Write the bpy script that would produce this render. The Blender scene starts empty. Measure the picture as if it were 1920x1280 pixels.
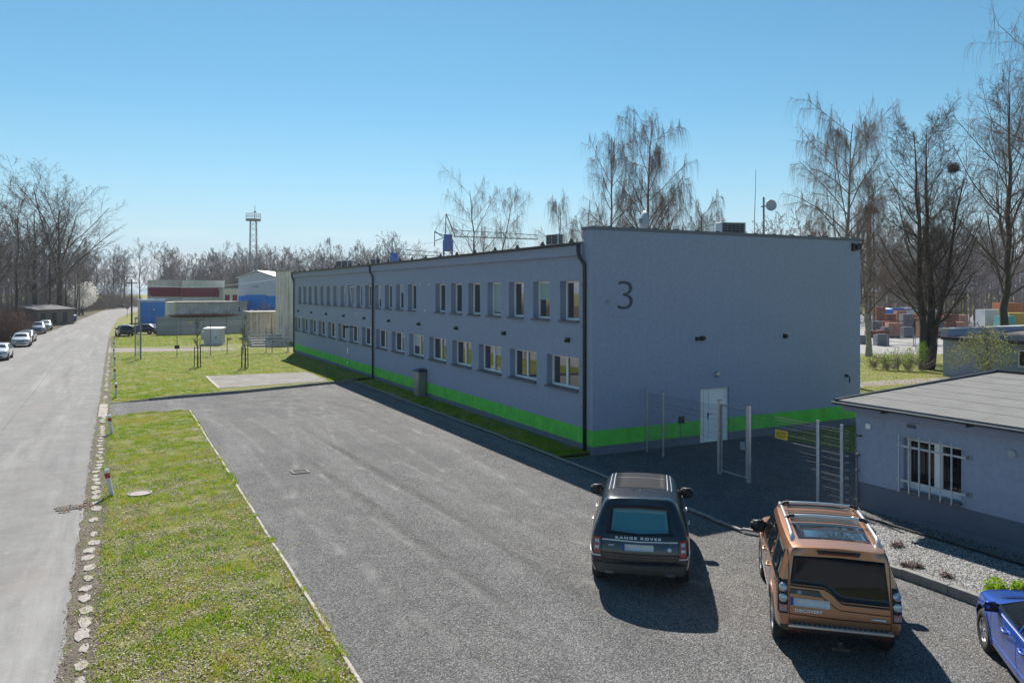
import bpy, bmesh, math, random
import numpy as np
from mathutils import Vector, Matrix
from mathutils.bvhtree import BVHTree

# ------------------------------------------------------------------ scene, camera, sky, sun
S = bpy.context.scene
COL = S.collection
R = math.radians
random.seed(7)
# site frame: x runs along the gable of the grey hall, y along its long facade, z up (metres)
CAMX, CAMY, CAMZ = -15.416, -23.32, 6.0
cam_d = bpy.data.cameras.new('camera')
cam_d.sensor_width = 36
cam_d.lens = 26.85
cam_d.shift_y = -0.049
cam_d.clip_end = 3000
cam = bpy.data.objects.new('camera', cam_d)
COL.objects.link(cam)
cam.location = (CAMX, CAMY, CAMZ)
cam.rotation_euler = (R(90), 0, -math.atan2(.461, .8874))
S.camera = cam
S.view_settings.view_transform = 'Standard'
S.view_settings.look = 'None'
S.view_settings.gamma = 1
S.view_settings.exposure = 0.63
S.view_settings.use_curve_mapping = False

TO_SUN = Vector((.325, 1.06, 1.0)).normalized()
sun_el = math.asin(TO_SUN.z)
sun_d = bpy.data.lights.new('sun', 'SUN')
sun_d.energy = 5.0
sun_d.angle = R(.5)
sun_d.color = (1, .95, .87)
sun = bpy.data.objects.new('sun', sun_d)
COL.objects.link(sun)
sun.rotation_euler = (-TO_SUN).to_track_quat('-Z', 'Y').to_euler()

W = bpy.data.worlds.new('World')
S.world = W
W.use_nodes = True
wn, wl = W.node_tree.nodes, W.node_tree.links
wn.clear()
def wnode(t, **k):
    n = wn.new(t)
    for a, b in k.items(): setattr(n, a, b)
    return n
sky = wnode('ShaderNodeTexSky', sky_type='NISHITA', sun_disc=False, sun_elevation=sun_el,
            sun_rotation=math.atan2(TO_SUN.x, TO_SUN.y), altitude=200, air_density=1.15, dust_density=0.03, ozone_density=6)
tc = wnode('ShaderNodeTexCoord')
sep = wnode('ShaderNodeSeparateXYZ')
wl.new(tc.outputs['Generated'], sep.inputs[0])
wmap = wnode('ShaderNodeMapping')
wmap.inputs['Scale'].default_value = (3.2, 3.2, 16)
wl.new(tc.outputs['Generated'], wmap.inputs[0])
cn = wnode('ShaderNodeTexNoise')
cn.inputs['Scale'].default_value = 1.6
cn.inputs['Detail'].default_value = 6
wl.new(wmap.outputs[0], cn.inputs['Vector'])
cr = wnode('ShaderNodeValToRGB')
cr.color_ramp.elements[0].position = .46
cr.color_ramp.elements[1].position = .66
wl.new(cn.outputs['Fac'], cr.inputs[0])
el = wnode('ShaderNodeValToRGB')       # thin bank of cloud low over the horizon, all the way round
for e in list(el.color_ramp.elements)[1:]: el.color_ramp.elements.remove(e)
el.color_ramp.elements[0].position = 0
for p, v in ((.0, .8), (.045, .8), (.062, .45), (.078, 0)):
    e = el.color_ramp.elements.new(p); e.color = (v, v, v, 1)
wl.new(sep.outputs['Z'], el.inputs[0])
mul = wnode('ShaderNodeMath', operation='MULTIPLY')
wl.new(cr.outputs[0], mul.inputs[0]); wl.new(el.outputs[0], mul.inputs[1])
mixc = wnode('ShaderNodeMixRGB')
mixc.inputs[2].default_value = (9.3, 9.5, 9.8, 1)
wl.new(mul.outputs[0], mixc.inputs[0])
hsv = wnode('ShaderNodeHueSaturation')
hsv.inputs['Saturation'].default_value = 1.08
hsv.inputs['Hue'].default_value = .480
wl.new(sky.outputs[0], hsv.inputs['Color'])
hzr = wnode('ShaderNodeValToRGB')      # pale ground haze low over the horizon, all the way round
for e in list(hzr.color_ramp.elements)[1:]: hzr.color_ramp.elements.remove(e)
hzr.color_ramp.elements[0].position = 0; hzr.color_ramp.elements[0].color = (.9, .9, .9, 1)
for p, v in ((.03, .8), (.07, .5), (.13, .18), (.22, 0)):
    e = hzr.color_ramp.elements.new(p); e.color = (v, v, v, 1)
wl.new(sep.outputs['Z'], hzr.inputs[0])
mixh = wnode('ShaderNodeMixRGB'); mixh.inputs[2].default_value = (5.2, 6.7, 8.3, 1)
wl.new(hzr.outputs[0], mixh.inputs[0]); wl.new(hsv.outputs[0], mixh.inputs[1])
wl.new(mixh.outputs[0], mixc.inputs[1])
bg = wnode('ShaderNodeBackground')
bg.inputs['Strength'].default_value = .066
wl.new(mixc.outputs[0], bg.inputs[0])
wo = wnode('ShaderNodeOutputWorld')
wl.new(bg.outputs[0], wo.inputs[0])

# ------------------------------------------------------------------ helpers
def gp(px, py, z=0.0):                    # where a sight line of the survey picture meets height z
    Y = 1432. * (CAMZ - z) / (py - 546.)
    X = (px - 960.) / 1432. * Y
    return CAMX + .8874 * X + .461 * Y, CAMY - .461 * X + .8874 * Y
def gd(px, py, Y):                        # point at depth Y
    X = (px - 960.) / 1432. * Y
    return CAMX + .8874 * X + .461 * Y, CAMY - .461 * X + .8874 * Y, CAMZ - (py - 546.) / 1432. * Y
def cam2site(X, Y):
    return CAMX + .8874 * X + .461 * Y, CAMY - .461 * X + .8874 * Y

def tag(o, label=None, cat=None, group=None, kind=None):
    if label: o['label'] = label
    if cat: o['category'] = cat
    if group: o['group'] = group
    if kind: o['kind'] = kind
    return o
def thing(name, label, cat, loc=(0, 0, 0), rz=0, group=None):
    o = bpy.data.objects.new(name, None)
    o.empty_display_size = .2
    COL.objects.link(o)
    o.location = loc
    o.rotation_euler = (0, 0, rz)
    return tag(o, label, cat, group)
def copy_tree(o, parent=None):
    c = o.copy(); COL.objects.link(c)
    if parent is not None: c.parent = parent
    for ch in o.children: copy_tree(ch, c)
    return c

class MB:
    """collects shapes into one mesh"""
    def __init__(s): s.v, s.f, s.m = [], [], []
    def add(s, vs, fs, m=0):
        b = len(s.v)
        s.v += [tuple(p) for p in vs]
        s.f += [tuple(i + b for i in f) for f in fs]
        s.m += [m] * len(fs)
        return s
    def box(s, x0, x1, y0, y1, z0, z1, m=0, T=None):
        vs = [(x, y, z) for z in (z0, z1) for y in (y0, y1) for x in (x0, x1)]
        if T is not None: vs = [T @ Vector(p) for p in vs]
        return s.add(vs, [(0, 2, 3, 1), (4, 5, 7, 6), (0, 1, 5, 4), (2, 6, 7, 3), (0, 4, 6, 2), (1, 3, 7, 5)], m)
    def quad(s, a, b, c, d, m=0): return s.add([a, b, c, d], [(0, 1, 2, 3)], m)
    def prism(s, poly, z0, z1, m=0):
        n = len(poly)
        zs = z1 if hasattr(z1, '__len__') else [z1] * n
        vs = [(p[0], p[1], z0) for p in poly] + [(p[0], p[1], zs[i]) for i, p in enumerate(poly)]
        fs = [tuple(range(n))[::-1], tuple(range(n, 2 * n))]
        fs += [(i, (i + 1) % n, n + (i + 1) % n, n + i) for i in range(n)]
        return s.add(vs, fs, m)
    def tube(s, pts, r, n=8, m=0, caps=True):
        pts = [Vector(p) for p in pts]
        k = len(pts)
        rs = r if hasattr(r, '__len__') else [r] * k
        vs = []
        for i, p in enumerate(pts):
            t = (pts[min(i + 1, k - 1)] - pts[max(i - 1, 0)]).normalized()
            ref = Vector((0, 0, 1)) if abs(t.z) < .9 else Vector((1, 0, 0))
            a = t.cross(ref).normalized(); b = t.cross(a)
            vs += [p + (a * math.cos(2 * math.pi * j / n) + b * math.sin(2 * math.pi * j / n)) * rs[i] for j in range(n)]
        fs = [(i * n + j, i * n + (j + 1) % n, (i + 1) * n + (j + 1) % n, (i + 1) * n + j) for i in range(k - 1) for j in range(n)]
        if caps: fs += [tuple(range(n))[::-1], tuple(range((k - 1) * n, k * n))]
        return s.add(vs, fs, m)
    def lathe(s, prof, n=24, axis='z', c=(0, 0, 0), m=0):
        vs = []
        for r, h in prof:
            for j in range(n):
                a = 2 * math.pi * j / n
                p = (r * math.cos(a), r * math.sin(a), h)
                if axis == 'y': p = (p[0], h, p[1])
                if axis == 'x': p = (h, p[0], p[1])
                vs.append((p[0] + c[0], p[1] + c[1], p[2] + c[2]))
        k = len(prof)
        fs = [(i * n + j, i * n + (j + 1) % n, (i + 1) * n + (j + 1) % n, (i + 1) * n + j) for i in range(k - 1) for j in range(n)]
        return s.add(vs, fs, m)
    def mesh(s, name):
        me = bpy.data.meshes.new(name)
        me.from_pydata(s.v, [], s.f)
        return me
    def build(s, name, mats, parent=None, smooth=False, label=None, fix=True, bevel=0):
        me = s.mesh(name)
        mats = mats if isinstance(mats, (list, tuple)) else [mats]
        for m in mats: me.materials.append(m)
        if len(mats) > 1: me.polygons.foreach_set('material_index', s.m)
        if fix or bevel:
            bm = bmesh.new(); bm.from_mesh(me)
            if bevel:
                bmesh.ops.bevel(bm, geom=bm.edges[:], offset=bevel, segments=1, affect='EDGES', clamp_overlap=True)
            bmesh.ops.recalc_face_normals(bm, faces=bm.faces[:])
            bm.to_mesh(me); bm.free()
        if smooth: me.polygons.foreach_set('use_smooth', [True] * len(me.polygons))
        return link(name, me, parent, label)
def link(name, me, parent=None, label=None):
    o = bpy.data.objects.new(name, me)
    COL.objects.link(o)
    if parent is not None: o.parent = parent
    if label: o['label'] = label
    return o
def raw_mesh(name, v, f, mats, midx=None, smooth=False):
    """fast mesh from numpy arrays; f is (n,k)"""
    me = bpy.data.meshes.new(name)
    v = np.asarray(v, dtype=np.float32); f = np.asarray(f, dtype=np.int32)
    n, k = f.shape
    me.vertices.add(len(v)); me.vertices.foreach_set('co', v.ravel())
    me.loops.add(n * k); me.loops.foreach_set('vertex_index', f.ravel())
    me.polygons.add(n)
    me.polygons.foreach_set('loop_start', np.arange(0, n * k, k, dtype=np.int32))
    try: me.polygons.foreach_set('loop_total', np.full(n, k, dtype=np.int32))
    except Exception: pass
    for m in (mats if isinstance(mats, (list, tuple)) else [mats]): me.materials.append(m)
    if midx is not None: me.polygons.foreach_set('material_index', np.asarray(midx, dtype=np.int32))
    if smooth: me.polygons.foreach_set('use_smooth', np.ones(n, dtype=bool))
    me.update(calc_edges=True)
    me.validate()
    return me

# ------------------------------------------------------------------ materials
M = {}
def nodes_of(name):
    m = bpy.data.materials.new(name); m.use_nodes = True
    nt = m.node_tree
    return m, nt, nt.nodes['Principled BSDF']
def mat(name, col, rough=.7, metal=0, var=.12, vs=2.0, bump=0, bs=60, coat=0, spec=.5, aniso=(1, 1, 1), ior=None, streak=0, emit=None):
    m, nt, p = nodes_of(name)
    L = nt.links
    t = nt.nodes.new('ShaderNodeTexCoord')
    mp = nt.nodes.new('ShaderNodeMapping'); mp.inputs['Scale'].default_value = aniso
    L.new(t.outputs['Object'], mp.inputs[0])
    p.inputs['Roughness'].default_value = rough
    p.inputs['Metallic'].default_value = metal
    p.inputs['Specular IOR Level'].default_value = spec
    if ior: p.inputs['IOR'].default_value = ior
    if coat:
        p.inputs['Coat Weight'].default_value = coat
        p.inputs['Coat Roughness'].default_value = .04
    if var:
        n1 = nt.nodes.new('ShaderNodeTexNoise'); n1.inputs['Scale'].default_value = vs; n1.inputs['Detail'].default_value = 8
        n1.inputs['Roughness'].default_value = .65
        L.new(mp.outputs[0], n1.inputs['Vector'])
        rp = nt.nodes.new('ShaderNodeValToRGB')
        rp.color_ramp.elements[0].position = .3; rp.color_ramp.elements[1].position = .7
        rp.color_ramp.elements[0].color = tuple(max(0, c * (1 - var)) for c in col) + (1,)
        rp.color_ramp.elements[1].color = tuple(min(1, c * (1 + var)) for c in col) + (1,)
        L.new(n1.outputs['Fac'], rp.inputs[0])
        out = rp.outputs[0]
        if streak:
            mp2 = nt.nodes.new('ShaderNodeMapping'); mp2.inputs['Scale'].default_value = (2.2, 2.2, .12)
            L.new(t.outputs['Object'], mp2.inputs[0])
            n3 = nt.nodes.new('ShaderNodeTexNoise'); n3.inputs['Scale'].default_value = 2.5; n3.inputs['Detail'].default_value = 6
            L.new(mp2.outputs[0], n3.inputs['Vector'])
            r3 = nt.nodes.new('ShaderNodeValToRGB'); r3.color_ramp.elements[0].position = .42; r3.color_ramp.elements[1].position = .7
            L.new(n3.outputs['Fac'], r3.inputs[0])
            ml = nt.nodes.new('ShaderNodeMath'); ml.operation = 'MULTIPLY'; ml.inputs[1].default_value = streak
            L.new(r3.outputs[0], ml.inputs[0])
            mx = nt.nodes.new('ShaderNodeMixRGB'); mx.blend_type = 'MULTIPLY'; mx.inputs[2].default_value = (.45, .43, .4, 1)
            L.new(ml.outputs[0], mx.inputs[0]); L.new(out, mx.inputs[1])
            out = mx.outputs[0]
        L.new(out, p.inputs['Base Color'])
    else:
        p.inputs['Base Color'].default_value = col + (1,)
    if bump:
        n2 = nt.nodes.new('ShaderNodeTexNoise'); n2.inputs['Scale'].default_value = bs; n2.inputs['Detail'].default_value = 5
        L.new(mp.outputs[0], n2.inputs['Vector'])
        b = nt.nodes.new('ShaderNodeBump'); b.inputs['Strength'].default_value = bump; b.inputs['Distance'].default_value = .02
        L.new(n2.outputs['Fac'], b.inputs['Height']); L.new(b.outputs[0], p.inputs['Normal'])
    if emit:
        p.inputs['Emission Color'].default_value = emit + (1,)
    M[name] = m
    return m

def ground_mat(name, layers, rough=.95, bump=.6, bscale=45, bdist=.03, speck=None, rings=None):
    """layers: list of (noise scale, colour a, colour b, lo, hi, mix fac)"""
    m, nt, p = nodes_of(name)
    L = nt.links; N = nt.nodes
    p.inputs['Roughness'].default_value = rough
    p.inputs['Specular IOR Level'].default_value = .25
    t = N.new('ShaderNodeTexCoord')
    cur = None
    for sc, ca, cb, lo, hi, fac, *st in layers:
        vec = t.outputs['Object']
        if st:
            mp = N.new('ShaderNodeMapping'); mp.inputs['Scale'].default_value = st[0]
            L.new(vec, mp.inputs[0]); vec = mp.outputs[0]
        n = N.new('ShaderNodeTexNoise'); n.inputs['Scale'].default_value = sc; n.inputs['Detail'].default_value = 7
        n.inputs['Roughness'].default_value = .7
        L.new(vec, n.inputs['Vector'])
        r = N.new('ShaderNodeValToRGB')
        r.color_ramp.elements[0].position = lo; r.color_ramp.elements[1].position = hi
        if cur is None:
            r.color_ramp.elements[0].color = ca + (1,); r.color_ramp.elements[1].color = cb + (1,)
            L.new(n.outputs['Fac'], r.inputs[0]); cur = r.outputs[0]
        else:
            L.new(n.outputs['Fac'], r.inputs[0])
            mm = N.new('ShaderNodeMath'); mm.operation = 'MULTIPLY'; mm.inputs[1].default_value = fac
            L.new(r.outputs[0], mm.inputs[0])
            mx = N.new('ShaderNodeMixRGB'); mx.inputs[2].default_value = cb + (1,)
            L.new(mm.outputs[0], mx.inputs[0]); L.new(cur, mx.inputs[1]); cur = mx.outputs[0]
    if rings:                        # faint wheel tracks curving round a point
        mp = N.new('ShaderNodeMapping'); mp.inputs['Location'].default_value = (-rings[0], -rings[1], 0)
        L.new(t.outputs['Object'], mp.inputs[0])
        wv = N.new('ShaderNodeTexWave'); wv.wave_type = 'RINGS'; wv.rings_direction = 'Z'; wv.inputs['Scale'].default_value = rings[2]
        wv.inputs['Distortion'].default_value = 2.2; wv.inputs['Detail'].default_value = 2; wv.inputs['Detail Scale'].default_value = .35
        L.new(mp.outputs[0], wv.inputs['Vector'])
        n = N.new('ShaderNodeTexNoise'); n.inputs['Scale'].default_value = .22; n.inputs['Detail'].default_value = 4; L.new(t.outputs['Object'], n.inputs['Vector'])
        r = N.new('ShaderNodeValToRGB'); r.color_ramp.elements[0].position = .45; r.color_ramp.elements[1].position = .68; L.new(n.outputs['Fac'], r.inputs[0])
        r2 = N.new('ShaderNodeValToRGB'); r2.color_ramp.elements[0].position = .55; r2.color_ramp.elements[1].position = .95; L.new(wv.outputs['Fac'], r2.inputs[0])
        mm = N.new('ShaderNodeMath'); mm.operation = 'MULTIPLY'; L.new(r.outputs[0], mm.inputs[0]); L.new(r2.outputs[0], mm.inputs[1])
        m3 = N.new('ShaderNodeMath'); m3.operation = 'MULTIPLY'; m3.inputs[1].default_value = .55; L.new(mm.outputs[0], m3.inputs[0])
        mx = N.new('ShaderNodeMixRGB'); mx.inputs[2].default_value = (.34, .33, .32, 1); L.new(m3.outputs[0], mx.inputs[0]); L.new(cur, mx.inputs[1]); cur = mx.outputs[0]
    hgt = None
    if speck:                        # single stones: cells of their own tone
        sc, lo, hi, amt = speck
        vo = N.new('ShaderNodeTexVoronoi'); vo.inputs['Scale'].default_value = sc
        L.new(t.outputs['Object'], vo.inputs['Vector'])
        sp = N.new('ShaderNodeSeparateColor'); L.new(vo.outputs['Color'], sp.inputs[0])
        mr = N.new('ShaderNodeMapRange'); mr.inputs['To Min'].default_value = lo; mr.inputs['To Max'].default_value = hi
        pw = N.new('ShaderNodeMath'); pw.operation = 'POWER'; pw.inputs[1].default_value = 2.2
        L.new(sp.outputs[0], pw.inputs[0]); L.new(pw.outputs[0], mr.inputs['Value'])
        mx = N.new('ShaderNodeMixRGB'); mx.blend_type = 'MULTIPLY'; mx.inputs[0].default_value = amt
        L.new(cur, mx.inputs[1]); L.new(mr.outputs[0], mx.inputs[2]); cur = mx.outputs[0]
        hgt = vo.outputs['Distance']
    L.new(cur, p.inputs['Base Color'])
    n2 = N.new('ShaderNodeTexNoise'); n2.inputs['Scale'].default_value = bscale; n2.inputs['Detail'].default_value = 6
    L.new(t.outputs['Object'], n2.inputs['Vector'])
    b = N.new('ShaderNodeBump'); b.inputs['Strength'].default_value = bump; b.inputs['Distance'].default_value = bdist
    L.new(n2.outputs['Fac'], b.inputs['Height'])
    nrm = b.outputs[0]
    if hgt is not None:
        b2 = N.new('ShaderNodeBump'); b2.inputs['Strength'].default_value = bump; b2.inputs['Distance'].default_value = bdist * .7; b2.invert = True
        L.new(hgt, b2.inputs['Height']); L.new(nrm, b2.inputs['Normal']); nrm = b2.outputs[0]
    L.new(nrm, p.inputs['Normal'])
    return m
def leaf_mat(name, col, trans=.35):
    m, nt, p = nodes_of(name)
    N, L = nt.nodes, nt.links
    p.inputs['Base Color'].default_value = col + (1,); p.inputs['Roughness'].default_value = .6
    p.inputs['Specular IOR Level'].default_value = .04
    tr = N.new('ShaderNodeBsdfTranslucent'); tr.inputs[0].default_value = tuple(min(1, c * 1.15) for c in col) + (1,)
    mx = N.new('ShaderNodeMixShader'); mx.inputs[0].default_value = trans
    out = N['Material Output']
    L.new(p.outputs[0], mx.inputs[1]); L.new(tr.outputs[0], mx.inputs[2]); L.new(mx.outputs[0], out.inputs[0])
    return m

M['grass_ground'] = ground_mat('grass_ground', [(1.3, (.25, .23, .07), (.17, .22, .04), .35, .65, 1), (.35, None, (.34, .28, .12), .5, .75, .6), (2.6, None, (.15, .12, .085), .50, .64, .9), (5, None, (.34, .28, .08), .62, .74, .6),
                                              (9, None, (.10, .11, .04), .5, .75, .55)], bump=1, bscale=26, bdist=.06)
M['litter_ground'] = ground_mat('litter_ground', [(.8, (.07, .055, .035), (.11, .09, .06), .35, .65, 1), (.25, None, (.08, .11, .03), .5, .7, .8)], bump=1, bscale=14, bdist=.08)
M['asphalt'] = ground_mat('asphalt', [(.8, (.20, .19, .185), (.26, .252, .245), .35, .65, 1),
                                      (.7, None, (.37, .355, .34), .50, .70, .75, (1, .10, 1)),
                                      (.5, None, (.155, .15, .15), .54, .68, .7, (1.6, .08, 1)),
                                      (.28, None, (.30, .255, .235), .55, .7, .6),
                                      (3.5, None, (.37, .36, .345), .56, .70, .6), (7, None, (.15, .145, .14), .60, .74, .6),
                                      (60, None, (.12, .12, .12), .5, .75, .55)], bump=.5, bscale=55, bdist=.015)
M['gravel'] = ground_mat('gravel', [(1.1, (.15, .145, .142), (.195, .188, .182), .35, .65, 1),
                                    (.55, None, (.30, .295, .29), .48, .72, .7, (1, .12, 1)),
                                    (.16, None, (.105, .103, .107), .5, .68, .7),
                                    (2.2, None, (.125, .122, .124), .58, .7, .5, (1, .1, 1))],
                         bump=.9, bscale=80, bdist=.03, speck=(56, .5, 2.5, .85))
def track_mat(name, col):
    m, nt, p = nodes_of(name); N, L = nt.nodes, nt.links
    p.inputs['Base Color'].default_value = col + (1,); p.inputs['Roughness'].default_value = .95; p.inputs['Specular IOR Level'].default_value = .2
    at = N.new('ShaderNodeAttribute'); at.attribute_name = 'wear'
    t = N.new('ShaderNodeTexCoord'); n = N.new('ShaderNodeTexNoise'); n.inputs['Scale'].default_value = 1.1; n.inputs['Detail'].default_value = 6; L.new(t.outputs['Object'], n.inputs['Vector'])
    n2 = N.new('ShaderNodeTexNoise'); n2.inputs['Scale'].default_value = 55; n2.inputs['Detail'].default_value = 3; L.new(t.outputs['Object'], n2.inputs['Vector'])
    r = N.new('ShaderNodeValToRGB'); r.color_ramp.elements[0].position = .38; r.color_ramp.elements[1].position = .72; L.new(n.outputs['Fac'], r.inputs[0])
    r2 = N.new('ShaderNodeValToRGB'); r2.color_ramp.elements[0].position = .4; r2.color_ramp.elements[1].position = .6; L.new(n2.outputs['Fac'], r2.inputs[0])
    a = N.new('ShaderNodeMath'); a.operation = 'MULTIPLY'; L.new(at.outputs['Fac'], a.inputs[0]); L.new(r.outputs[0], a.inputs[1])
    b = N.new('ShaderNodeMath'); b.operation = 'MULTIPLY'; L.new(a.outputs[0], b.inputs[0]); L.new(r2.outputs[0], b.inputs[1])
    tr = N.new('ShaderNodeBsdfTransparent'); mx = N.new('ShaderNodeMixShader'); L.new(b.outputs[0], mx.inputs[0]); L.new(tr.outputs[0], mx.inputs[1]); L.new(p.outputs[0], mx.inputs[2])
    L.new(mx.outputs[0], N['Material Output'].inputs[0]); return m
M['track_pale'] = track_mat('track_pale', (.38, .37, .355)); M['track_dark'] = track_mat('track_dark', (.11, .107, .105))
M['track_road'] = track_mat('track_road', (.42, .40, .38))
M['yard_gravel'] = ground_mat('yard_gravel', [(1.2, (.085, .088, .095), (.12, .12, .13), .35, .65, 1), (.3, None, (.15, .145, .14), .55, .7, .5)],
                              bump=.7, bscale=45, bdist=.03, speck=(34, .5, 1.9, .6))
M['crushed_stone'] = ground_mat('crushed_stone', [(1.5, (.38, .37, .35), (.46, .45, .425), .35, .65, 1), (.5, None, (.28, .25, .21), .55, .72, .5)],
                                bump=1, bscale=30, bdist=.05, speck=(19, .45, 1.7, .9))
M['soil'] = ground_mat('soil', [(2.5, (.12, .10, .08), (.19, .165, .13), .35, .65, 1), (1.1, None, (.15, .18, .05), .52, .66, .8), (14, None, (.06, .05, .04), .5, .7, .6)], bump=1, bscale=22, bdist=.05)
M['pale_paving'] = ground_mat('pale_paving', [(.5, (.29, .275, .26), (.36, .345, .33), .35, .65, 1)], bump=.2)
M['path_dirt'] = ground_mat('path_dirt', [(1.2, (.22, .19, .165), (.30, .265, .24), .35, .65, 1)], bump=.5)
M['slab'] = ground_mat('slab', [(.8, (.20, .185, .17), (.27, .25, .235), .35, .65, 1), (.6, None, (.42, .40, .37), .56, .68, .8), (2.5, None, (.1, .095, .09), .55, .75, .4)], bump=.3)
M['concrete'] = mat('concrete', (.38, .36, .33), .9, var=.22, vs=5, bump=.4, bs=50)
M['pale_stone'] = mat('pale_stone', (.36, .32, .285), .9, var=.2, vs=9, bump=.5, bs=40)
M['old_kerb'] = mat('old_kerb', (.25, .24, .225), .92, var=.25, vs=6, bump=.5, bs=40)
M['concrete_dark'] = mat('concrete_dark', (.42, .39, .345), .9, var=.25, vs=1.2, bump=.3, bs=20, streak=.8)
M['tower_concrete'] = mat('tower_concrete', (.74, .68, .60), .9, var=.12, vs=.8, bump=.3, bs=20, streak=.75)
M['plaster'] = mat('plaster', (.318, .358, .47), .93, var=.09, vs=7, bump=.5, bs=90, streak=.05)
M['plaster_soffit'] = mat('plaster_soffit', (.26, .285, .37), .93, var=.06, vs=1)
M['plaster_dark'] = mat('plaster_dark', (.125, .145, .195), .93, var=.1, vs=1.2, bump=.3, bs=110)
M['plinth'] = mat('plinth', (.16, .175, .22), .9, var=.14, vs=2, bump=.4, bs=90)
M['green'] = mat('green', (.13, .60, .075), .9, var=.2, vs=1.6, streak=.15, bump=.35, bs=130)
M['numeral'] = mat('numeral', (.065, .075, .105), .8, var=.05)
M['reveal'] = mat('reveal', (.17, .185, .235), .93, var=.08, vs=2)
M['gutter'] = mat('gutter', (.05, .055, .065), .45, metal=.4, var=.1)
M['flashing'] = mat('flashing', (.13, .14, .17), .5, metal=.3, var=.1)
M['roofing'] = mat('roofing', (.19, .186, .18), .95, var=.14, vs=1.6, bump=.5, bs=120)
M['roofing_dark'] = mat('roofing_dark', (.13, .12, .12), .95, var=.2, vs=.7, bump=.4, bs=60)
M['white_pvc'] = mat('white_pvc', (.88, .88, .87), .4, var=.03)
M['white_paint'] = mat('white_paint', (.88, .88, .88), .45, var=.04)
M['dark_sill'] = mat('dark_sill', (.10, .115, .15), .5, metal=.3, var=.1)
M['glass'] = mat('glass', (.018, .022, .024), .03, var=0, spec=1.0, ior=2.1)
M['glass_soft'] = mat('glass_soft', (.012, .013, .014), .05, var=0, spec=.6)
M['blind'] = mat('blind', (.35, .46, .45), .7, var=.05)
M['galv'] = mat('galv', (.42, .45, .48), .42, metal=.75, var=.25, vs=14)
M['galv_dull'] = mat('galv_dull', (.28, .30, .33), .6, metal=.4, var=.3, vs=12)
M['wire'] = mat('wire', (.13, .135, .14), .8, metal=0, var=0)
M['wire_dark'] = mat('wire_dark', (.16, .17, .17), .6, metal=.3, var=0)
M['bars'] = mat('bars', (.50, .52, .55), .5, metal=.2, var=.15, vs=12)
M['cabinet_steel'] = mat('cabinet_steel', (.30, .30, .30), .38, metal=.7, var=.15, vs=3)
M['yellow'] = mat('yellow', (.75, .48, .02), .5, var=.05)
M['black'] = mat('black', (.012, .012, .013), .5, var=0)
M['black_plastic'] = mat('black_plastic', (.022, .023, .025), .55, var=.15)
M['rubber'] = mat('rubber', (.02, .02, .02), .85, var=.2, vs=10)
M['rim'] = mat('rim', (.55, .56, .58), .3, metal=.9, var=.05)
M['chrome_white'] = mat('chrome_white', (.85, .86, .88), .35, metal=.2, var=0)
M['chrome'] = mat('chrome', (.75, .76, .78), .12, metal=1, var=0)
M['silver_trim'] = mat('silver_trim', (.68, .69, .70), .3, metal=.7, var=.04)
M['red_lens'] = mat('red_lens', (.35, .02, .02), .12, var=0, coat=1)
M['clear_lens'] = mat('clear_lens', (.45, .47, .5), .1, metal=.4, var=.25, vs=30, coat=1)
M['pinkish_lens'] = mat('pinkish_lens', (.45, .2, .2), .12, var=.2, vs=20, coat=1)
M['plate'] = mat('plate', (.62, .64, .66), .4, var=.12, vs=8)
M['plate_blue'] = mat('plate_blue', (.02, .08, .42), .4, var=0)
M['car_glass'] = mat('car_glass', (.010, .013, .016), .03, var=0, spec=.5, ior=1.45)
M['car_glass_teal'] = mat('car_glass_teal', (.045, .19, .235), .04, var=.06, vs=2, spec=.8)  # opaque tinted glass, with daylight from beyond the cabin mixed into its colour
M['car_glass_brown'] = mat('car_glass_brown', (.055, .048, .042), .22, var=.15, vs=4)
M['roof_glass'] = mat('roof_glass', (.010, .012, .018), .03, var=0, spec=1.0, ior=2.8)
M['gap'] = mat('gap', (.008, .008, .008), .8, var=0)
M['wood_stake'] = mat('wood_stake', (.09, .065, .05), .9, var=.25, vs=8)
M['bark'] = mat('bark', (.055, .046, .04), .95, var=.35, vs=5, bump=.8, bs=12)
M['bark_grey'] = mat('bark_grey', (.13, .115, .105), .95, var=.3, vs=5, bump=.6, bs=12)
M['bark_birch'] = mat('bark_birch', (.32, .29, .27), .9, var=.5, vs=2.4, aniso=(1, 1, 2.5))
M['twig'] = mat('twig', (.10, .078, .066), .95, var=0)
M['twig_birch'] = mat('twig_birch', (.19, .135, .115), .95, var=0)
M['twig_grey'] = mat('twig_grey', (.19, .16, .145), .95, var=0)
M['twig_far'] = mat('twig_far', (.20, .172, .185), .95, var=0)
M['twig_red'] = mat('twig_red', (.15, .09, .07), .95, var=0)
M['blossom'] = leaf_mat('blossom', (.80, .78, .74), .3)
M['leaf_fresh'] = leaf_mat('leaf_fresh', (.16, .26, .03), .45)
M['leaf_lime'] = leaf_mat('leaf_lime', (.24, .37, .03), .5)
M['leaf_pale'] = leaf_mat('leaf_pale', (.25, .26, .12), .4)
M['blade_a'] = leaf_mat('blade_a', (.25, .37, .015), .45)
M['blade_b'] = leaf_mat('blade_b', (.37, .385, .03), .4)
M['blade_c'] = leaf_mat('blade_c', (.50, .385, .13), .35)
M['blade_d'] = leaf_mat('blade_d', (.155, .27, .02), .4)
M['dead_leaf'] = leaf_mat('dead_leaf', (.58, .51, .43), .15)
M['dead_leaf_b'] = leaf_mat('dead_leaf_b', (.28, .21, .15), .15)
M['dead_leaf_c'] = leaf_mat('dead_leaf_c', (.42, .36, .30), .1)
M['blue_sheet'] = mat('blue_sheet', (.02, .23, .72), .55, var=.14, vs=.8, streak=.3)
M['hall_wall'] = mat('hall_wall', (.52, .54, .65), .6, var=.06, vs=.6, aniso=(1, 1, .2))
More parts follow.
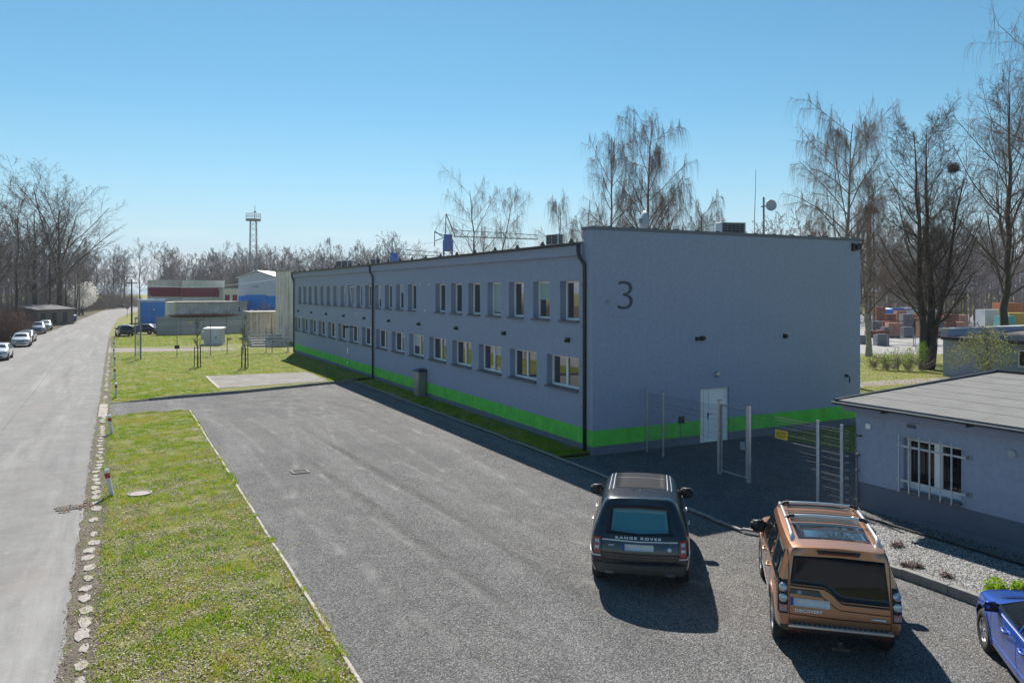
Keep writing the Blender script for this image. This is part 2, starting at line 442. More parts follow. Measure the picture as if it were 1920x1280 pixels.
M['cream'] = mat('cream', (.74, .70, .60), .85, var=.1, vs=.7, streak=.3)
M['maroon'] = mat('maroon', (.25, .025, .045), .7, var=.12, vs=1)
M['old_wall'] = mat('old_wall', (.46, .44, .48), .95, var=.3, vs=.9, streak=.5)
M['grey_boards'] = mat('grey_boards', (.36, .37, .38), .85, var=.18, vs=1.4, streak=.3)
M['metal_roof'] = mat('metal_roof', (.62, .62, .64), .5, metal=.2, var=.1)
M['brick_red'] = mat('brick_red', (.26, .105, .08), .9, var=.25, vs=4)
M['brick_pink'] = mat('brick_pink', (.40, .22, .17), .9, var=.25, vs=4)
M['block_grey'] = mat('block_grey', (.17, .18, .20), .9, var=.3, vs=4)
M['orange'] = mat('orange', (.45, .15, .05), .6, var=.1)
M['teal'] = mat('teal', (.1, .33, .33), .6, var=.1)
M['ochre'] = mat('ochre', (.5, .34, .06), .6, var=.1)
M['crane_blue'] = mat('crane_blue', (.02, .12, .52), .5, var=.1)
M['steel_grey'] = mat('steel_grey', (.25, .26, .28), .6, metal=.3, var=.1)
M['dish'] = mat('dish', (.5, .53, .57), .5, var=.05)
M['dish_blue'] = mat('dish_blue', (.30, .36, .42), .5, var=.05)
M['dish_grey'] = mat('dish_grey', (.36, .38, .42), .5, var=.05)
M['shed_wall'] = mat('shed_wall', (.15, .12, .105), .9, var=.3, vs=2)
M['bin_blue'] = mat('bin_blue', (.02, .06, .28), .5, var=.1)
M['post_white'] = mat('post_white', (.66, .66, .64), .6, var=.08, vs=8)
M['red_mark'] = mat('red_mark', (.42, .03, .025), .5, var=.05)
def onx(px, x):
    r = (px - 960) / 1432.
    Y = (x - CAMX) / (.8874 * r + .461)
    return CAMY - .461 * r * Y + .8874 * Y, Y
def ony(px, y):
    r = (px - 960) / 1432.
    Y = (y - CAMY) / (-.461 * r + .8874)
    return CAMX + .8874 * r * Y + .461 * Y, Y
def zat(py, Y): return CAMZ - (py - 546) * Y / 1432.

# ------------------------------------------------------------------ ground
def sheet(name, poly, z, m, cut=0):
    mb = MB(); mb.add([(x, y, z) for x, y in poly], [tuple(range(len(poly)))])
    o = mb.build(name, m); o['kind'] = 'structure'; return o
sheet('terrain', [(-1500, -300), (1500, -300), (1500, 1500), (-1500, 1500)], 0, M['grass_ground'])
sheet('verge', [(-90, -60), (-25.6, -60), (-25.6, 84), (-24.3, 101), (-21.3, 180), (-18, 270), (-8, 340), (-60, 420), (-160, 300)], .004, M['litter_ground'])
sheet('road', [(-16.15, -60), (-16.15, 100), (-15.0, 165), (-10.7, 222), (2, 290), (-8, 340), (-17.6, 271), (-21.1, 181), (-24.3, 101), (-25.7, 84), (-25.8, -60)], .010, M['asphalt'])
sheet('gravel_lot', [(-12.04, -34), (-12.04, 18.4), (-12.9, 18.6), (-14.6, 18.3), (-15.72, 17.75), (-15.72, 22.7), (-8.9, 24.0), (-2.3, 26.2), (-1.42, 26.4), (-1.42, .3), (-1.6, -9.1),
                     (-1.3, -9.65), (-.76, -13), (-.76, -34)], .008, M['gravel'])
sheet('gravel_apron', [(-1.56, -.01), (-1.56, -9.1), (-1.25, -9.7), (8.6, -9.7), (8.9, -3), (8.6, -.01)], .006, M['yard_gravel'])
sheet('pale_yard', [(47.0, 26.3), (64.6, 17.2), (140, -20), (199, 85), (140, 116)], .012, M['pale_paving'])
bed = sheet('stone_bed', [(-.72, -9.75), (-.72, -34), (2.46, -34), (2.46, -9.2), (1.4, -9.2)], .15, M['crushed_stone'])
sheet('dirt_path', [(14.5, 10.3), (33, 8.5), (40, 8), (40, 9.6), (33, 10.4), (14.5, 12.4)], .006, M['path_dirt'])
sheet('dirt_path', [(-16.0, 61.3), (-4.5, 58.4), (-4.5, 61.2), (-16.0, 67.6)], .012, M['path_dirt'])

def track(pts, w, m, z, name='wheel_track'):
    # worn band along a smooth path, fading at its edges
    P = [Vector(p) for p in pts]; Q = []
    for i in range(len(P) - 1):
        a, b, c, d = P[max(i - 1, 0)], P[i], P[i + 1], P[min(i + 2, len(P) - 1)]
        for k in range(10):
            t = k / 10; Q.append(.5 * ((2 * b) + (c - a) * t + (2 * a - 5 * b + 4 * c - d) * t * t + (3 * b - a - 3 * c + d) * t ** 3))
    Q.append(P[-1]); vs, at, n = [], [], len(Q)
    for i, p in enumerate(Q):
        d = (Q[min(i + 1, n - 1)] - Q[max(i - 1, 0)]).normalized(); nn = Vector((-d.y, d.x)); e = min(1, i / 6, (n - 1 - i) / 6)
        for o, wv in ((-1, 0), (-.5, .8), (0, 1), (.5, .8), (1, 0)): vs.append((p.x + nn.x * o * w, p.y + nn.y * o * w, z)); at.append(wv * e)
    me = bpy.data.meshes.new(name); me.from_pydata(vs, [], [(i * 5 + j, i * 5 + j + 1, i * 5 + j + 6, i * 5 + j + 5) for i in range(n - 1) for j in range(4)])
    a = me.attributes.new('wear', 'FLOAT', 'POINT'); a.data.foreach_set('value', at); me.materials.append(M[m])
    o = link(name, me); o['kind'] = 'structure'; return o
zt_ = .0085
for base, m in (([(-15.3, 20.6), (-11, 20.6), (-7.2, 18.6), (-4.8, 14.2), (-4.0, 8), (-4.2, 0), (-5.2, -7)], 'track_pale'),
                ([(-15.2, 19.4), (-11.6, 18.4), (-9.8, 14), (-9.4, 6), (-9.4, -3), (-8.6, -14)], 'track_pale'),
                ([(-15.4, 21.6), (-10, 22.6), (-5, 22.6), (-2.6, 19), (-2.2, 12)], 'track_pale'),
                ([(-14.5, 21), (-9.5, 21.2), (-6.2, 19.4), (-4.6, 16.4), (-4.1, 12)], 'track_pale'),
                ([(-15, 18.9), (-12.2, 17.4), (-11, 14.5), (-10.6, 9), (-10.5, 2)], 'track_pale'),
                ([(-4.8, 21.6), (-6.4, 14), (-8.2, 4), (-10.2, -5), (-11, -12)], 'track_pale'),
                ([(-12, 20.9), (-8, 21.4), (-4.6, 20.0), (-3, 15.5), (-2.9, 9)], 'track_dark'),
                ([(-13, 19.9), (-9.2, 18.6), (-7.2, 14.5), (-6.6, 8), (-6.4, 0), (-5.4, -9), (-3, -16)], 'track_pale'),
                ([(-8.2, 12), (-7.8, 4), (-7.4, -4), (-7.2, -14)], 'track_dark')):
    P = [Vector(p) for p in base]
    for off in (0, 1.55):
        pts = []
        for i, p in enumerate(P):
            d = (P[min(i + 1, len(P) - 1)] - P[max(i - 1, 0)]).normalized(); pts.append((p.x + d.y * -off * -1 if False else p.x - d.y * off * -1, p.y - d.x * off))
        zt_ += .0004; track(pts, .15 if m == 'track_pale' else .2, m, zt_)
zr_ = .0115
for x, w in ((-18.0, .35), (-20.9, .4), (-22.5, .4)):
    zr_ += .0003; track([(x, -14), (x + .15, 0), (x - .1, 20), (x, 45), (x + .1, 80)], w, 'track_road', zr_, 'worn_lane')
def lawn_z(x, y):
    a = min(1, max(0, (x + 15.7) / 3.0)); b = min(1, max(0, (47 - y) / 17.))
    return .155 * a * b
def kerb_y(x):                                    # front edge of the raised lawn
    return 22.72 + (x + 15.7) * .19 if x < -8.9 else 24.0 + (x + 8.9) * .335
mb = MB()
xs = np.linspace(-15.7, .02, 40); nt_ = 60
vs = []
for x in xs:
    y0 = kerb_y(x) + .1
    for j in range(nt_):
        y = y0 + (60.5 - y0) * j / (nt_ - 1); vs.append((x, y, lawn_z(x, y) + .004))
fs = [(i * nt_ + j, (i + 1) * nt_ + j, (i + 1) * nt_ + j + 1, i * nt_ + j + 1) for i in range(39) for j in range(nt_ - 1)]
mb.add(vs, fs)
o = mb.build('lawn', M['grass_ground'], smooth=True); o['kind'] = 'structure'
sheet('lawn_strip', [(-1.3, .2), (.05, .2), (.05, 26.6), (-1.3, 26.3)], .085, M['grass_ground'])

M['old_stone'] = mat('old_stone', (.40, .365, .315), .92, var=.35, vs=5, bump=.6, bs=30)
rj = random.Random(21)
ys_ = [-40 + .35 * i for i in range(372)]
mb = MB(); mb.add([p for y in ys_ for p in ((-16.2 + rj.uniform(-.06, .05), y, .0115), (-15.68 + rj.uniform(-.09, .12), y, .0115))], [(2 * i, 2 * i + 1, 2 * i + 3, 2 * i + 2) for i in range(len(ys_) - 1)])
o = mb.build('verge_soil', M['soil']); o['kind'] = 'structure'
# kerbs: each stone its own piece
def kerb(name, path, w, z1, seg, m, label=None, jit=.012, z0=-.05):
    root = thing(name, None, None); root['kind'] = 'structure'
    if label: root['label'] = label
    rnd = random.Random(len(path) * 7 + int(seg * 100))
    cache = {}
    for (a, b) in zip(path[:-1], path[1:]):
        a, b = Vector(a), Vector(b)
        L = (b - a).length; k = max(1, round(L / seg)); d = (b - a) / k
        ang = math.atan2(d.y, d.x)
        for i in range(k):
            key = (round(d.length, 3), rnd.randrange(3))
            zz = z1(*(a + d * (i + .5))) if callable(z1) else z1
            if key not in cache:
                q = MB(); q.box(.006, d.length - .006, -w / 2, w / 2, z0, 0)
                me_o = q.build('kerbstone', m, root, bevel=.008)
                cache[key] = me_o.data; s = me_o
            else:
                s = link('kerbstone', cache[key], root)
            p = a + d * i
            s.location = (p.x + rnd.uniform(-jit, jit) * .5, p.y + rnd.uniform(-jit, jit) * .5, zz + rnd.uniform(-jit, jit))
            s.rotation_euler = (0, 0, ang + rnd.uniform(-.006, .006))
    return root
kerb('kerb', [(-1.38, 26.3), (-1.38, .3), (-1.6, -9.1)], .1, .10, 1.0, M['old_kerb'])
kerb('kerb', [(-1.6, -9.12), (-1.32, -9.62), (-.98, -11.2)], .11, .13, .8, M['old_kerb'])
kerb('kerb', [(-.98, -11.22), (-.78, -12.9), (-.78, -27)], .13, .2, 1.0, M['old_kerb'], z0=-.25)
kerb('kerb', [(-15.7, 22.72), (-8.9, 24.0), (-1.45, 26.5)], .09, lambda x, y: .012 + lawn_z(x, y), 1.0, M['old_kerb'], z0=-.2)
kerb('lawn_edging', [(-12.08, -14), (-12.08, 18.4)], .065, .03, 1.0, M['old_stone'], jit=.02)
kerb('bed_edging', [(1.72, -9.75), (1.72, -24)], .05, .21, 2.0, M['black_plastic'])
# pale irregular stones along the road
root = thing('stone_edging', None, None); root['kind'] = 'structure'; root['label'] = 'row of pale flat stones between road and lawn'
rnd = random.Random(3); vari = []
for k in range(7):
    n = 11; pts = []
    for i in range(n):
        a = 2 * math.pi * i / n
        c, s_ = math.cos(a), math.sin(a)
        pts.append((.17 * math.copysign(abs(c) ** .7, c) * rnd.uniform(.6, 1.15), .27 * math.copysign(abs(s_) ** .7, s_) * rnd.uniform(.6, 1.15)))
    q = MB(); q.prism(pts, -.05, [rnd.uniform(.006, .026) for _ in pts]); vari.append(q)
meshes = []
y = -13.5
k = 0
while y < 78:
    step = rnd.uniform(.5, .72)
    if rnd.random() > (.3 if y < 3 else .12):
        vi = rnd.randrange(7)
        if vi >= len(meshes):
            vi = len(meshes); s = vari[vi].build('edging_stone', M['pale_stone'], root); meshes.append(s.data)
        else: s = link('edging_stone', meshes[vi], root)
        s.location = (-15.93 + rnd.uniform(-.05, .05), y, .012); s.rotation_euler = (0, 0, rnd.uniform(-.15, .15)); s.scale = (rnd.uniform(.5, .9), rnd.uniform(.65, 1.0), 1)
    y += step
    k += 1
q = MB()
for i in range(4): q.box(-.19 + .002, .19, i * .28, i * .28 + .265, -.03, .03 + .004 * (i % 2))
s = q.build('edging_stone', M['pale_stone'], root); s.location = (-15.95, 18.0, .0); s.scale = (1, 4.0, 1)
# slab, covers, grates
q = MB(); q.prism([(-9.75, 25.75), (-3.15, 26.3), (-3.1, 32.3), (-9.75, 32.75)], -.05, .172)
o = q.build('concrete_slab', M['slab']); o['kind'] = 'structure'
q = MB(); q.prism([(-9.95, 25.55), (-9.77, 25.72), (-9.77, 32.77), (-9.95, 32.95)], -.05, .185); q.prism([(-9.75, 32.77), (-3.1, 32.32), (-3.1, 32.45), (-9.93, 32.95)], -.05, .187)
o = q.build('slab_border', M['pale_stone']); o['kind'] = 'structure'

M['cast_iron'] = mat('cast_iron', (.06, .055, .05), .8, var=.3, vs=12)
mx, my = gp(262, 926)
t = thing('manhole_cover', 'round pale concrete manhole cover set in the near lawn', 'manhole cover', (mx, my, 0))
q = MB(); q.lathe([(0, .035), (.24, .035), (.27, .03), (.29, .0)], 28); q.build('cover_plate', M['pale_stone'], t)
q = MB(); q.lathe([(.29, .0), (.295, .045), (.33, .045), (.335, 0)], 28); q.build('rim', M['concrete'], t)
gx, gy = gp(562, 885)
t = thing('drain_grate', 'square metal drain grate set in the grey gravel', 'drain', (gx, gy, .008))
q = MB()
for a, b, c, d in ((-.27, .27, -.27, -.22), (-.27, .27, .22, .27), (-.27, -.22, -.218, .218), (.22, .27, -.218, .218)): q.box(a, b, c, d, -.02, .035)
q.build('frame', M['old_kerb'], t)
q = MB(); q.box(-.22, .22, -.22, .22, -.02, .004); q.build('pit', M['gap'], t)
for i in range(6):
    q = MB(); q.box(-.2 + i * .072, -.165 + i * .072, -.215, .215, .005, .028); q.build('bar', M['cast_iron'], t)
dx, dy = gp(128, 953)
t = thing('storm_drain', 'dark cast iron storm drain at the edge of the road', 'drain', (dx, dy, .011))
q = MB(); q.box(-.3, .3, -.24, .24, 0, .006); q.build('pit', M['gap'], t)
for i in range(7):
    q = MB(); q.box(-.26 + i * .08, -.22 + i * .08, -.22, .22, .008, .022); q.build('bar', M['cast_iron'], t)
q = MB()
rn = random.Random(5)
for i in range(60):
    x, y = rn.gauss(.25, .28), rn.gauss(0, .22); r_ = rn.uniform(.02, .06)
    q.prism([(x + r_ * math.cos(a) * rn.uniform(.6, 1.2), y + r_ * math.sin(a) * rn.uniform(.6, 1.2)) for a in (0, 1.2, 2.5, 3.8, 5)], 0, rn.uniform(.012, .03))
q.build('dirt', M['dead_leaf_b'], t)['kind'] = 'stuff'
# long seam and cracks in the road surface
road = bpy.data.objects['road']
def crack(pts, w, seed, par=road, z=.0122):
    rn = random.Random(seed); q = MB(); P = []
    for (a, b) in zip(pts[:-1], pts[1:]):
        a, b = Vector(a), Vector(b); n = max(2, int((b - a).length / .3))
        for i in range(n): P.append(a.lerp(b, i / n) + Vector((rn.uniform(-.035, .035), rn.uniform(-.03, .03))))
    P.append(Vector(pts[-1]))
    vs = []
    for i, p in enumerate(P):
        d = (P[min(i + 1, len(P) - 1)] - P[max(i - 1, 0)]).normalized(); nn = Vector((-d.y, d.x)); ww = w * rn.uniform(.3, 1)
        vs += [(p.x + nn.x * ww, p.y + nn.y * ww, z), (p.x - nn.x * ww, p.y - nn.y * ww, z)]
    q.add(vs, [(2 * i, 2 * i + 1, 2 * i + 3, 2 * i + 2) for i in range(len(P) - 1)])
    return q.build('crack', M['gap_soft'], par)
M['gap_soft'] = mat('gap_soft', (.09, .085, .08), .9, var=.2, vs=5)
crack([(-19.75, 16), (-19.7, 30), (-19.8, 52), (-19.7, 70)], .02, 1)
crack([(-21.5, -1.6), (-19.2, -1.0), (-18.3, -.9)], .025, 2)
crack([(-21.5, 9), (-19, 10.2)], .015, 3)

# ------------------------------------------------------------------ the long grey hall
LEN, WID = 52.4, 14.39
hall = thing('office_building', 'long two storey grey building with green stripe and dark numeral 3', 'building', (0, 0, 0))
FX = .05                                          # plane of the long facade
UP = [(1.67 + 2.19 * k - .69, 1.67 + 2.19 * k + .69, 4.87, 6.40) for k in range(24) if k != 7]
UP = [u for u in UP if u[1] < LEN]
LO = [(2.21 + 3.25 * k - 1.2, 2.21 + 3.25 * k + 1.2, 2.24, 3.48) for k in range(16)]
REV = .33
def wall_grid(es, zs, holes, fn):
    mb = MB()
    for a, b in zip(es[:-1], es[1:]):
        for c, d in zip(zs[:-1], zs[1:]):
            m_, n_ = (a + b) / 2, (c + d) / 2
            if any(h[0] < m_ < h[1] and h[2] < n_ < h[3] for h in holes): continue
            mb.quad(fn(a, c), fn(b, c), fn(b, d), fn(a, d))
    return mb
def rect_wall(holes, e0, e1, z0, z1, fn):
    """wall with openings, cut into strips per row so that far quads stay large"""
    mb = MB()
    rows = sorted({z0, z1} | {h[2] for h in holes} | {h[3] for h in holes})
    for c, d in zip(rows[:-1], rows[1:]):
        hs = sorted([h for h in holes if h[2] <= c + 1e-6 and h[3] >= d - 1e-6])
        e = e0
        for h in hs:
            if h[0] > e: mb.quad(fn(e, c), fn(h[0], c), fn(h[0], d), fn(e, d))
            e = h[1]
        if e < e1: mb.quad(fn(e, c), fn(e1, c), fn(e1, d), fn(e, d))
    return mb
q = rect_wall(UP + LO, .6, LEN, .91, 7.33, lambda e, z: (FX, e, z))
for a, b, c, d in UP + LO:                        # reveals
    x0, x1 = FX, FX + REV
    q.quad((x0, a, c), (x0, a, d), (x1, a, d), (x1, a, c)); q.quad((x0, b, c), (x1, b, c), (x1, b, d), (x0, b, d))
    q.quad((x0, a, d), (x0, b, d), (x1, b, d), (x1, a, d)); q.quad((x0, a, c), (x1, a, c), (x1, b, c), (x0, b, c))
    q.quad((x1 + .05, a, c), (x1 + .05, b, c), (x1 + .05, b, d), (x1 + .05, a, d), 1)
q.build('facade_wall', [M['plaster'], M['black']], hall, fix=False)
q = MB(); q.box(FX, FX + .3, .6, LEN, .33, .91); q.build('green_stripe', M['green'], hall)
q = MB(); q.box(FX + .025, FX + .3, .6, LEN, -.05, .33); q.build('plinth', M['plinth'], hall)
q = MB(); q.box(-.12, FX + .3, .62, LEN, 7.332, 7.74); q.box(-.12, FX + .3, LEN, LEN + .15, 7.0, 7.9); q.build('fascia', M['plaster'], hall)
# gable wall with a door opening
DO = (5.08, 6.60, .91, 2.13)
q = rect_wall([DO], 0, WID, .91, 8.25, lambda e, z: (e, 0, z))
q.quad((0, 0, .91), (0, 0, 8.25), (0, .6, 8.25), (0, .6, .91)); q.quad((WID, 0, -.05), (WID, .6, -.05), (WID, .6, 8.25), (WID, 0, 8.25)); q.quad((0, .6, 7.3), (0, .6, 8.25), (WID, .6, 8.25), (WID, .6, 7.3))
q.quad((0, .6, .0), (0, .6, 7.3), (FX, .6, 7.3), (FX, .6, .0)); q.quad((0, 0, 8.25), (WID, 0, 8.25), (WID, .6, 8.25), (0, .6, 8.25))
for x in (DO[0], DO[1]): q.quad((x, 0, .91), (x, .22, .91), (x, .22, 2.13), (x, 0, 2.13))
q.quad((DO[0], 0, 2.13), (DO[1], 0, 2.13), (DO[1], .22, 2.13), (DO[0], .22, 2.13))
q.build('gable_wall', M['plaster'], hall, fix=False)
q = MB(); q.box(0, DO[0], 0, .6, .33, .91); q.box(DO[1], WID, 0, .6, .33, .91); q.build('green_stripe', M['green'], hall)
q = MB(); q.box(.025, DO[0] - .002, .025, .6, -.05, .33); q.box(DO[1] + .002, WID - .02, .025, .6, -.05, .33); q.build('plinth', M['plinth'], hall)
q = MB(); q.box(-.05, WID + .05, -.045, .66, 8.252, 8.37); q.build('parapet_cap', M['flashing'], hall)
q = MB(); q.quad((WID, .6, -.05), (WID, LEN, -.05), (WID, LEN, 7.9), (WID, .6, 7.9)); q.quad((FX, LEN, -.05), (WID, LEN, -.05), (WID, LEN, 7.9), (FX, LEN, 7.9))
q.build('rear_wall', M['plaster'], hall, fix=False)
q = MB(); q.prism([(-.2, .66), (7, .66), (WID + .1, .66), (WID + .1, LEN + .2), (7, LEN + .2), (-.2, LEN + .2)], 7.745, [7.83, 8.05, 8.08, 8.08, 8.05, 7.83]); q.build('roof', M['roofing'], hall)
# gutter: a half round channel
q = MB(); n = 8
for (a, b) in ((.62, LEN + .2),):
    prof = [(-.215 + .085 * math.cos(math.pi + math.pi * i / n), 7.80 + .085 * math.sin(math.pi + math.pi * i / n)) for i in range(n + 1)]
    vs = [(x, y, z) for y in (a, b) for x, z in prof]; q.add(vs, [(i, i + 1, n + 2 + i, n + 1 + i) for i in range(n)])
    q.box(-.305, -.295, a, b, 7.79, 7.815)
q.build('gutter', M['gutter'], hall)
for y in (.46, 26.6, 52.2):
    q = MB()
    q.tube([(-.2, y + .2, 7.76), (-.2, y + .2, 7.45), (-.19, y + .15, 7.3), (-.07, y, 7.0), (-.05, y, 6.85), (-.05, y, .1), (-.09, y, .02)], .065 if y > 1 else .075, 10)
    p_ = q.build('downpipe', M['gutter'], hall, smooth=True)
    for z in (6.2, 4.7, 3.2, 1.7):
        q = MB(); q.box(-.13, .06, y - .085, y + .085, z, z + .035); q.build('pipe_clamp', M['gutter'], p_)
for k in range(24):
    y = 1.4 + k * 2.19
    q = MB(); q.box(-.1, .02, y - .09, y + .09, 7.84, 7.9); q.box(-.07, 0, y - .05, y + .05, 7.9, 7.99); q.build('roof_clip', M['black_plastic'], hall)
for k in range(13):
    x = .9 + k * 1.05
    q = MB(); q.box(x - .03, x + .03, .2, .3, 8.37, 8.43); q.box(x + .07, x + .12, .2, .3, 8.37, 8.43); q.build('cap_clip', M['black_plastic'], hall)
# windows (one of each kind, then copies)
def make_window(w, h, panes, sill_out=.1):
    """local frame: y along the facade from 0..w, z from 0..h, x=0 at the facade face"""
    q = MB(); x0, x1 = REV - .06, REV + .03; f = .075
    q.box(x0, x1, 0, f, 0, h); q.box(x0, x1, w - f, w, 0, h); q.box(x0, x1, f, w - f, 0, f + .02); q.box(x0, x1, f, w - f, h - f, h)
    cuts = [f]; 
    for p in panes[:-1]:
        c = w * p; q.box(x0 - .012, x1, c - .05, c + .05, f + .02, h - f); cuts += [c - .05, c + .05]
    cuts.append(w - f)
    fr = q.build('window', M['white_pvc'], hall)
    for i in range(0, len(cuts), 2):
        g = MB(); g.box(x0 + .045, x0 + .05, cuts[i] + .002, cuts[i + 1] - .002, f + .022, h - f - .002); g.build('pane', M['glass'], fr)
    s = MB(); s.box(-sill_out, REV - .062, -.02, w + .02, -.03, .005); s.box(-sill_out - .012, -sill_out, -.02, w + .02, -.075, .005); s.build('sill', M['dark_sill'], fr)
    return fr
up0 = make_window(1.38, 1.53, [1.0]); lo0 = make_window(2.4, 1.24, [.52, 1.0])
for i, (a, b, c, d) in enumerate(UP):
    o = up0 if i == 0 else copy_tree(up0, hall)
    o.location = (FX, a, c)
for i, (a, b, c, d) in enumerate(LO):
    o = lo0 if i == 0 else copy_tree(lo0, hall)
    o.location = (FX, a, c)
# roller blinds seen behind two upper panes
for k in (1, 3):
    a, b, c, d = UP[k]
    q = MB(); q.box(FX + REV - .022, FX + REV - .018, a + .08, b - .08, d - (.75 if k == 1 else 1.38), d - .08); q.build('roller_blind', M['blind'], hall)
for k, dr in ((8, .5), (10, .95), (14, .6)):
    a, b, c, d = UP[k]
    q = MB(); q.box(FX + REV - .022, FX + REV - .018, a + .08, b - .08, d - dr, d - .08); q.build('roller_blind', M['dish'], hall)
for k, dr, half in ((2, .45, 0), (5, .7, 1), (6, .35, 0)):
    a, b, c, d = LO[k]
    q = MB(); q.box(FX + REV - .022, FX + REV - .018, a + (1.3 if half else .08), b - (.08 if half else 1.22), d - dr, d - .08); q.build('roller_blind', M['dish'], hall)
# one tilted casement
for k in (13, ):
    a, b, c, d = UP[k]
    q = MB()
    T = Matrix.Translation((FX + REV - .08, a + .05, c + .09)) @ Matrix.Rotation(R(-7), 4, 'Y')
    w_, h_ = 1.28, 1.4
    for bx in ((0, .06, 0, .07, 0, h_), (0, .06, w_ - .07, w_, 0, h_), (0, .06, .07, w_ - .07, 0, .07), (0, .06, .07, w_ - .07, h_ - .07, h_)): q.box(*bx, T=T)
    q.build('tilted_casement', M['white_pvc'], hall)
# wall lamps between the storeys
wl0 = None
for k in range(10):
    y = 1.70 + 5.4 * k
    if wl0 is None:
        q = MB(); q.box(-.025, FX, -.07, .07, -.08, .09); q.lathe([(.0, -.02), (.07, -.02), (.08, .04), (.07, .08), (0, .09)], 12, 'z', (-.085, 0, -.05)); q.tube([(-.02, 0, .08), (-.09, 0, .11), (-.14, 0, .04)], .016, 6)
        wl0 = q.build('wall_lamp', M['black_plastic'], hall); o = wl0
    else: o = link('wall_lamp', wl0.data, hall)
    o.location = (0, y, 4.12)
def small_box(name, x0, x1, y0, y1, z0, z1, m, par=hall, bev=.01):
    q = MB(); q.box(x0, x1, y0, y1, z0, z1); return q.build(name, m, par, bevel=bev)
for y, z in ((16.3, 6.35), (17.6, 6.35), (16.9, 4.9), (30.6, 4.3)): small_box('sensor', -.04, FX, y - .05, y + .05, z - .05, z + .05, M['white_pvc'])
y_, Y_ = onx(652, FX); small_box('notice_plate', FX - .02, FX, y_ - .12, y_ + .12, zat(663, Y_), zat(652, Y_), M['white_paint'])
y_, Y_ = onx(652, FX); small_box('junction_box', FX - .05, FX, y_ - .08, y_ + .08, .55, .75, M['white_paint'])
y_, Y_ = onx(666, FX); q = MB(); q.tube([(FX, y_, 3.42), (-.5, y_, 3.42)], .03, 8); q.lathe([(.0, -.8), (.08, -.8), (.08, -.5), (.0, -.5)], 10, 'x', (0, y_, 3.42)); q.build('camera', M['black_plastic'], hall)
# end wall fittings
cu = bpy.data.curves.new('numeral', 'FONT'); cu.body = '3'; cu.size = 1.46; cu.extrude = .012; cu.offset = -.022
to = bpy.data.objects.new('numeral', cu); COL.objects.link(to)
bpy.context.view_layer.update()
me = bpy.data.meshes.new_from_object(to.evaluated_get(bpy.context.evaluated_depsgraph_get()))
bpy.data.objects.remove(to)
co = np.array([v.co[:] for v in me.vertices]); mn, mxx = co.min(0), co.max(0)
for v in me.vertices:
    v.co = (1.09 + (v.co.x - mn[0]) / (mxx[0] - mn[0]) * .70, -.002 - (v.co.z - mn[2]) * .4, 5.33 + (v.co.y - mn[1]) / (mxx[1] - mn[1]) * 1.05)
me.materials.clear(); me.materials.append(M['numeral'])
link('numeral', me, hall)
d_ = MB(); d_.box(5.12, 5.50, .15, .2, .05, 2.1); d_.box(5.51, 6.56, .15, .2, .05, 2.1); d_.box(5.08, 5.12, .12, .22, .0, 2.13); d_.box(6.56, 6.6, .12, .22, 0, 2.13); d_.box(5.12, 6.56, .12, .22, 2.1, 2.128); d_.box(5.08, 6.6, .1, .24, 0, .05)
door = d_.build('door', M['white_paint'], hall)
q = MB(); q.box(5.56, 5.62, .13, .15, .95, 1.15); q.tube([(5.59, .13, 1.1), (5.59, .09, 1.1), (5.72, .09, 1.1)], .012, 6); q.box(5.57, 5.61, .135, .15, .85, .92); q.build('handle', M['black'], door)
q = MB()
for x in (5.36, 5.62): q.box(x - .006, x + .006, .146, .15, .08, 2.06)
q.build('seam', M['steel_grey'], door)
small_box('vent_grille', 3.97, 4.26, -.03, 0, .86, 1.14, M['black'])
q = MB(); q.tube([(4.06, -.01, .86), (4.06, -.01, .33)], .012, 6); q.build('conduit', M['plinth'], hall)
small_box('intercom', 4.64, 4.77, -.04, 0, 1.34, 1.48, M['dish_grey'])
q = MB(); q.box(4.82, 5.0, -.12, 0, 4.06, 4.2); q.lathe([(0, -.2), (.09, -.2), (.1, -.08), (.07, 0), (0, 0)], 12, 'y', (5.1, 0, 4.15)); q.build('floodlight', M['black_plastic'], hall)
q = MB(); q.box(9.58, 9.76, -.03, 0, 4.02, 4.2); q.lathe([(0, -.15), (.08, -.15), (.09, 0)], 12, 'y', (9.67, 0, 4.1)); q.build('floodlight', M['black_plastic'], hall)
q = MB(); q.lathe([(0, -.16), (.1, -.14), (.13, -.06), (.12, 0)], 14, 'y', (5.9, 0, 2.7)); q.box(5.76, 5.86, -.06, 0, 2.62, 2.74); q.build('door_lamp', M['galv'], hall)
q = MB(); q.box(13.38, 13.5, -.1, 0, 2.2, 2.3); q.tube([(13.44, -.1, 2.25), (13.44, -.2, 2.2), (13.44, -.2, 1.95)], .03, 6); q.build('camera', M['black_plastic'], hall)
q = MB(); q.box(13.8, 13.95, -.1, 0, 7.8, 8.15); q.box(14.05, 14.3, -.14, 0, 7.85, 8.1); q.box(14.1, 14.35, -.2, -.14, 8.1, 8.14); q.build('bracket', M['black_plastic'], hall)
q = MB(); q.box(.6, .66, -.1, 0, 5.6, 5.68); q.lathe([(0, -.06), (.05, -.04), (.05, .04), (0, .06)], 8, 'x', (.66, -.1, 5.62)); q.build('camera', M['dish_grey'], hall)

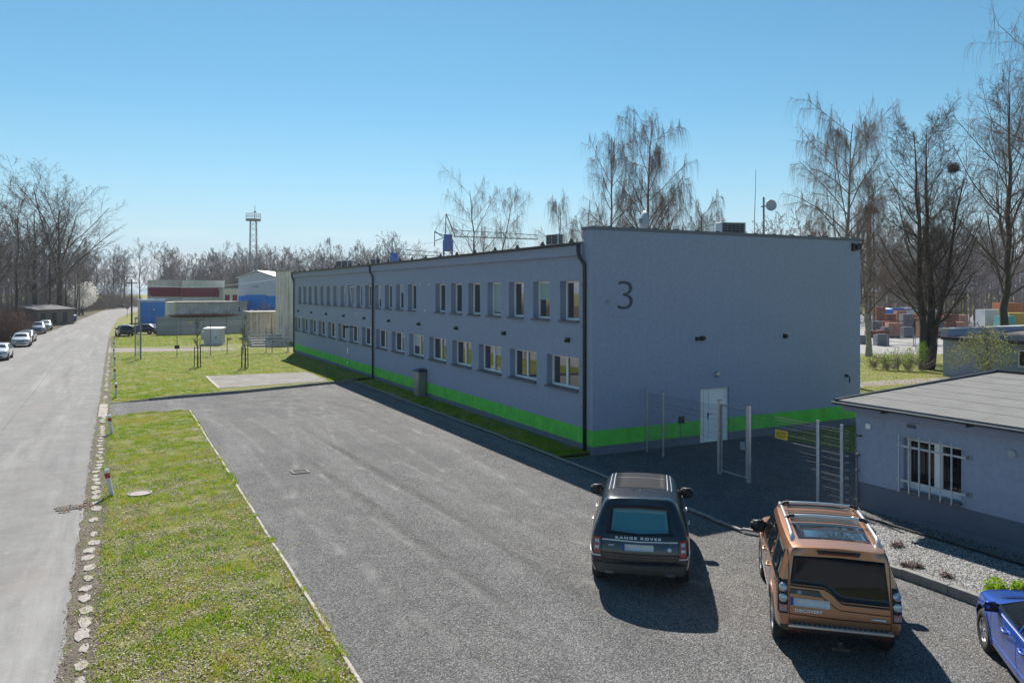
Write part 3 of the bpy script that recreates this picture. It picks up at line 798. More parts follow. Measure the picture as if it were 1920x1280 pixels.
# meter cabinet by the wall
t = thing('meter_cabinet', 'brushed steel meter cabinet with a hipped lid against the long facade', 'cabinet', (-.42, 16.75, .085))
q = MB(); q.box(0, .42, 0, .85, 0, 1.42); q.build('cabinet_body', M['cabinet_steel'], t)
q = MB(); q.box(-.022, -.002, .04, .81, .05, 1.36); q.build('door', M['cabinet_steel'], t)
q = MB(); q.add([(-.1, -.08, 1.42), (.5, -.08, 1.42), (.5, .93, 1.42), (-.1, .93, 1.42), (.1, .12, 1.56), (.45, .12, 1.56), (.45, .73, 1.56), (.1, .73, 1.56)], [(3, 2, 1, 0), (4, 5, 6, 7), (0, 1, 5, 4), (1, 2, 6, 5), (2, 3, 7, 6), (3, 0, 4, 7)]); q.build('lid', M['gutter'], t)

# things on the roof
def ac_unit(label, x, y, z, w, d, h, fans=1, rz=0, leg=True):
    t = thing('air_conditioner', label, 'air conditioner', (x, y, z), rz)
    q = MB(); q.box(-w / 2, w / 2, -d / 2, d / 2, .15, .15 + h); q.build('casing', M['dish'], t, bevel=.015)
    for i in range(fans):
        cx = -w / 2 + w * (i + .5) / fans
        q = MB(); q.box(cx - w / fans * .44, cx + w / fans * .44, -d / 2 - .012, -d / 2 - .001, .2, .1 + h); g = q.build('grille', M['black_plastic'], t)
        q = MB()
        for j in range(7): q.box(cx - w / fans * .42, cx + w / fans * .42, -d / 2 - .02, -d / 2 - .012, .22 + j * h * .125, .235 + j * h * .125)
        for j in range(6): q.box(cx - w / fans * .40 + j * w / fans * .16, cx - w / fans * .39 + j * w / fans * .16, -d / 2 - .024, -d / 2 - .02, .2, .1 + h)
        q.build('grille_bar', M['steel_grey'], g)
    q = MB(); q.box(-w / 2 + .05, -w / 2 + .12, -d / 2, d / 2, -.1, .15); q.box(w / 2 - .12, w / 2 - .05, -d / 2, d / 2, -.1, .15); q.build('foot', M['steel_grey'], t)
    q = MB()
    for j in range(5): q.box(w / 2 + .001, w / 2 + .012, -d / 2 + .06, d / 2 - .06, .22 + j * h * .16, .22 + j * h * .16 + .06)
    q.build('side_louver', M['black_plastic'], t)
    return t
x_, Y_ = ony(1370, 3.0); ac_unit('boxy air conditioner with a dark grille behind the end wall parapet', x_, 3.0, 8.15, 1.25, .5, .82, 1, R(-14))
y_, Y_ = onx(1040, 2.2); ac_unit('small air conditioner on the roof edge beside the raised end wall', 2.2, y_, 7.92, .8, .35, .5, 2, R(-80))
y_, Y_ = onx(645, 2.6); ac_unit('white twin fan air conditioner far along the roof edge', 2.6, y_, 7.95, 2.2, .5, .62, 2, R(-78))
y_, Y_ = onx(704, 2.6); ac_unit('small grey air conditioner midway along the roof edge', 2.6, y_, 7.95, .8, .4, .42, 1, R(-78))
x_, Y_ = ony(1414, 4.0)
t = thing('whip_antenna', 'tall thin whip antenna leaning slightly above the roof', 'antenna', (x_, 4.0, 8.05))
q = MB(); q.tube([(0, 0, 0), (.03, 0, 1.5), (.09, -.03, 3.8)], [.022, .018, .01], 6); q.build('rod', M['steel_grey'], t)
q = MB(); q.lathe([(.08, 0), (.08, .05), (.02, .1)], 10); q.build('base', M['steel_grey'], t)
x_, Y_ = ony(1432, 3.0)
t = thing('antenna_mast', 'roof mast carrying a round grey dish and a small ring', 'antenna mast', (x_, 3.0, 8.05))
q = MB(); q.tube([(0, 0, 0), (.0, 0, 2.35)], .045, 8); q.build('pole', M['steel_grey'], t)
q = MB()
for a in (.6, 2.5, 4.5): q.tube([(.42 * math.cos(a), .42 * math.sin(a), 0), (0, 0, .75)], .025, 6)
q.build('tripod', M['steel_grey'], t)
D = Matrix.Translation((.36, -.1, 1.98)) @ Matrix.Rotation(R(-20), 4, 'Z') @ Matrix.Rotation(R(90), 4, 'X')
q = MB(); q.lathe([(0, .0), (.12, .01), (.26, .05), (.26, -.01), (0, -.05)], 24); q.v = [tuple(D @ Vector(p)) for p in q.v]; q.build('dish', M['dish_grey'], t, smooth=False)
q = MB(); q.tube([(0, 0, 1.92), (.2, -.04, 1.95)], .03, 6); q.tube([(-.14, 0, 1.9), (.02, 0, 1.92)], .04, 6); q.build('dish_arm', M['steel_grey'], t)
q = MB(); q.tube([(.17 * math.cos(a), -.05, 1.1 + .17 * math.sin(a)) for a in np.linspace(.0, 6.28, 20)], .02, 6); q.build('ring', M['steel_grey'], t)
x_, Y_ = ony(1203, 9.0)
t = thing('satellite_dish', 'large pale satellite dish seen almost edge on above the parapet', 'satellite dish', (x_, 9.0, 8.05))
q = MB(); q.tube([(0, 0, 0), (0, 0, 1.2)], .06, 8); q.build('pole', M['steel_grey'], t)
D = Matrix.Translation((0, 0, 1.62)) @ Matrix.Rotation(R(-12), 4, 'Z') @ Matrix.Rotation(R(90), 4, 'Y') @ Matrix.Rotation(R(0), 4, 'X')
q = MB(); q.lathe([(0, 0), (.2, .02), (.42, .10), (.54, .17), (.54, .155), (.42, .075), (.2, -.01), (0, -.03)], 28); q.v = [tuple(D @ Vector(p)) for p in q.v]; q.build('reflector', M['dish_blue'], t, smooth=True)
q = MB(); q.box(-.09, .09, -.09, .09, 1.5, 1.75); q.build('mount', M['steel_grey'], t)

# ------------------------------------------------------------------ small grey building on the right
hut = thing('grey_annex', 'low grey rendered building with a flat felt roof and one barred window', 'building', (0, 0, 0))
HX, HY0, HY1 = 2.45, -9.2, -30.0
win = (-12.12, -10.62, .98, 2.27)
q = rect_wall([(-win[1] * -1 if False else win[0], win[1], win[2], win[3])], HY1, HY0, .86, 2.75, lambda e, z: (HX, e, z))
for y in (win[0], win[1]): q.quad((HX, y, win[2]), (HX + .26, y, win[2]), (HX + .26, y, win[3]), (HX, y, win[3]))
for z in (win[2], win[3]): q.quad((HX, win[0], z), (HX + .26, win[0], z), (HX + .26, win[1], z), (HX, win[1], z))
q.quad((HX, HY0, .86), (9.0, HY0, .86), (9.0, HY0, 2.75), (HX, HY0, 2.75)); q.quad((9, HY0, 0), (9, HY1, 0), (9, HY1, 3), (9, HY0, 3))
q.quad((HX + .3, win[0], win[2]), (HX + .3, win[1], win[2]), (HX + .3, win[1], win[3]), (HX + .3, win[0], win[3]))
q.build('wall', M['plaster'], hut, fix=False)
q = MB(); q.box(HX - .012, 9, HY1, HY0 + .012, .30, .86); q.build('dark_band', M['plaster_dark'], hut)
q = MB(); q.box(HX + .01, 9, HY1, HY0 - .01, -.05, .30); q.build('plinth', M['plinth'], hut)
q = MB(); q.prism([(2.18, HY1), (2.18, -9.0), (9.2, -9.0), (9.2, HY1)], 2.75, [3.02, 3.02, 3.4, 3.4]); q.build('eaves', M['plaster_soffit'], hut)
# felt laid in courses, each lapping a little over the next
nfelt = 7
for i in range(nfelt):
    a = 2.06 + (9.36 - 2.06) * i / nfelt; b = 2.06 + (9.36 - 2.06) * (i + 1) / nfelt + .03
    zf = lambda x: 3.03 + (x - 2.06) * .0545
    q = MB(); q.prism([(a, HY1), (a, -8.92), (b, -8.92), (b, HY1)], zf(a), [zf(a) + .012, zf(a) + .012, zf(b) + .006, zf(b) + .006]); q.build('felt_course', M['roofing'], hut)
q = MB(); q.prism([(2.03, -8.93), (2.03, -8.84), (9.4, -8.84), (9.4, -8.93)], 2.98, [3.07, 3.07, 3.50, 3.50]); q.prism([(9.365, -8.93), (9.365, HY1), (9.46, HY1), (9.46, -8.93)], 3.3, 3.52); q.build('roof_edge', M['gutter'], hut)
q = MB(); n = 8
prof = [(1.99 + .075 * math.cos(math.pi + math.pi * i / n), 3.0 + .075 * math.sin(math.pi + math.pi * i / n)) for i in range(n + 1)]
q.add([(x, y, z) for y in (-8.85, HY1) for x, z in prof], [(i, i + 1, n + 2 + i, n + 1 + i) for i in range(n)]); q.build('gutter', M['gutter'], hut)
q = MB(); q.box(1.907, 1.925, HY1, -8.85, 2.985, 3.012); q.build('gutter_lip', M['silver_trim'], hut)
q = MB()
for y in (-10.4, -12.6, -14.8): q.box(1.9, 2.2, y, y + .04, 2.88, 2.93)
q.build('gutter_bracket', M['gutter'], hut)
wf = MB(); x0, x1 = HX + .16, HX + .24; f = .07
wf.box(x0, x1, win[0], win[0] + f, win[2], win[3]); wf.box(x0, x1, win[1] - f, win[1], win[2], win[3]); wf.box(x0, x1, win[0] + f, win[1] - f, win[2], win[2] + .16); wf.box(x0, x1, win[0] + f, win[1] - f, win[3] - f, win[3])
wc = -11.45; wf.box(x0 - .01, x1, wc - .1, wc + .1, win[2] + .16, win[3] - f)
wo_ = wf.build('window', M['white_pvc'], hut)
for a, b in ((win[0] + f, wc - .1), (wc + .1, win[1] - f)):
    q = MB(); q.box(x0 + .04, x0 + .046, a + .002, b - .002, win[2] + .162, win[3] - f - .002); q.build('pane', M['glass_soft'], wo_)
q = MB(); q.box(HX - .1, x0 - .002, win[0] - .03, win[1] + .03, win[2] - .05, win[2] - .008); q.box(HX - .115, HX - .1, win[0] - .03, win[1] + .03, win[2] - .1, win[2] - .008); q.build('sill', M['dark_sill'], wo_)
gr = thing('window_bars', None, None); gr.parent = hut
for i in range(6):
    y = win[1] + .03 - i * (win[1] - win[0] - .12) / 5
    q = MB(); q.box(HX - .155, HX - .125, y - .014, y + .014, win[2] - .08, win[3] + .1); q.build('bar', M['bars'], gr)
for z in (win[2] + .2, win[3] - .22):
    q = MB(); q.box(HX - .125, HX - .112, win[0] - .18, win[1] + .12, z, z + .05); q.build('crossbar', M['bars'], gr)
    q = MB(); q.tube([(HX - .118, win[0] - .17, z + .025), (HX, win[0] - .2, z + .025)], .02, 6); q.tube([(HX - .118, win[1] + .11, z + .025), (HX, win[1] + .14, z + .025)], .02, 6); q.box(HX - .012, HX, win[0] - .27, win[0] - .15, z - .03, z + .08); q.build('anchor', M['galv_dull'], gr)
small_box('junction_box', HX - .06, HX, -9.68, -9.54, 2.33, 2.47, M['white_paint'], hut)
q = MB(); q.lathe([(0, -.08), (.085, -.07), (.095, -.02), (.095, 0)], 18, 'x', (HX, -13.3, 2.36)); q.build('bulkhead_lamp', M['dish_grey'], hut)
q = MB(); q.tube([(2.05, -8.86, 3.05), (2.1, -8.86, 2.75), (2.4, -9.25, 2.45), (2.4, -9.27, .05)], .009, 6); q.tube([(2.38, -9.3, 1.55), (2.38, -9.3, .03)], .022, 8)
q.box(2.34, 2.45, -9.34, -9.26, 1.55, 1.62); q.box(2.34, 2.45, -9.34, -9.26, .35, .39); q.box(2.34, 2.45, -9.34, -9.26, 1.15, 1.19); q.build('lightning_conductor', M['wire'], hut)
q = MB(); q.box(HX - .09, HX, -9.4, -9.28, 2.09, 2.13); q.build('hook', M['black_plastic'], hut)
q = MB(); q.box(HX - .06, HX, -10.95, -10.75, 2.55, 2.62); q.build('hook', M['dark_sill'], hut)

# second low building behind it
b2 = thing('grey_outbuilding', 'low grey outbuilding with a dark roof and pale parapet behind the felt roof', 'building', (0, 0, 0))
q = MB(); q.box(36.6, 52, -16, 10.6, -.05, 2.62); q.build('wall', M['plaster'], b2)
q = MB(); q.box(36.5, 52, 10.2, 10.72, 2.6, 3.32); q.build('end_parapet', M['plaster'], b2)
q = MB(); q.box(36.4, 52, 10.1, 10.82, 3.322, 3.40); q.build('parapet_cap', M['metal_roof'], b2)
q = MB(); q.prism([(35.7, -16.2), (35.7, 10.1), (52, 10.1), (52, -16.2)], 2.62, [2.82, 2.82, 3.2, 3.2]); q.build('roof', M['roofing_dark'], b2)
q = MB(); q.box(35.6, 35.72, -16.2, 10.1, 2.66, 2.84); q.build('gutter', M['black_plastic'], b2)
for y in (4.0, -.5):
    q = MB(); q.box(36.56, 36.6, y, y + 1.5, 1.1, 2.2); w_ = q.build('window', M['white_pvc'], b2)
    q = MB(); q.box(36.54, 36.558, y + .08, y + 1.42, 1.18, 2.12); q.build('pane', M['glass_soft'], w_)
# ------------------------------------------------------------------ vehicles
def car_rings(L, W, H, belt=1.1, rx0=.45, rx1=2.9, cowl=3.7, hood=1.12, nose=.98, tx=.06, zb=.3, rw=.7, zm=.8, nose_r=.8):
    h = W / 2
    mid = (rx0 + rx1) / 2
    return [
        [(.12, 0, zb + .1), (.12, .82 * h, zb + .1), (.03, .91 * h, zb + .22), (0, .93 * h, zm), (tx, .92 * h, belt), (rx0 - .1, rw * .92, H - .08), (rx0 - .12, 0, H - .035)],
        [(.3, 0, zb), (.3, .93 * h, zb + .02), (.26, .985 * h, .5), (.22, h, zm), (.26 + tx * .5, .98 * h, belt + .01), (rx0 + .12, rw, H - .055), (rx0 + .08, 0, H - .01)],
        [(.24 * L, 0, zb), (.24 * L, .95 * h, zb + .02), (.24 * L, .985 * h, .5), (.24 * L, h, zm), (.24 * L, .98 * h, belt + .01), (max(rx0 + .3, .24 * L), rw + .02, H - .045), (max(rx0 + .3, .24 * L), 0, H)],
        [(.46 * L, 0, zb), (.46 * L, .95 * h, zb + .02), (.46 * L, .985 * h, .5), (.46 * L, .995 * h, zm), (.46 * L, .975 * h, belt), (max(mid, .44 * L), rw + .02, H - .05), (max(mid, .44 * L), 0, H)],
        [(.62 * L, 0, zb), (.62 * L, .95 * h, zb + .02), (.62 * L, .985 * h, .5), (.62 * L, .995 * h, zm), (.63 * L, .975 * h, belt - .01), (rx1 - .06, rw - .02, H - .09), (rx1, 0, H - .04)],
        [(.74 * L, 0, zb), (.74 * L, .95 * h, zb + .02), (.74 * L, .985 * h, .5), (.74 * L, h, zm), (.75 * L, .96 * h, hood - .02), (cowl + .02, .74 * h, hood + .03), (cowl, 0, hood + .07)],
        [(.87 * L, 0, zb), (.87 * L, .94 * h, zb + .02), (.87 * L, .98 * h, .5), (.87 * L, .99 * h, zm - .02), (.87 * L, .92 * h, hood - .07), (.87 * L, .72 * h, hood - .02), (.87 * L, 0, hood)],
        [(.985 * L, 0, zb + .02), (.965 * L, nose_r * h, zb + .02), (.98 * L, nose_r * h + .03, .5), (.985 * L, nose_r * h + .02, zm - .1), (.965 * L, nose_r * h, nose - .06), (.955 * L, .66 * h, nose), (.96 * L, 0, nose + .03)],
    ]

def lofted_body(rings, lv=3, cr4=.35, cr5=.4, cr_end=.3):
    bm = bmesh.new()
    cl = bm.edges.layers.float.new('crease_edge')
    loops = []
    for r in rings:
        c0 = bm.verts.new(r[0]); Ls = [bm.verts.new(p) for p in r[1:6]]; c6 = bm.verts.new(r[6]); Rs = [bm.verts.new((p[0], -p[1], p[2])) for p in r[1:6]]
        loops.append([c0] + Ls + [c6] + Rs[::-1])
    n = 12
    for a, b in zip(loops[:-1], loops[1:]):
        for i in range(n): bm.faces.new((a[i], a[(i + 1) % n], b[(i + 1) % n], b[i]))
    for lp in (loops[0], loops[-1]):
        bm.faces.new((lp[0], lp[1], lp[11])); bm.faces.new((lp[5], lp[6], lp[7]))
        for j in range(1, 5): bm.faces.new((lp[j], lp[j + 1], lp[11 - j], lp[12 - j]))
    bmesh.ops.recalc_face_normals(bm, faces=bm.faces[:])
    for a, b in zip(loops[:-1], loops[1:]):
        for j, c in ((4, cr4), (8, cr4), (5, cr5), (7, cr5), (1, .5), (11, .5)):
            e = bm.edges.get((a[j], b[j]));  e[cl] = c
    for lp in (loops[0],):
        for i in range(n): bm.edges.get((lp[i], lp[(i + 1) % n]))[cl] = cr_end
    me = bpy.data.meshes.new('body'); bm.to_mesh(me); bm.free()
    o = bpy.data.objects.new('tmp_body', me); COL.objects.link(o)
    md = o.modifiers.new('s', 'SUBSURF'); md.levels = lv; md.render_levels = lv
    bpy.context.view_layer.update()
    dg = bpy.context.evaluated_depsgraph_get()
    out = bpy.data.meshes.new_from_object(o.evaluated_get(dg))
    bpy.data.objects.remove(o)
    return out

def cut_arches(me, mats, xs, zr, rr, hw):
    o = bpy.data.objects.new('tmp_body', me); COL.objects.link(o)
    me.materials.clear()
    for m in mats: me.materials.append(m)
    q = MB()
    for x in xs:
        for sgn in (1, -1):
            n = 24
            vs = [(x + rr * math.cos(2 * math.pi * i / n), yy, zr + rr * math.sin(2 * math.pi * i / n)) for yy in (sgn * (hw - .30), sgn * (hw + .2)) for i in range(n)]
            q.add(vs, [tuple(range(n))[::-1], tuple(range(n, 2 * n))] + [(i, (i + 1) % n, n + (i + 1) % n, n + i) for i in range(n)])
    c = q.build('tmp_cut', [M['gap']])
    md = o.modifiers.new('b', 'BOOLEAN'); md.object = c; md.operation = 'DIFFERENCE'; md.solver = 'EXACT'
    try: md.material_mode = 'TRANSFER'
    except Exception: pass
    bpy.context.view_layer.update()
    out = bpy.data.meshes.new_from_object(o.evaluated_get(bpy.context.evaluated_depsgraph_get()))
    bpy.data.objects.remove(o); bpy.data.objects.remove(c)
    out.polygons.foreach_set('use_smooth', [True] * len(out.polygons))
    out.set_sharp_from_angle(angle=R(38))
    return out

def resample(pts, n):
    pts = [Vector(p) for p in pts]
    d = [0]
    for a, b in zip(pts[:-1], pts[1:]): d.append(d[-1] + (b - a).length)
    out = []
    for i in range(n + 1):
        t = d[-1] * i / n; k = 0
        while k < len(d) - 2 and d[k + 1] < t: k += 1
        seg = d[k + 1] - d[k]
        out.append(pts[k].lerp(pts[k + 1], 0 if seg == 0 else (t - d[k]) / seg))
    return out

class Car:
    def __init__(s, name, label, cat, group, X, Y, theta, rings, paint, lv=3, wheels=None, creases=(.35, .4, .3), rim='rim', well=True):
        hx, hy = math.sin(theta), math.cos(theta)
        u, v = .8874 * hx + .461 * hy, -.461 * hx + .8874 * hy
        x, y = cam2site(X, Y)
        s.root = thing(name, label, cat, (x, y, 0.012), math.atan2(v, u), group)
        me = lofted_body(rings, lv, *creases)
        bm = bmesh.new(); bm.from_mesh(me); s.bvh = BVHTree.FromBMesh(bm); bm.free()
        s.hw = max(p[1] for r in rings for p in r)
        xr, xf, wr, wy = wheels
        if well: me = cut_arches(me, [paint, M['gap']], (xr, xf), wr, wr + .07, s.hw)
        else: me.materials.append(paint)
        me.name = 'body'
        s.body = link('body', me, s.root)
        s.paint = paint
        q = MB(); w = .125
        q.lathe([(wr - .13, -w), (wr - .03, -w), (wr, -w + .03), (wr, w - .03), (wr - .03, w), (wr - .13, w - .01), (wr - .14, w - .04)], 28 if lv > 2 else 16, 'y')
        tyre = q
        q2 = MB(); ri = wr - .125
        q2.lathe([(ri, w - .02), (ri - .03, w - .01), (ri - .035, w - .08)], 28 if lv > 2 else 14, 'y')
        q2.lathe([(0, w - .045), (.06, w - .045), (.075, w - .06)], 12, 'y')
        ns = 7
        for i in range(ns):
            for dd in (-.13, .13):
                a = 2 * math.pi * i / ns + dd; c, sn = math.cos(a), math.sin(a)
                T = Matrix(((c, 0, -sn, 0), (0, 1, 0, 0), (sn, 0, c, 0), (0, 0, 0, 1)))
                q2.box(.04, ri - .02, w - .06, w - .03, -.017, .017, T=T)
        q3 = MB(); q3.lathe([(0, w - .1), (ri - .03, w - .1)], 16, 'y')
        ty = None
        for xx in (xr, xf):
            for sg in (1, -1):
                if ty is None:
                    ty = tyre.build('wheel', M['rubber'], s.root, smooth=True); rm = q2.build('rim', M[rim], ty); bk = q3.build('brake_disc', M['gap'], ty); wh = ty
                else: wh = copy_tree(ty, s.root)
                wh.location = (xx, sg * wy, wr); wh.rotation_euler = (0, 0, 0 if sg > 0 else math.pi)
    def cast(s, side, p):
        a, b = p
        if side == 'L': o, d = Vector((a, 3, b)), Vector((0, -1, 0))
        elif side == 'rear': o, d = Vector((-3, a, b)), Vector((1, 0, 0))
        elif side == 'front': o, d = Vector((9, a, b)), Vector((-1, 0, 0))
        else: o, d = Vector((a, b, 4)), Vector((0, 0, -1))
        h, nr, i, _ = s.bvh.ray_cast(o, d)
        if h is None:
            tgt = {'L': Vector((a, .9, b)), 'rear': Vector((.1, a, b)), 'front': Vector((4.3, a, b)), 'top': Vector((a, b, 1.2))}[side]
            h, nr, i, _ = s.bvh.find_nearest(tgt)
        return h, nr
    def patch(s, name, side, top, bot, m, n=10, k=4, off=.006, skirt=.012, parent=None, mirror=None, label=None):
        T, B = resample(top, n), resample(bot, n)
        vs, nr = [], []
        for j in range(k + 1):
            for i in range(n + 1):
                h, q = s.cast(side, T[i].lerp(B[i], j / k)); vs.append(h); nr.append(q)
        P = [h + q * off for h, q in zip(vs, nr)]
        w = n + 1
        fs = [(j * w + i, j * w + i + 1, (j + 1) * w + i + 1, (j + 1) * w + i) for j in range(k) for i in range(n)]
        border = [i for i in range(w)] + [j * w + n for j in range(1, k + 1)] + [k * w + i for i in range(n - 1, -1, -1)] + [j * w for j in range(k - 1, 0, -1)]
        b0 = len(P)
        P += [vs[i] - nr[i] * skirt for i in border]
        nb = len(border)
        sk = [(border[i], border[(i + 1) % nb], b0 + (i + 1) % nb, b0 + i) for i in range(nb)]
        outs = []
        for sg in ((1, -1) if mirror else (1,)):
            me = bpy.data.meshes.new(name)
            me.from_pydata([(p.x, p.y * sg, p.z) for p in P], [], fs + sk)
            me.materials.append(m)
            me.polygons.foreach_set('use_smooth', [True] * len(fs) + [False] * len(sk))
            bm = bmesh.new(); bm.from_mesh(me)
            bm.normal_update()
            c = sum((f.normal for f in list(bm.faces)[:len(fs)]), Vector())
            ref = sum(nr, Vector()); ref.y *= sg
            if c.dot(ref) < 0: bmesh.ops.reverse_faces(bm, faces=bm.faces[:])
            bm.to_mesh(me); bm.free()
            outs.append(link(name, me, parent or s.root, label))
        return outs
    def ribbon(s, name, side, pts, w, m, n=16, off=.004, mirror=None, parent=None, skirt=.01, k=1):
        pts = [Vector(p) for p in pts]; A, B = [], []
        for i, p in enumerate(pts):
            d = (pts[min(i + 1, len(pts) - 1)] - pts[max(i - 1, 0)]).normalized(); nn = Vector((-d.y, d.x)) * w / 2
            A.append(p + nn); B.append(p - nn)
        return s.patch(name, side, A, B, m, n, k, off, skirt, parent, mirror)
    def disc(s, name, side, c, r, m, off=.012, mirror=None, parent=None, n=20):
        h, q = s.cast(side, c)
        vs = [h + q * (off + .006)]; ref = Vector((0, 0, 1)) if abs(q.z) < .9 else Vector((1, 0, 0))
        a = q.cross(ref).normalized(); b = q.cross(a)
        for rr, o in ((r * .8, off + .004), (r, off - .004), (r, -.02)):
            vs += [h + (a * math.cos(2 * math.pi * i / n) + b * math.sin(2 * math.pi * i / n)) * rr + q * o for i in range(n)]
        fs = [(0, 1 + i, 1 + (i + 1) % n) for i in range(n)]
        for k in range(2): fs += [(1 + k * n + i, 1 + k * n + (i + 1) % n, 1 + (k + 1) * n + (i + 1) % n, 1 + (k + 1) * n + i) for i in range(n)]
        outs = []
        for sg in ((1, -1) if mirror else (1,)):
            mb = MB(); mb.add([(p.x, p.y * sg, p.z) for p in vs], fs); outs.append(mb.build(name, m, parent or s.root, smooth=True))
        return outs
    def text(s, body, y0, y1, z, m, size, side='rear', spacing=1.0):
        """raised letters on the tail, reading left to right for someone standing behind the car"""
        cu = bpy.data.curves.new('lettering', 'FONT'); cu.body = body; cu.size = 1; cu.extrude = .02; cu.space_character = spacing; cu.offset = .03
        to = bpy.data.objects.new('t', cu); COL.objects.link(to); bpy.context.view_layer.update()
        me = bpy.data.meshes.new_from_object(to.evaluated_get(bpy.context.evaluated_depsgraph_get())); bpy.data.objects.remove(to)
        xs = [v.co.x for v in me.vertices]; ys = [v.co.y for v in me.vertices]; x0, x1, yy0, yy1 = min(xs), max(xs), min(ys), max(ys)
        for v in me.vertices:
            a = y0 + (v.co.x - x0) / (x1 - x0) * (y1 - y0); b = z + (v.co.y - yy0) / (yy1 - yy0) * size
            h, q = s.cast(side, (a, b)); v.co = h + q * (.006 + (.008 if v.co.z > 0 else 0))
        me.materials.clear(); me.materials.append(m)
        return link('lettering', me, s.root)
    def mirror_pair(s, x, z, m, y=None, size=(.17, .15, .12)):
        for sg in (1, -1):
            q = MB(); y0 = (y or s.hw)
            T = Matrix.Translation((x, sg * (y0 + .06), z))
            bm = bmesh.new(); bmesh.ops.create_cube(bm, size=1)
            for v in bm.verts: v.co = Vector((v.co.x * size[0] * (1.2 if v.co.y * sg > 0 else 1), v.co.y * size[1] * 2 * .95, v.co.z * size[2] * 2 * (.85 if v.co.y * sg > 0 else 1)))
            bmesh.ops.bevel(bm, geom=bm.edges[:], offset=.04, segments=3, affect='EDGES')
            bmesh.ops.transform(bm, matrix=T, verts=bm.verts[:])
            me = bpy.data.meshes.new('wing_mirror'); bm.to_mesh(me); bm.free(); me.materials.append(m); me.polygons.foreach_set('use_smooth', [True] * len(me.polygons))
            o = link('wing_mirror', me, s.root)
            q = MB(); q.box(x - size[0] * .5 - .006, x - size[0] * .5 - .001, sg * (y0 + .06) - .10, sg * (y0 + .06) + .10, z - .07, z + .07); q.build('mirror_glass', M['car_glass'], o)
            q = MB(); q.box(x - .04, x + .06, min(sg * (y0 - .14), sg * (y0 - .04)), max(sg * (y0 - .14), sg * (y0 - .04)), z - .09, z - .02); q.build('stalk', m, o)
    def handles(s, xs, z, m):
        for x in xs:
            h, q = s.cast('L', (x, z))
            for sg in (1, -1):
                mb = MB(); mb.tube([(x - .1, sg * (h.y - .01), z), (x - .085, sg * (h.y + .04), z), (x + .085, sg * (h.y + .04), z), (x + .1, sg * (h.y - .01), z)], .017, 8)
                mb.build('door_handle', m, s.root, smooth=True)
    def arch_trim(s, xs, r, zr, w, m):
        for x in xs:
            pts = [(x + (r + w / 2) * math.cos(a), zr + (r + w / 2) * math.sin(a)) for a in np.linspace(R(-8), R(188), 16)]
            s.ribbon('arch_trim', 'L', pts, w, m, n=24, off=.012, mirror=True, skirt=.03)

def paint(name, col, metal=.3, rough=.32):
    m, nt, p = nodes_of(name)
    p.inputs['Base Color'].default_value = col + (1,); p.inputs['Metallic'].default_value = metal; p.inputs['Roughness'].default_value = rough
    p.inputs['Coat Weight'].default_value = 1; p.inputs['Coat Roughness'].default_value = .03
    N, L = nt.nodes, nt.links       # a film of road dust
    t = N.new('ShaderNodeTexCoord'); n = N.new('ShaderNodeTexNoise'); n.inputs['Scale'].default_value = 5; n.inputs['Detail'].default_value = 8
    L.new(t.outputs['Object'], n.inputs['Vector'])
    mr = N.new('ShaderNodeMapRange'); mr.inputs['From Min'].default_value = .4; mr.inputs['From Max'].default_value = .75; mr.inputs['To Max'].default_value = .07
    L.new(n.outputs['Fac'], mr.inputs['Value'])
    mx = N.new('ShaderNodeMixRGB'); mx.inputs[1].default_value = col + (1,); mx.inputs[2].default_value = (.3, .27, .24, 1); L.new(mr.outputs[0], mx.inputs[0]); L.new(mx.outputs[0], p.inputs['Base Color'])
    mr2 = N.new('ShaderNodeMapRange'); mr2.inputs['From Min'].default_value = .35; mr2.inputs['From Max'].default_value = .7; mr2.inputs['To Min'].default_value = .03; mr2.inputs['To Max'].default_value = .14
    L.new(n.outputs['Fac'], mr2.inputs['Value']); L.new(mr2.outputs[0], p.inputs['Coat Roughness'])
    return m
P_navy = paint('paint_navy', (.010, .012, .022), .35, .25)
P_copper = paint('paint_copper', (.44, .20, .095), .55, .34)
P_blue = paint('paint_blue', (.014, .10, .52), .4, .3)

# dark four by four behind the hall corner
c = Car('parked_car', 'dark navy four by four seen from behind with a teal rear window', 'car', 'four by fours parked on the gravel', 2.50, 14.98, R(10.3),
        car_rings(5.0, 2.0, 1.86, belt=1.13, rx0=.52, rx1=3.05, cowl=3.8, hood=1.14, nose=1.02, tx=.10, zb=.32, rw=.72), P_navy, 3, (1.02, 3.94, .385, .855))
B = M['black_plastic']
c.patch('rear_window', 'rear', [(.60, 1.66), (0, 1.69), (-.60, 1.66)], [(.66, 1.17), (0, 1.15), (-.66, 1.17)], M['car_glass'], 14, 6)
c.patch('rear_tint_painted_light', 'rear', [(.52, 1.615), (0, 1.635), (-.52, 1.615)], [(.56, 1.225), (0, 1.19), (-.56, 1.225)], M['car_glass_teal'], 12, 5, off=.010)  # teal pane: tint plus the bright view through the cabin, painted as colour
c.ribbon('chrome_strip', 'rear', [(.74, 1.065), (0, 1.045), (-.74, 1.065)], .03, M['silver_trim'], 20, .012)
c.text('RANGE ROVER', .47, -.43, 1.085, M['chrome_white'], .044, spacing=1.35)
c.patch('number_plate', 'rear', [(.29, 1.0), (-.27, 1.0)], [(.29, .885), (-.27, .885)], M['plate'], 4, 2, .014, .03)
c.patch('plate_strip', 'rear', [(.33, 1.0), (.292, 1.0)], [(.33, .885), (.292, .885)], M['plate_blue'], 2, 2, .014, .03)
c.disc('badge', 'rear', (-.58, .93), .045, M['silver_trim'])
c.ribbon('model_badge', 'rear', [(.62, .97), (.5, .97)], .022, M['silver_trim'], 3, .008)
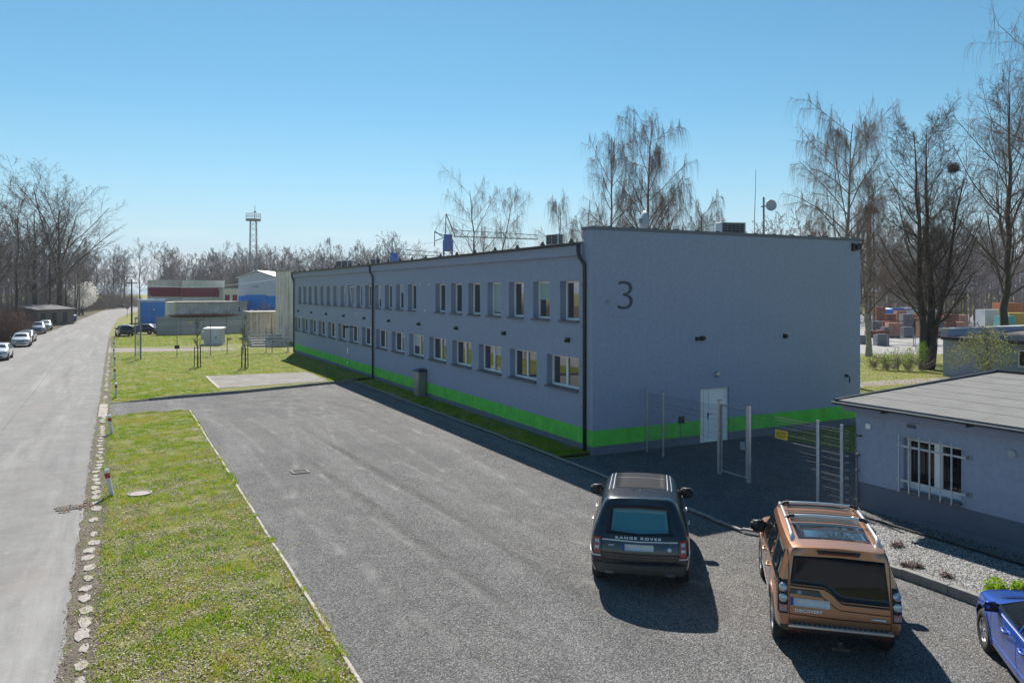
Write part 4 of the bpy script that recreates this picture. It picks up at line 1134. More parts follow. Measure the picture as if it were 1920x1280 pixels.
for sg in (1, -1):
    tl = c.patch('tail_light', 'rear', [(sg * .765, 1.10), (sg * .90, 1.10)], [(sg * .775, .78), (sg * .89, .78)], M['red_lens'], 5, 6, .014)[0]
    c.patch('clear_lamp', 'rear', [(sg * .79, 1.06), (sg * .87, 1.06)], [(sg * .79, .99), (sg * .87, .99)], M['clear_lens'], 3, 3, .018, parent=tl)
    c.patch('clear_lamp', 'rear', [(sg * .79, .95), (sg * .87, .95)], [(sg * .79, .88), (sg * .87, .88)], M['clear_lens'], 3, 3, .018, parent=tl)
    c.ribbon('lamp_trim', 'rear', [(sg * .76, .765), (sg * .93, .765)], .035, M['silver_trim'], 5, .012)
c.ribbon('tailgate_gap', 'rear', [(.745, 1.12), (.745, .70), (0, .675), (-.745, .70), (-.745, 1.12)], .011, M['gap'], 40, .003)
c.ribbon('tailgate_gap', 'rear', [(.74, .83), (0, .81), (-.74, .83)], .012, M['gap'], 20, .003)
c.patch('bumper', 'rear', [(.90, .64), (0, .62), (-.90, .64)], [(.84, .40), (0, .38), (-.84, .40)], M['steel_grey'] if False else mat('bumper_grey', (.09, .085, .08), .5, var=.2, vs=6), 20, 5, .02, .04)
for sg in (1, -1): c.patch('exhaust', 'rear', [(sg * .52, .46), (sg * .68, .46)], [(sg * .52, .40), (sg * .68, .40)], M['galv_dull'], 3, 2, .03)
c.patch('roof_glass', 'top', [(1.18, .52), (2.9, .53)], [(1.18, -.52), (2.9, -.53)], M['car_glass_brown'], 10, 8, .005)
c.ribbon('roof_seam', 'top', [(2.05, .52), (2.05, -.52)], .016, M['steel_grey'], 10, .009)
for sg in (1, -1):
    c.ribbon('roof_trim', 'top', [(1.1, sg * .56), (2.95, sg * .57)], .022, M['silver_trim'], 14, .01)
    c.ribbon('roof_trim', 'top', [(1.1, sg * .645), (2.95, sg * .64)], .014, M['galv_dull'], 14, .008)
c.ribbon('spoiler_gap', 'top', [(.92, .60), (.84, 0), (.92, -.60)], .012, M['gap'], 16, .002)
q = MB(); q.add([(1.12, 0, 1.835), (.86, .035, 1.83), (.86, -.035, 1.83), (.88, 0, 1.90)], [(0, 1, 2), (0, 3, 1), (0, 2, 3), (1, 3, 2)]); q.build('shark_fin', M['dish'], c.root)
c.patch('quarter_window', 'L', [(.92, 1.63), (1.42, 1.67)], [(.42, 1.2), (1.34, 1.2)], M['car_glass'], 8, 6, mirror=True)
c.patch('side_window', 'L', [(1.48, 1.67), (2.28, 1.67)], [(1.40, 1.2), (2.30, 1.2)], M['car_glass'], 8, 6, mirror=True)
c.patch('side_window', 'L', [(2.34, 1.67), (2.95, 1.62)], [(2.36, 1.2), (3.62, 1.18)], M['car_glass'], 8, 6, mirror=True)
c.patch('windscreen', 'top', [(3.12, .60), (3.12, -.60)], [(3.70, .68), (3.70, -.68)], M['car_glass'], 10, 6)
for x in (1.40, 2.32, 3.35): c.ribbon('door_gap', 'L', [(x, 1.15), (x, .55)], .01, M['gap'], 8, .002, mirror=True)
c.ribbon('waist_trim', 'L', [(.6, 1.16), (3.6, 1.15)], .016, M['silver_trim'], 20, .006, mirror=True)
c.ribbon('sill_trim', 'L', [(.08, .79), (.25, .8), (.42, .82)], .03, M['silver_trim'], 6, .008, mirror=True)
c.handles((1.62, 2.62), 1.03, M['silver_trim']); c.mirror_pair(3.42, 1.2, M['black_plastic']); c.arch_trim((1.02, 3.94), .455, .385, .05, B)
c.patch('headlight', 'front', [(.6, .96), (.86, .94)], [(.6, .82), (.86, .82)], M['clear_lens'], 5, 3, .01, mirror=True)
c.patch('grille', 'front', [(.5, .95), (-.5, .95)], [(.5, .76), (-.5, .76)], B, 8, 3, .01)
RRC = c

# copper four by four
c = Car('parked_car', 'copper coloured four by four with silver roof rails and crossbars', 'car', 'four by fours parked on the gravel', 5.20, 12.12, R(14.2),
        car_rings(4.83, 1.93, 1.91, belt=1.16, rx0=.24, rx1=3.0, cowl=3.62, hood=1.2, nose=1.1, tx=.045, zb=.40, rw=.74, zm=.85, nose_r=.86), P_copper, 3, (1.0, 3.885, .40, .825), (.5, .65, .75))
c.patch('rear_window', 'rear', [(.68, 1.70), (0, 1.72), (-.68, 1.70)], [(.74, 1.27), (.22, 1.25), (.12, 1.19), (.02, 1.09), (-.06, 1.05), (-.74, 1.04)], M['car_glass'], 26, 7, .008)
c.ribbon('window_seal', 'rear', [(.74, 1.245), (.22, 1.225), (.1, 1.155), (.0, 1.06), (-.06, 1.02), (-.74, 1.01)], .03, B, 30, .006)
c.ribbon('tailgate_gap', 'rear', [(.75, 1.74), (.755, 1.2), (.755, .66), (0, .64), (-.755, .66), (-.755, 1.2), (-.75, 1.74)], .012, M['gap'], 60, .003)
c.ribbon('tailgate_gap', 'rear', [(.75, 1.13), (.28, 1.12), (.14, 1.02), (.06, .95), (-.02, .92), (-.75, .90)], .013, M['gap'], 30, .003)
c.ribbon('tailgate_gap', 'rear', [(.75, .80), (0, .775), (-.75, .775)], .014, M['gap'], 20, .003)
c.patch('plate_recess', 'rear', [(.735, 1.2), (.30, 1.19)], [(.735, 1.12), (.24, 1.09)], M['bumper_grey'], 8, 2, .012)
c.disc('badge', 'rear', (.6, 1.14), .042, M['galv_dull'], off=.018)
c.patch('number_plate', 'rear', [(.69, 1.06), (.14, 1.05)], [(.69, .935), (.14, .925)], M['plate'], 5, 2, .016, .03)
c.patch('plate_strip', 'rear', [(.735, 1.06), (.692, 1.06)], [(.735, .937), (.692, .937)], M['plate_blue'], 2, 2, .016, .03)
c.text('DISCOVERY',   .67, .25, .84, M['chrome_white'], .052, spacing=1.1)
c.ribbon('model_badge', 'rear', [(-.46, .835), (-.68, .83)], .035, M['silver_trim'], 4, .008)
for sg in (1, -1):
    tl = c.patch('tail_light', 'rear', [(sg * .775, 1.33), (sg * .90, 1.30)], [(sg * .775, .80), (sg * .915, .80)], M['car_glass'], 5, 10, .012)[0]
    for z in (1.20, 1.04): c.disc('round_lamp', 'rear', (sg * .845, z), .066, M['clear_lens'], off=.024, parent=tl)
    c.patch('lower_lamp', 'rear', [(sg * .785, .935), (sg * .90, .935)], [(sg * .785, .83), (sg * .90, .83)], M['pinkish_lens'], 4, 3, .02, parent=tl)
    c.ribbon('red_edge', 'L', [(.10, 1.3), (.11, .95)], .025, M['red_lens'], 8, .006, mirror=False) if sg > 0 else None
    c.patch('reflector', 'rear', [(sg * .52, .52), (sg * .76, .52)], [(sg * .52, .47), (sg * .76, .47)], M['red_lens'], 4, 2, .03)
c.patch('bumper', 'rear', [(.88, .60), (0, .58), (-.88, .60)], [(.82, .42), (0, .42), (-.82, .42)], mat('bumper_dark', (.05, .046, .044), .6, var=.2), 20, 4, .022, .05)
# the ribbed step on the bumper
h0, _ = c.cast('rear', (0, .66))
q = MB(); q.box(-.075, .12, -.78, .78, .605, .655); st = q.build('bumper_step', P_copper, c.root, bevel=.015)
q = MB(); q.box(-.06, .02, -.74, .74, .655, .663); pl = q.build('tread_plate', M['galv_dull'], st)
q = MB()
for i in range(19): q.box(-.052, -.005, -.70 + i * .075, -.65 + i * .075, .663, .668)
q.build('tread', B, pl)
q = MB(); q.box(-.08, -.072, -.77, .77, .63, .652); q.build('step_trim', M['silver_trim'], st)
q = MB(); q.tube([(.2, 0, .4), (-.1, 0, .38), (-.14, 0, .42)], .03, 8); q.lathe([(0, -.035), (.025, -.025), (.035, 0), (.025, .025), (0, .035)], 12, 'z', (-.14, 0, .46)); q.box(-.11, -.06, -.14, .14, .33, .38); q.build('tow_bar', M['bumper_dark'], c.root)
c.patch('brake_light', 'rear', [(.33, 1.815), (-.33, 1.815)], [(.30, 1.755), (-.30, 1.755)], M['car_glass'], 8, 3, .03, .04)
c.ribbon('brake_lens', 'rear', [(.27, 1.77), (-.27, 1.77)], .016, M['red_lens'], 8, .034)
c.patch('roof_glass', 'top', [(.50, .56), (1.38, .58)], [(.50, -.56), (1.38, -.58)], M['roof_glass'], 8, 8, .005)
c.patch('roof_glass', 'top', [(1.46, .58), (2.05, .58)], [(1.46, -.58), (2.05, -.58)], M['car_glass_brown'], 8, 8, .005)
c.patch('roof_glass', 'top', [(2.42, .55), (2.82, .53)], [(2.42, -.55), (2.82, -.53)], M['car_glass_brown'], 6, 8, .005)
for sg in (1, -1):
    pts = []
    for x in np.linspace(.42, 2.85, 12):
        h, _ = c.cast('top', (x, sg * .665)); e = min(1, (x - .42) / .12, (2.85 - x) / .12); pts.append((x, sg * .665, h.z - .01 + .075 * max(0, e) ** .5))
    q = MB(); q.tube(pts, .032, 8); q.build('roof_rail', M['silver_trim'], c.root, smooth=True)
for x in (1.40, 2.30):
    h, _ = c.cast('top', (x, 0))
    q = MB(); q.tube([(x, .63, h.z + .075), (x, .55, h.z + .105), (x, .2, h.z + .12), (x, -.2, h.z + .12), (x, -.55, h.z + .105), (x, -.63, h.z + .075)], .026, 8); cb = q.build('crossbar', M['silver_trim'], c.root, smooth=True)
    q = MB()
    for sg in (1, -1): q.tube([(x, sg * .68, h.z + .05), (x, sg * .61, h.z + .1), (x, sg * .53, h.z + .112)], .034, 8)
    q.build('bar_foot', B, cb)
c.patch('quarter_window', 'L', [(.42, 1.70), (1.15, 1.73)], [(.28, 1.23), (1.18, 1.23)], M['car_glass'], 8, 6, mirror=True)
c.patch('side_window', 'L', [(1.34, 1.73), (2.12, 1.73)], [(1.36, 1.23), (2.14, 1.23)], M['car_glass'], 8, 6, mirror=True)
c.patch('side_window', 'L', [(2.2, 1.73), (2.9, 1.69)], [(2.22, 1.23), (3.36, 1.22)], M['car_glass'], 8, 6, mirror=True)
c.patch('windscreen', 'top', [(3.08, .62), (3.08, -.62)], [(3.54, .68), (3.54, -.68)], M['car_glass'], 10, 6)
for x in (1.27, 2.17, 3.18): c.ribbon('door_gap', 'L', [(x, 1.7 if x < 2.5 else 1.15), (x, .55)], .011, M['gap'], 8, .002, mirror=True)
c.handles((1.55, 2.42), 1.06, P_copper); c.mirror_pair(3.22, 1.24, M['black']); c.arch_trim((1.0, 3.885), .47, .40, .085, P_copper)
c.patch('sill', 'L', [(1.5, .52), (3.4, .52)], [(1.5, .42), (3.4, .42)], B, 10, 2, .01, mirror=True)
c.patch('headlight', 'front', [(.6, 1.02), (.84, 1.0)], [(.6, .86), (.84, .86)], M['clear_lens'], 5, 3, .01, mirror=True)
c.patch('grille', 'front', [(.5, 1.02), (-.5, 1.02)], [(.5, .84), (-.5, .84)], B, 8, 3, .01)

# blue car at the right edge, nose to the kerb
c = Car('parked_car', 'glossy blue car with silver wheels nosing towards the kerb', 'car', None, 7.76, 9.1, R(15.8),
        car_rings(4.45, 1.85, 1.45, belt=.96, rx0=1.0, rx1=2.5, cowl=3.25, hood=.94, nose=.80, tx=.12, zb=.22, rw=.60, zm=.66, nose_r=.82), P_blue, 3, (.85, 3.56, .335, .775), (.3, .3, .3))
c.patch('side_window', 'L', [(1.25, 1.32), (1.9, 1.36)], [(.95, 1.0), (1.92, .99)], M['car_glass'], 8, 6, mirror=True)
c.patch('side_window', 'L', [(1.97, 1.36), (2.4, 1.31)], [(1.98, .99), (3.0, .98)], M['car_glass'], 8, 6, mirror=True)
c.patch('windscreen', 'top', [(2.56, .50), (2.56, -.50)], [(3.22, .66), (3.22, -.66)], M['car_glass'], 12, 8)
c.ribbon('window_trim', 'L', [(.9, .965), (3.05, .955)], .016, M['silver_trim'], 20, .006, mirror=True)
c.ribbon('windscreen_trim', 'top', [(3.26, .70), (3.31, 0), (3.26, -.70)], .03, B, 14, .006)
for x in (1.95, 3.08): c.ribbon('door_gap', 'L', [(x, .95), (x + .03, .6), (x, .32)], .01, M['gap'], 10, .002, mirror=True)
c.ribbon('bonnet_gap', 'top', [(3.28, .70), (3.7, .68), (4.12, .55), (4.2, 0), (4.12, -.55), (3.7, -.68), (3.28, -.70)], .01, M['gap'], 40, .003)
for sg in (1, -1): c.ribbon('bonnet_crease', 'top', [(3.35, sg * .5), (4.1, sg * .34)], .012, P_blue, 10, .008)
c.ribbon('sill_crease', 'L', [(1.3, .42), (3.1, .40)], .02, P_blue, 14, .008, mirror=True)
c.handles((1.7, 2.42), .80, P_blue); c.mirror_pair(2.86, 1.0, P_blue, size=(.10, .12, .075)); c.arch_trim((.85, 3.56), .412, .345, .03, P_blue)
c.patch('headlight', 'front', [(.42, .76), (.72, .78)], [(.46, .66), (.72, .64)], M['clear_lens'], 5, 3, .01, mirror=True)
c.patch('grille', 'front', [(.35, .66), (-.35, .66)], [(.3, .4), (-.3, .4)], B, 8, 3, .01)

# cars along the far road, bonnets towards the viewer
def plain_car(label, group, x, y, rz, kind, col, plate=True, metal=.3):
    suv = kind == 'suv'
    L, Wd, H = (4.6, 1.86, 1.68) if suv else (4.35, 1.8, 1.52) if kind == 'hatch' else (4.6, 1.78, 1.45)
    rg = car_rings(L, Wd, H, belt=1.03 if suv else .95, rx0=.45 if kind != 'saloon' else 1.0, rx1=2.6 if suv else 2.45, cowl=3.4, hood=1.05 if suv else .97, nose=.9 if suv else .8, tx=.08 if kind != 'saloon' else .15, zb=.24, rw=.62, zm=.68, nose_r=.76)
    key = 'paint_%d' % len(bpy.data.materials)
    p = paint(key, col, metal)
    X, Y = (x - CAMX) * .8874 - (y - CAMY) * .461, (x - CAMX) * .461 + (y - CAMY) * .8874
    th = math.atan2(.8874 * math.cos(rz) - .461 * math.sin(rz), .461 * math.cos(rz) + .8874 * math.sin(rz))
    c = Car('parked_car', label, 'car', group, X, Y, th, rg, p, 2, (.85, L * .80, .33, Wd / 2 - .12))
    b = 1.07 if suv else .99; t = H - .18
    c.patch('side_window', 'L', [(.85, t), (1.7, t + .03)], [(.6, b), (1.7, b)], M['car_glass'], 5, 3, mirror=True)
    c.patch('side_window', 'L', [(1.78, t + .03), (2.45, t)], [(1.78, b), (2.95, b)], M['car_glass'], 5, 3, mirror=True)
    c.patch('windscreen', 'top', [(2.62, .52), (2.62, -.52)], [(3.3, .66), (3.3, -.66)], M['car_glass'], 8, 5)
    c.patch('rear_window', 'rear', [(.5, t - .02), (-.5, t - .02)], [(.6, b + .06), (-.6, b + .06)], M['car_glass'], 6, 3)
    c.patch('headlight', 'front', [(.46, .76), (.70, .78)], [(.48, .62), (.70, .62)], M['clear_lens'], 4, 2, .01, mirror=True)
    c.patch('tail_light', 'rear', [(.6, .95), (.76, .95)], [(.6, .75), (.76, .75)], M['red_lens'], 3, 2, .01, mirror=True)
    c.patch('grille', 'front', [(.4, .68), (-.4, .68)], [(.36, .56), (-.36, .56)], B, 5, 2, .01)
    c.patch('lower_grille', 'front', [(.5, .42), (-.5, .42)], [(.45, .32), (-.45, .32)], B, 5, 2, .01)
    if plate: c.patch('number_plate', 'front', [(.26, .53), (-.26, .53)], [(.26, .43), (-.26, .43)], M['plate'], 3, 1, .016)
    c.mirror_pair(2.85, b + .04, p if kind != 'suv' else B, size=(.09, .09, .065))
    return c
GL = 'cars parked along the far left of the road'
DN = -math.pi / 2
def facing(label, xc, yfront, kind, col, dz=0, metal=.3):
    L = 4.6 if kind != 'hatch' else 4.35
    return plain_car(label, GL, xc, yfront + L, DN + dz, kind, col, metal=metal)
facing('white estate car cut by the left edge of the picture, nearest of the row', -24.5, 54.9, 'saloon', (.62, .62, .62), metal=0)
facing('silvery white hatchback with a wide dark windscreen, second of the roadside row', -24.55, 73.2, 'hatch', (.58, .59, .60), .03, metal=.1)
facing('dark grey saloon half hidden behind the silvery white hatchback', -24.7, 80.8, 'saloon', (.10, .11, .13), -.02)
facing('grey blue off roader with a dark grille, fourth of the roadside row', -25.2, 102.0, 'suv', (.20, .23, .28), .03)
facing('pale silver car at the far end of the roadside row', -25.1, 113.6, 'hatch', (.5, .51, .53), .02)
GR = 'dark cars by the board fence'
x, y, _ = gd(238, 600, 101); plain_car('small black hatchback seen from behind beside the board fence', GR, x, y, R(98), 'hatch', (.012, .012, .014))
x, y, _ = gd(297, 600, 107); plain_car('dark blue estate car tucked in front of the blue garage', GR, x, y, R(150), 'saloon', (.03, .04, .09))
x, y, _ = gd(236, 575, 270); plain_car('dark car crossing the far bend of the road', 'cars at the far bend', x, y, R(178), 'saloon', (.03, .035, .045), plate=False)
x, y, _ = gd(246, 573, 300); plain_car('pale van like car beyond the far bend', 'cars at the far bend', x, y, R(190), 'suv', (.5, .5, .5), plate=False)
# ------------------------------------------------------------------ welded mesh fence and gate by the end wall
def mesh_panel(name, a, b, z0, z1, par, folds, mw=.05, rw=.0026, m='wire', double=()):
    """wires between points a and b (site coordinates)"""
    a, b = Vector((a[0], a[1], 0)), Vector((b[0], b[1], 0)); L = (b - a).length; d = (b - a) / L; nn = Vector((-d.y, d.x, 0))
    q = MB(); n = int(L / mw)
    zs = [z0]
    for f in folds: zs += [f - .07, f, f + .07]
    zs = sorted(zs + [z1])
    for i in range(n + 1):
        p = a + d * min(L, i * mw)
        for (u, w) in zip(zs[:-1], zs[1:]):
            off = lambda z: nn * (.035 if any(abs(z - f) < 1e-6 for f in folds) else 0)
            p0, p1 = p + off(u), p + off(w)
            vs = []
            for pt, z in ((p0, u), (p1, w)):
                vs += [(pt.x + d.x * rw, pt.y + d.y * rw, z), (pt.x - d.x * rw * .5 + nn.x * rw, pt.y - d.y * rw * .5 + nn.y * rw, z), (pt.x - d.x * rw * .5 - nn.x * rw, pt.y - d.y * rw * .5 - nn.y * rw, z)]
            q.add(vs, [(0, 1, 4, 3), (1, 2, 5, 4), (2, 0, 3, 5)])
    hz = []
    z = z0 + .05
    while z < z1: hz.append(z); z += .2
    for f in folds: hz += [f - .07, f + .07]
    for z in hz:
        for sgn in (1,):
            p0, p1 = a + nn * .006, b + nn * .006; r = rw
            vs = [(p.x, p.y, z + dz) for p in (p0, p1) for dz in (-r, r)] + [(p.x - nn.x * r * 2, p.y - nn.y * r * 2, z) for p in (p0, p1)]
            q.add(vs, [(0, 1, 3, 2), (1, 4, 5, 3), (4, 0, 2, 5)])
    return q.build(name, M[m], par, fix=False)
FXX = 2.2
fence = thing('mesh_fence', 'welded wire fence beside the gate with a small yellow sign', 'fence', (0, 0, 0))
def post(par, x, y, h, w, name='post', m='galv', cap=True):
    q = MB(); q.box(x - w / 2, x + w / 2, y - w / 2, y + w / 2, -.1, h); o = q.build(name, M[m], par, bevel=.006)
    if cap:
        q = MB(); q.box(x - w / 2 - .006, x + w / 2 + .006, y - w / 2 - .006, y + w / 2 + .006, h + .001, h + .025); q.build('post_cap', M['galv_dull'], o)
    return o
for y in (-.32, -1.28): post(fence, FXX, y, 2.35, .06, m='galv')
for y in (-8.15, -8.95): post(fence, FXX + .0, y, 2.33, .062, m='bars')
mesh_panel('mesh_panel', (FXX, -.36), (FXX, -1.25), .1, 2.25, fence, (.55, 1.2, 1.85, 2.15), m='wire_dark')
mesh_panel('mesh_panel', (FXX, -1.31), (FXX, -4.1), .1, 2.25, fence, (.55, 1.2, 1.85, 2.15), m='wire_dark')
mesh_panel('mesh_panel', (FXX, -5.6), (FXX, -8.1), .1, 2.28, fence, (.75, 1.5, 2.15), m='wire')
mesh_panel('mesh_panel', (FXX, -8.19), (FXX, -8.92), .1, 2.28, fence, (.15, .85, 1.45, 2.15), m='wire')
mesh_panel('mesh_panel', (FXX, -8.99), (FXX, -9.18), .1, 2.28, fence, (.85, 1.45, 2.15), m='wire')
q = MB()
for z in (2.25, 2.18, 2.05, 1.82, 1.56, 1.5, 1.25, 1.0, .93): q.box(FXX - .012, FXX - .007, -8.1, -5.6 - (0 if z > 2 else (2.2 - z) * 1.6), z - .0022, z + .0022)
for z in (2.25, 2.15, 1.86, 1.62, 1.48, 1.40, 1.16, .9, .8, .5, .3, .14): q.box(FXX - .012, FXX - .007, -8.92, -8.19, z - .0022, z + .0022)
q.build('stiffening_wire', M['wire'], fence)
sg_ = MB(); y0, _ = onx(1455, FXX); y1, _ = onx(1478, FXX); sg_.box(FXX - .035, FXX - .025, y1, y0, 1.60, 1.86); sgn = sg_.build('warning_sign', M['yellow'], fence, label='yellow warning sign with black symbol and lines of print')
q = MB(); w_ = y0 - y1
q.add([(FXX - .037, y0 - w_ * .22, 1.83), (FXX - .037, y0 - w_ * .12, 1.755), (FXX - .037, y0 - w_ * .32, 1.755)], [(0, 1, 2)])
for k, (a, b, z, h) in enumerate(((.36, .9, 1.79, .035), (.1, .9, 1.725, .014), (.1, .6, 1.70, .012), (.62, .85, 1.70, .012), (.1, .8, 1.665, .016), (.1, .5, 1.635, .012))):
    n = 7
    for i in range(n):
        u0 = a + (b - a) * i / n; u1 = u0 + (b - a) / n * .72
        q.quad((FXX - .037, y0 - w_ * u0, z - h / 2), (FXX - .037, y0 - w_ * u1, z - h / 2), (FXX - .037, y0 - w_ * u1, z + h / 2), (FXX - .037, y0 - w_ * u0, z + h / 2))
q.build('print', M['black'], sgn, fix=False)
gate = thing('gate', 'narrow galvanised gate of two thick posts and a wire leaf', 'gate', (0, 0, 0))
post(gate, FXX, -4.2, 2.42, .11, 'gate_post'); post(gate, FXX, -5.5, 2.42, .11, 'gate_post')
lf = MB()
for z in (.12, 2.26): lf.box(FXX - .02, FXX + .02, -5.42, -4.28, z, z + .045)
for y in (-5.42, -4.32): lf.box(FXX - .02, FXX + .02, y, y + .04, .165, 2.26)
leaf = lf.build('gate_leaf', M['galv_dull'], gate)
mesh_panel('leaf_mesh', (FXX, -4.34), (FXX, -5.38), .17, 2.26, leaf, (), m='wire_dark')
q = MB(); q.box(FXX - .07, FXX + .05, -5.42, -5.2, 1.0, 1.24); q.build('lock_box', M['galv_dull'], leaf)

# ------------------------------------------------------------------ white and red road marker posts
dl = None
for i, (px, py, top, lean) in enumerate([(210.6, 929.7, 878, -.16), (209.7, 814, 775, -.10), (217.5, 746, 719, 0.0), (214.7, 712, 691, .02), (214.5, 687, 668, .03), (213.5, 669.5, 654, 0), (214, 655, 642, 0), (214.5, 643, 632, 0)]):
    x, y = gp(px, py)
    LBL = ['nearest leaning white marker post, beside the round manhole cover', 'white marker post at the far corner of the near lawn',
           'upright white marker post just beyond the gravel entrance', 'white marker post second beyond the gravel entrance', 'white marker post third beyond the gravel entrance',
           'slim white marker post before the dirt path', 'small white marker post at the dirt path', 'smallest white marker post, furthest along the lawn']
    if dl is None:
        dl = thing('marker_post', LBL[0], 'marker post', (x, y, 0), 0, 'white and red marker posts along the road')
        q = MB(); q.prism([(-.06, -.035), (.06, -.035), (.045, .05), (-.045, .05)], -.1, [.80, .80, .84, .84]); q.build('post', M['post_white'], dl)
        q = MB(); q.prism([(-.064, -.039), (.064, -.039), (.048, .054), (-.048, .054)], .56, .71); q.build('red_band', M['red_mark'], dl)
        o = dl
    else: o = copy_tree(dl)
    o['label'] = LBL[i]
    o.location = (x, y, lawn_z(x, y) if y > 22 else 0)
    o.rotation_euler = (R([6, 3, 0, 1, -1, 0, 1, 0][i]), lean, R(10 * (i % 3) - 28))

# ------------------------------------------------------------------ lawn beyond the gravel: saplings, boxes, thin fence
def stake_tree(label, px, py, h, seed):
    x, y = gp(px, py); z = lawn_z(x, y)
    t = thing('young_tree', label, 'young tree', (x, y, z), 0, 'staked young trees on the lawn')
    rn = random.Random(seed)
    q = MB(); q.tube([(0, 0, 0), (.02, 0, h * .4), (-.02, .02, h * .75), (.01, 0, h)], [.035, .03, .02, .008], 6); q.build('trunk', M['bark_grey'], t)
    q = MB()
    for i in range(26):
        z0 = rn.uniform(.36, .95) * h; a = rn.uniform(0, 6.28); L = rn.uniform(.3, .75) * (1.15 - z0 / h)
        p = Vector((0, 0, z0)); d = Vector((math.cos(a), math.sin(a), 1.1))
        pts = [p, p + d * L * .5, p + d * L + Vector((0, 0, .12))]; q.tube(pts, [.013, .011, .006], 4)
        for k in range(3):
            b = rn.uniform(0, 6.28); s0 = pts[0].lerp(pts[2], rn.uniform(.4, .9)); q.tube([s0, s0 + Vector((math.cos(b) * .2, math.sin(b) * .2, .25)) * rn.uniform(.5, 1.2)], [.008, .005], 3)
    q.build('crown', M['twig'], t, fix=False)
    for sx, sy in ((-.24, -.24), (.2, -.26), (.26, .2), (-.2, .26), (.02, -.3)):
        q = MB(); q.tube([(sx, sy, -.1), (sx * .95, sy * .95, 1.65 + rn.uniform(-.05, .05))], .035, 6); q.build('stake', M['wood_stake'], t)
    for z0 in (1.5, .75):
        for (ax, ay), (bx, by) in (((-.29, -.29), (.29, -.29)), ((.29, -.29), (.29, .29)), ((.29, .29), (-.29, .29)), ((-.29, .29), (-.29, -.29))):
            q = MB(); q.tube([(ax * .8, ay * .8, z0), (bx * .8, by * .8, z0)], .011, 5); q.build('rail', M['wood_stake'], t)
stake_tree('thin young tree in a wooden stake frame, on the side of the road', 370, 690, 3.7, 1)
stake_tree('young tree in a wooden stake frame, on the side of the grey hall', 459, 692, 4.0, 2)
x, y = gp(402, 646)
tb = thing('transformer_box', 'pale transformer cabinet with a warning triangle on the lawn', 'transformer box', (x, y, 0), R(-27))
q = MB(); q.box(-.95, .95, -.6, .6, 0, 1.72); q.build('box_body', M['dish_grey'], tb)
q = MB(); q.prism([(-1.05, -.72), (1.05, -.72), (1.05, .72), (-1.05, .72)], 1.722, [1.86, 1.86, 1.95, 1.95]); q.build('lid', M['metal_roof'], tb)
q = MB(); q.box(-.1, .9, -.615, -.602, .12, 1.62); dd = q.build('door', M['dish'], tb)
q = MB(); q.add([(.28, -.618, .78), (.52, -.618, .78), (.40, -.618, 1.0)], [(0, 1, 2)]); q.build('warning_triangle', M['black'], dd, fix=False)
q = MB(); q.box(-1.35, -1.0, -.4, .2, .55, 1.5); q.build('side_box', M['dish_grey'], tb)
q = MB(); q.box(-1.3, 1.2, -.8, .8, -.1, .1); q.build('plinth', M['concrete'], tb)
x, y = gp(426, 663)
t = thing('marker_sign', 'small yellow utility marker on a dark post in the lawn', 'marker', (x, y, 0), R(-27))
q = MB(); q.tube([(0, 0, -.1), (0, 0, 1.55)], .035, 8); q.build('post', M['bark'], t)
q = MB(); q.box(-.02, .42, -.02, .0, 1.3, 1.55); q.build('plate', M['ochre'], t)
wf_ = thing('wire_fence', 'tall thin wire fence across the lawn with dark posts', 'fence', (0, 0, 0))
PTS = [(-13.4, 51.3), (-10.4, 52.8), (-7.5, 53.2), (-4.6, 53.5), (-1.8, 53.8), (-.2, 53.8)]
for i, (x, y) in enumerate(PTS):
    q = MB(); q.box(x - .03, x + .03, y - .03, y + .03, -.1, 3.3 if i < 4 else 2.5); q.build('post', M['steel_grey'], wf_)
for a, b in zip(PTS[1:-2], PTS[2:-1]): 
    mesh_panel('mesh_panel', a, b, .1, 3.2, wf_, (), mw=.25, rw=.004, m='wire_dark')
q = MB(); q.box(-10.62, -10.2, 52.7, 52.74, .75, 1.05); q.build('plate', M['black_plastic'], wf_)
gl = thing('gate_leaf', 'open grey mesh gate leaf seen nearly edge on at the lawn path', 'gate', (0, 0, 0))
q = MB()
a, b = Vector((-13.45, 51.4, 0)), Vector((ony(253.5, 55.0)[0], 55.0, 0))
for p in (a, b): q.box(p.x - .045, p.x + .045, p.y - .045, p.y + .045, 0, 3.6)
q.build('upright', M['galv_dull'], gl)
mesh_panel('mesh_panel', a, b, .15, 3.5, gl, (.3, .8, 1.3, 1.8, 2.3, 2.8, 3.3), mw=.4, rw=.004, m='galv_dull')
rl = thing('railing', 'grey tube railing at the far corner of the long hall', 'railing', (0, 0, 0))
for z in (2.35, 2.05, 1.75, 1.45):
    q = MB(); q.tube([(-4.4, 54.2, z), (-.25, 54.2, z)], .035, 6); q.build('rail', M['galv_dull'], rl)
for x in (-4.4, -2.3, -.25):
    q = MB(); q.tube([(x, 54.2, 0), (x, 54.2, 2.4)], .04, 6); q.build('post', M['steel_grey'], rl)
st = thing('concrete_steps', 'grey concrete steps behind the railing', 'steps', (0, 0, 0))
for i in range(5):
    q = MB(); q.box(-2.4, 1.3, 62 + i * .8, 62.79 + i * .8, -.1, .22 + i * .22); q.build('step', M['concrete_dark'], st)

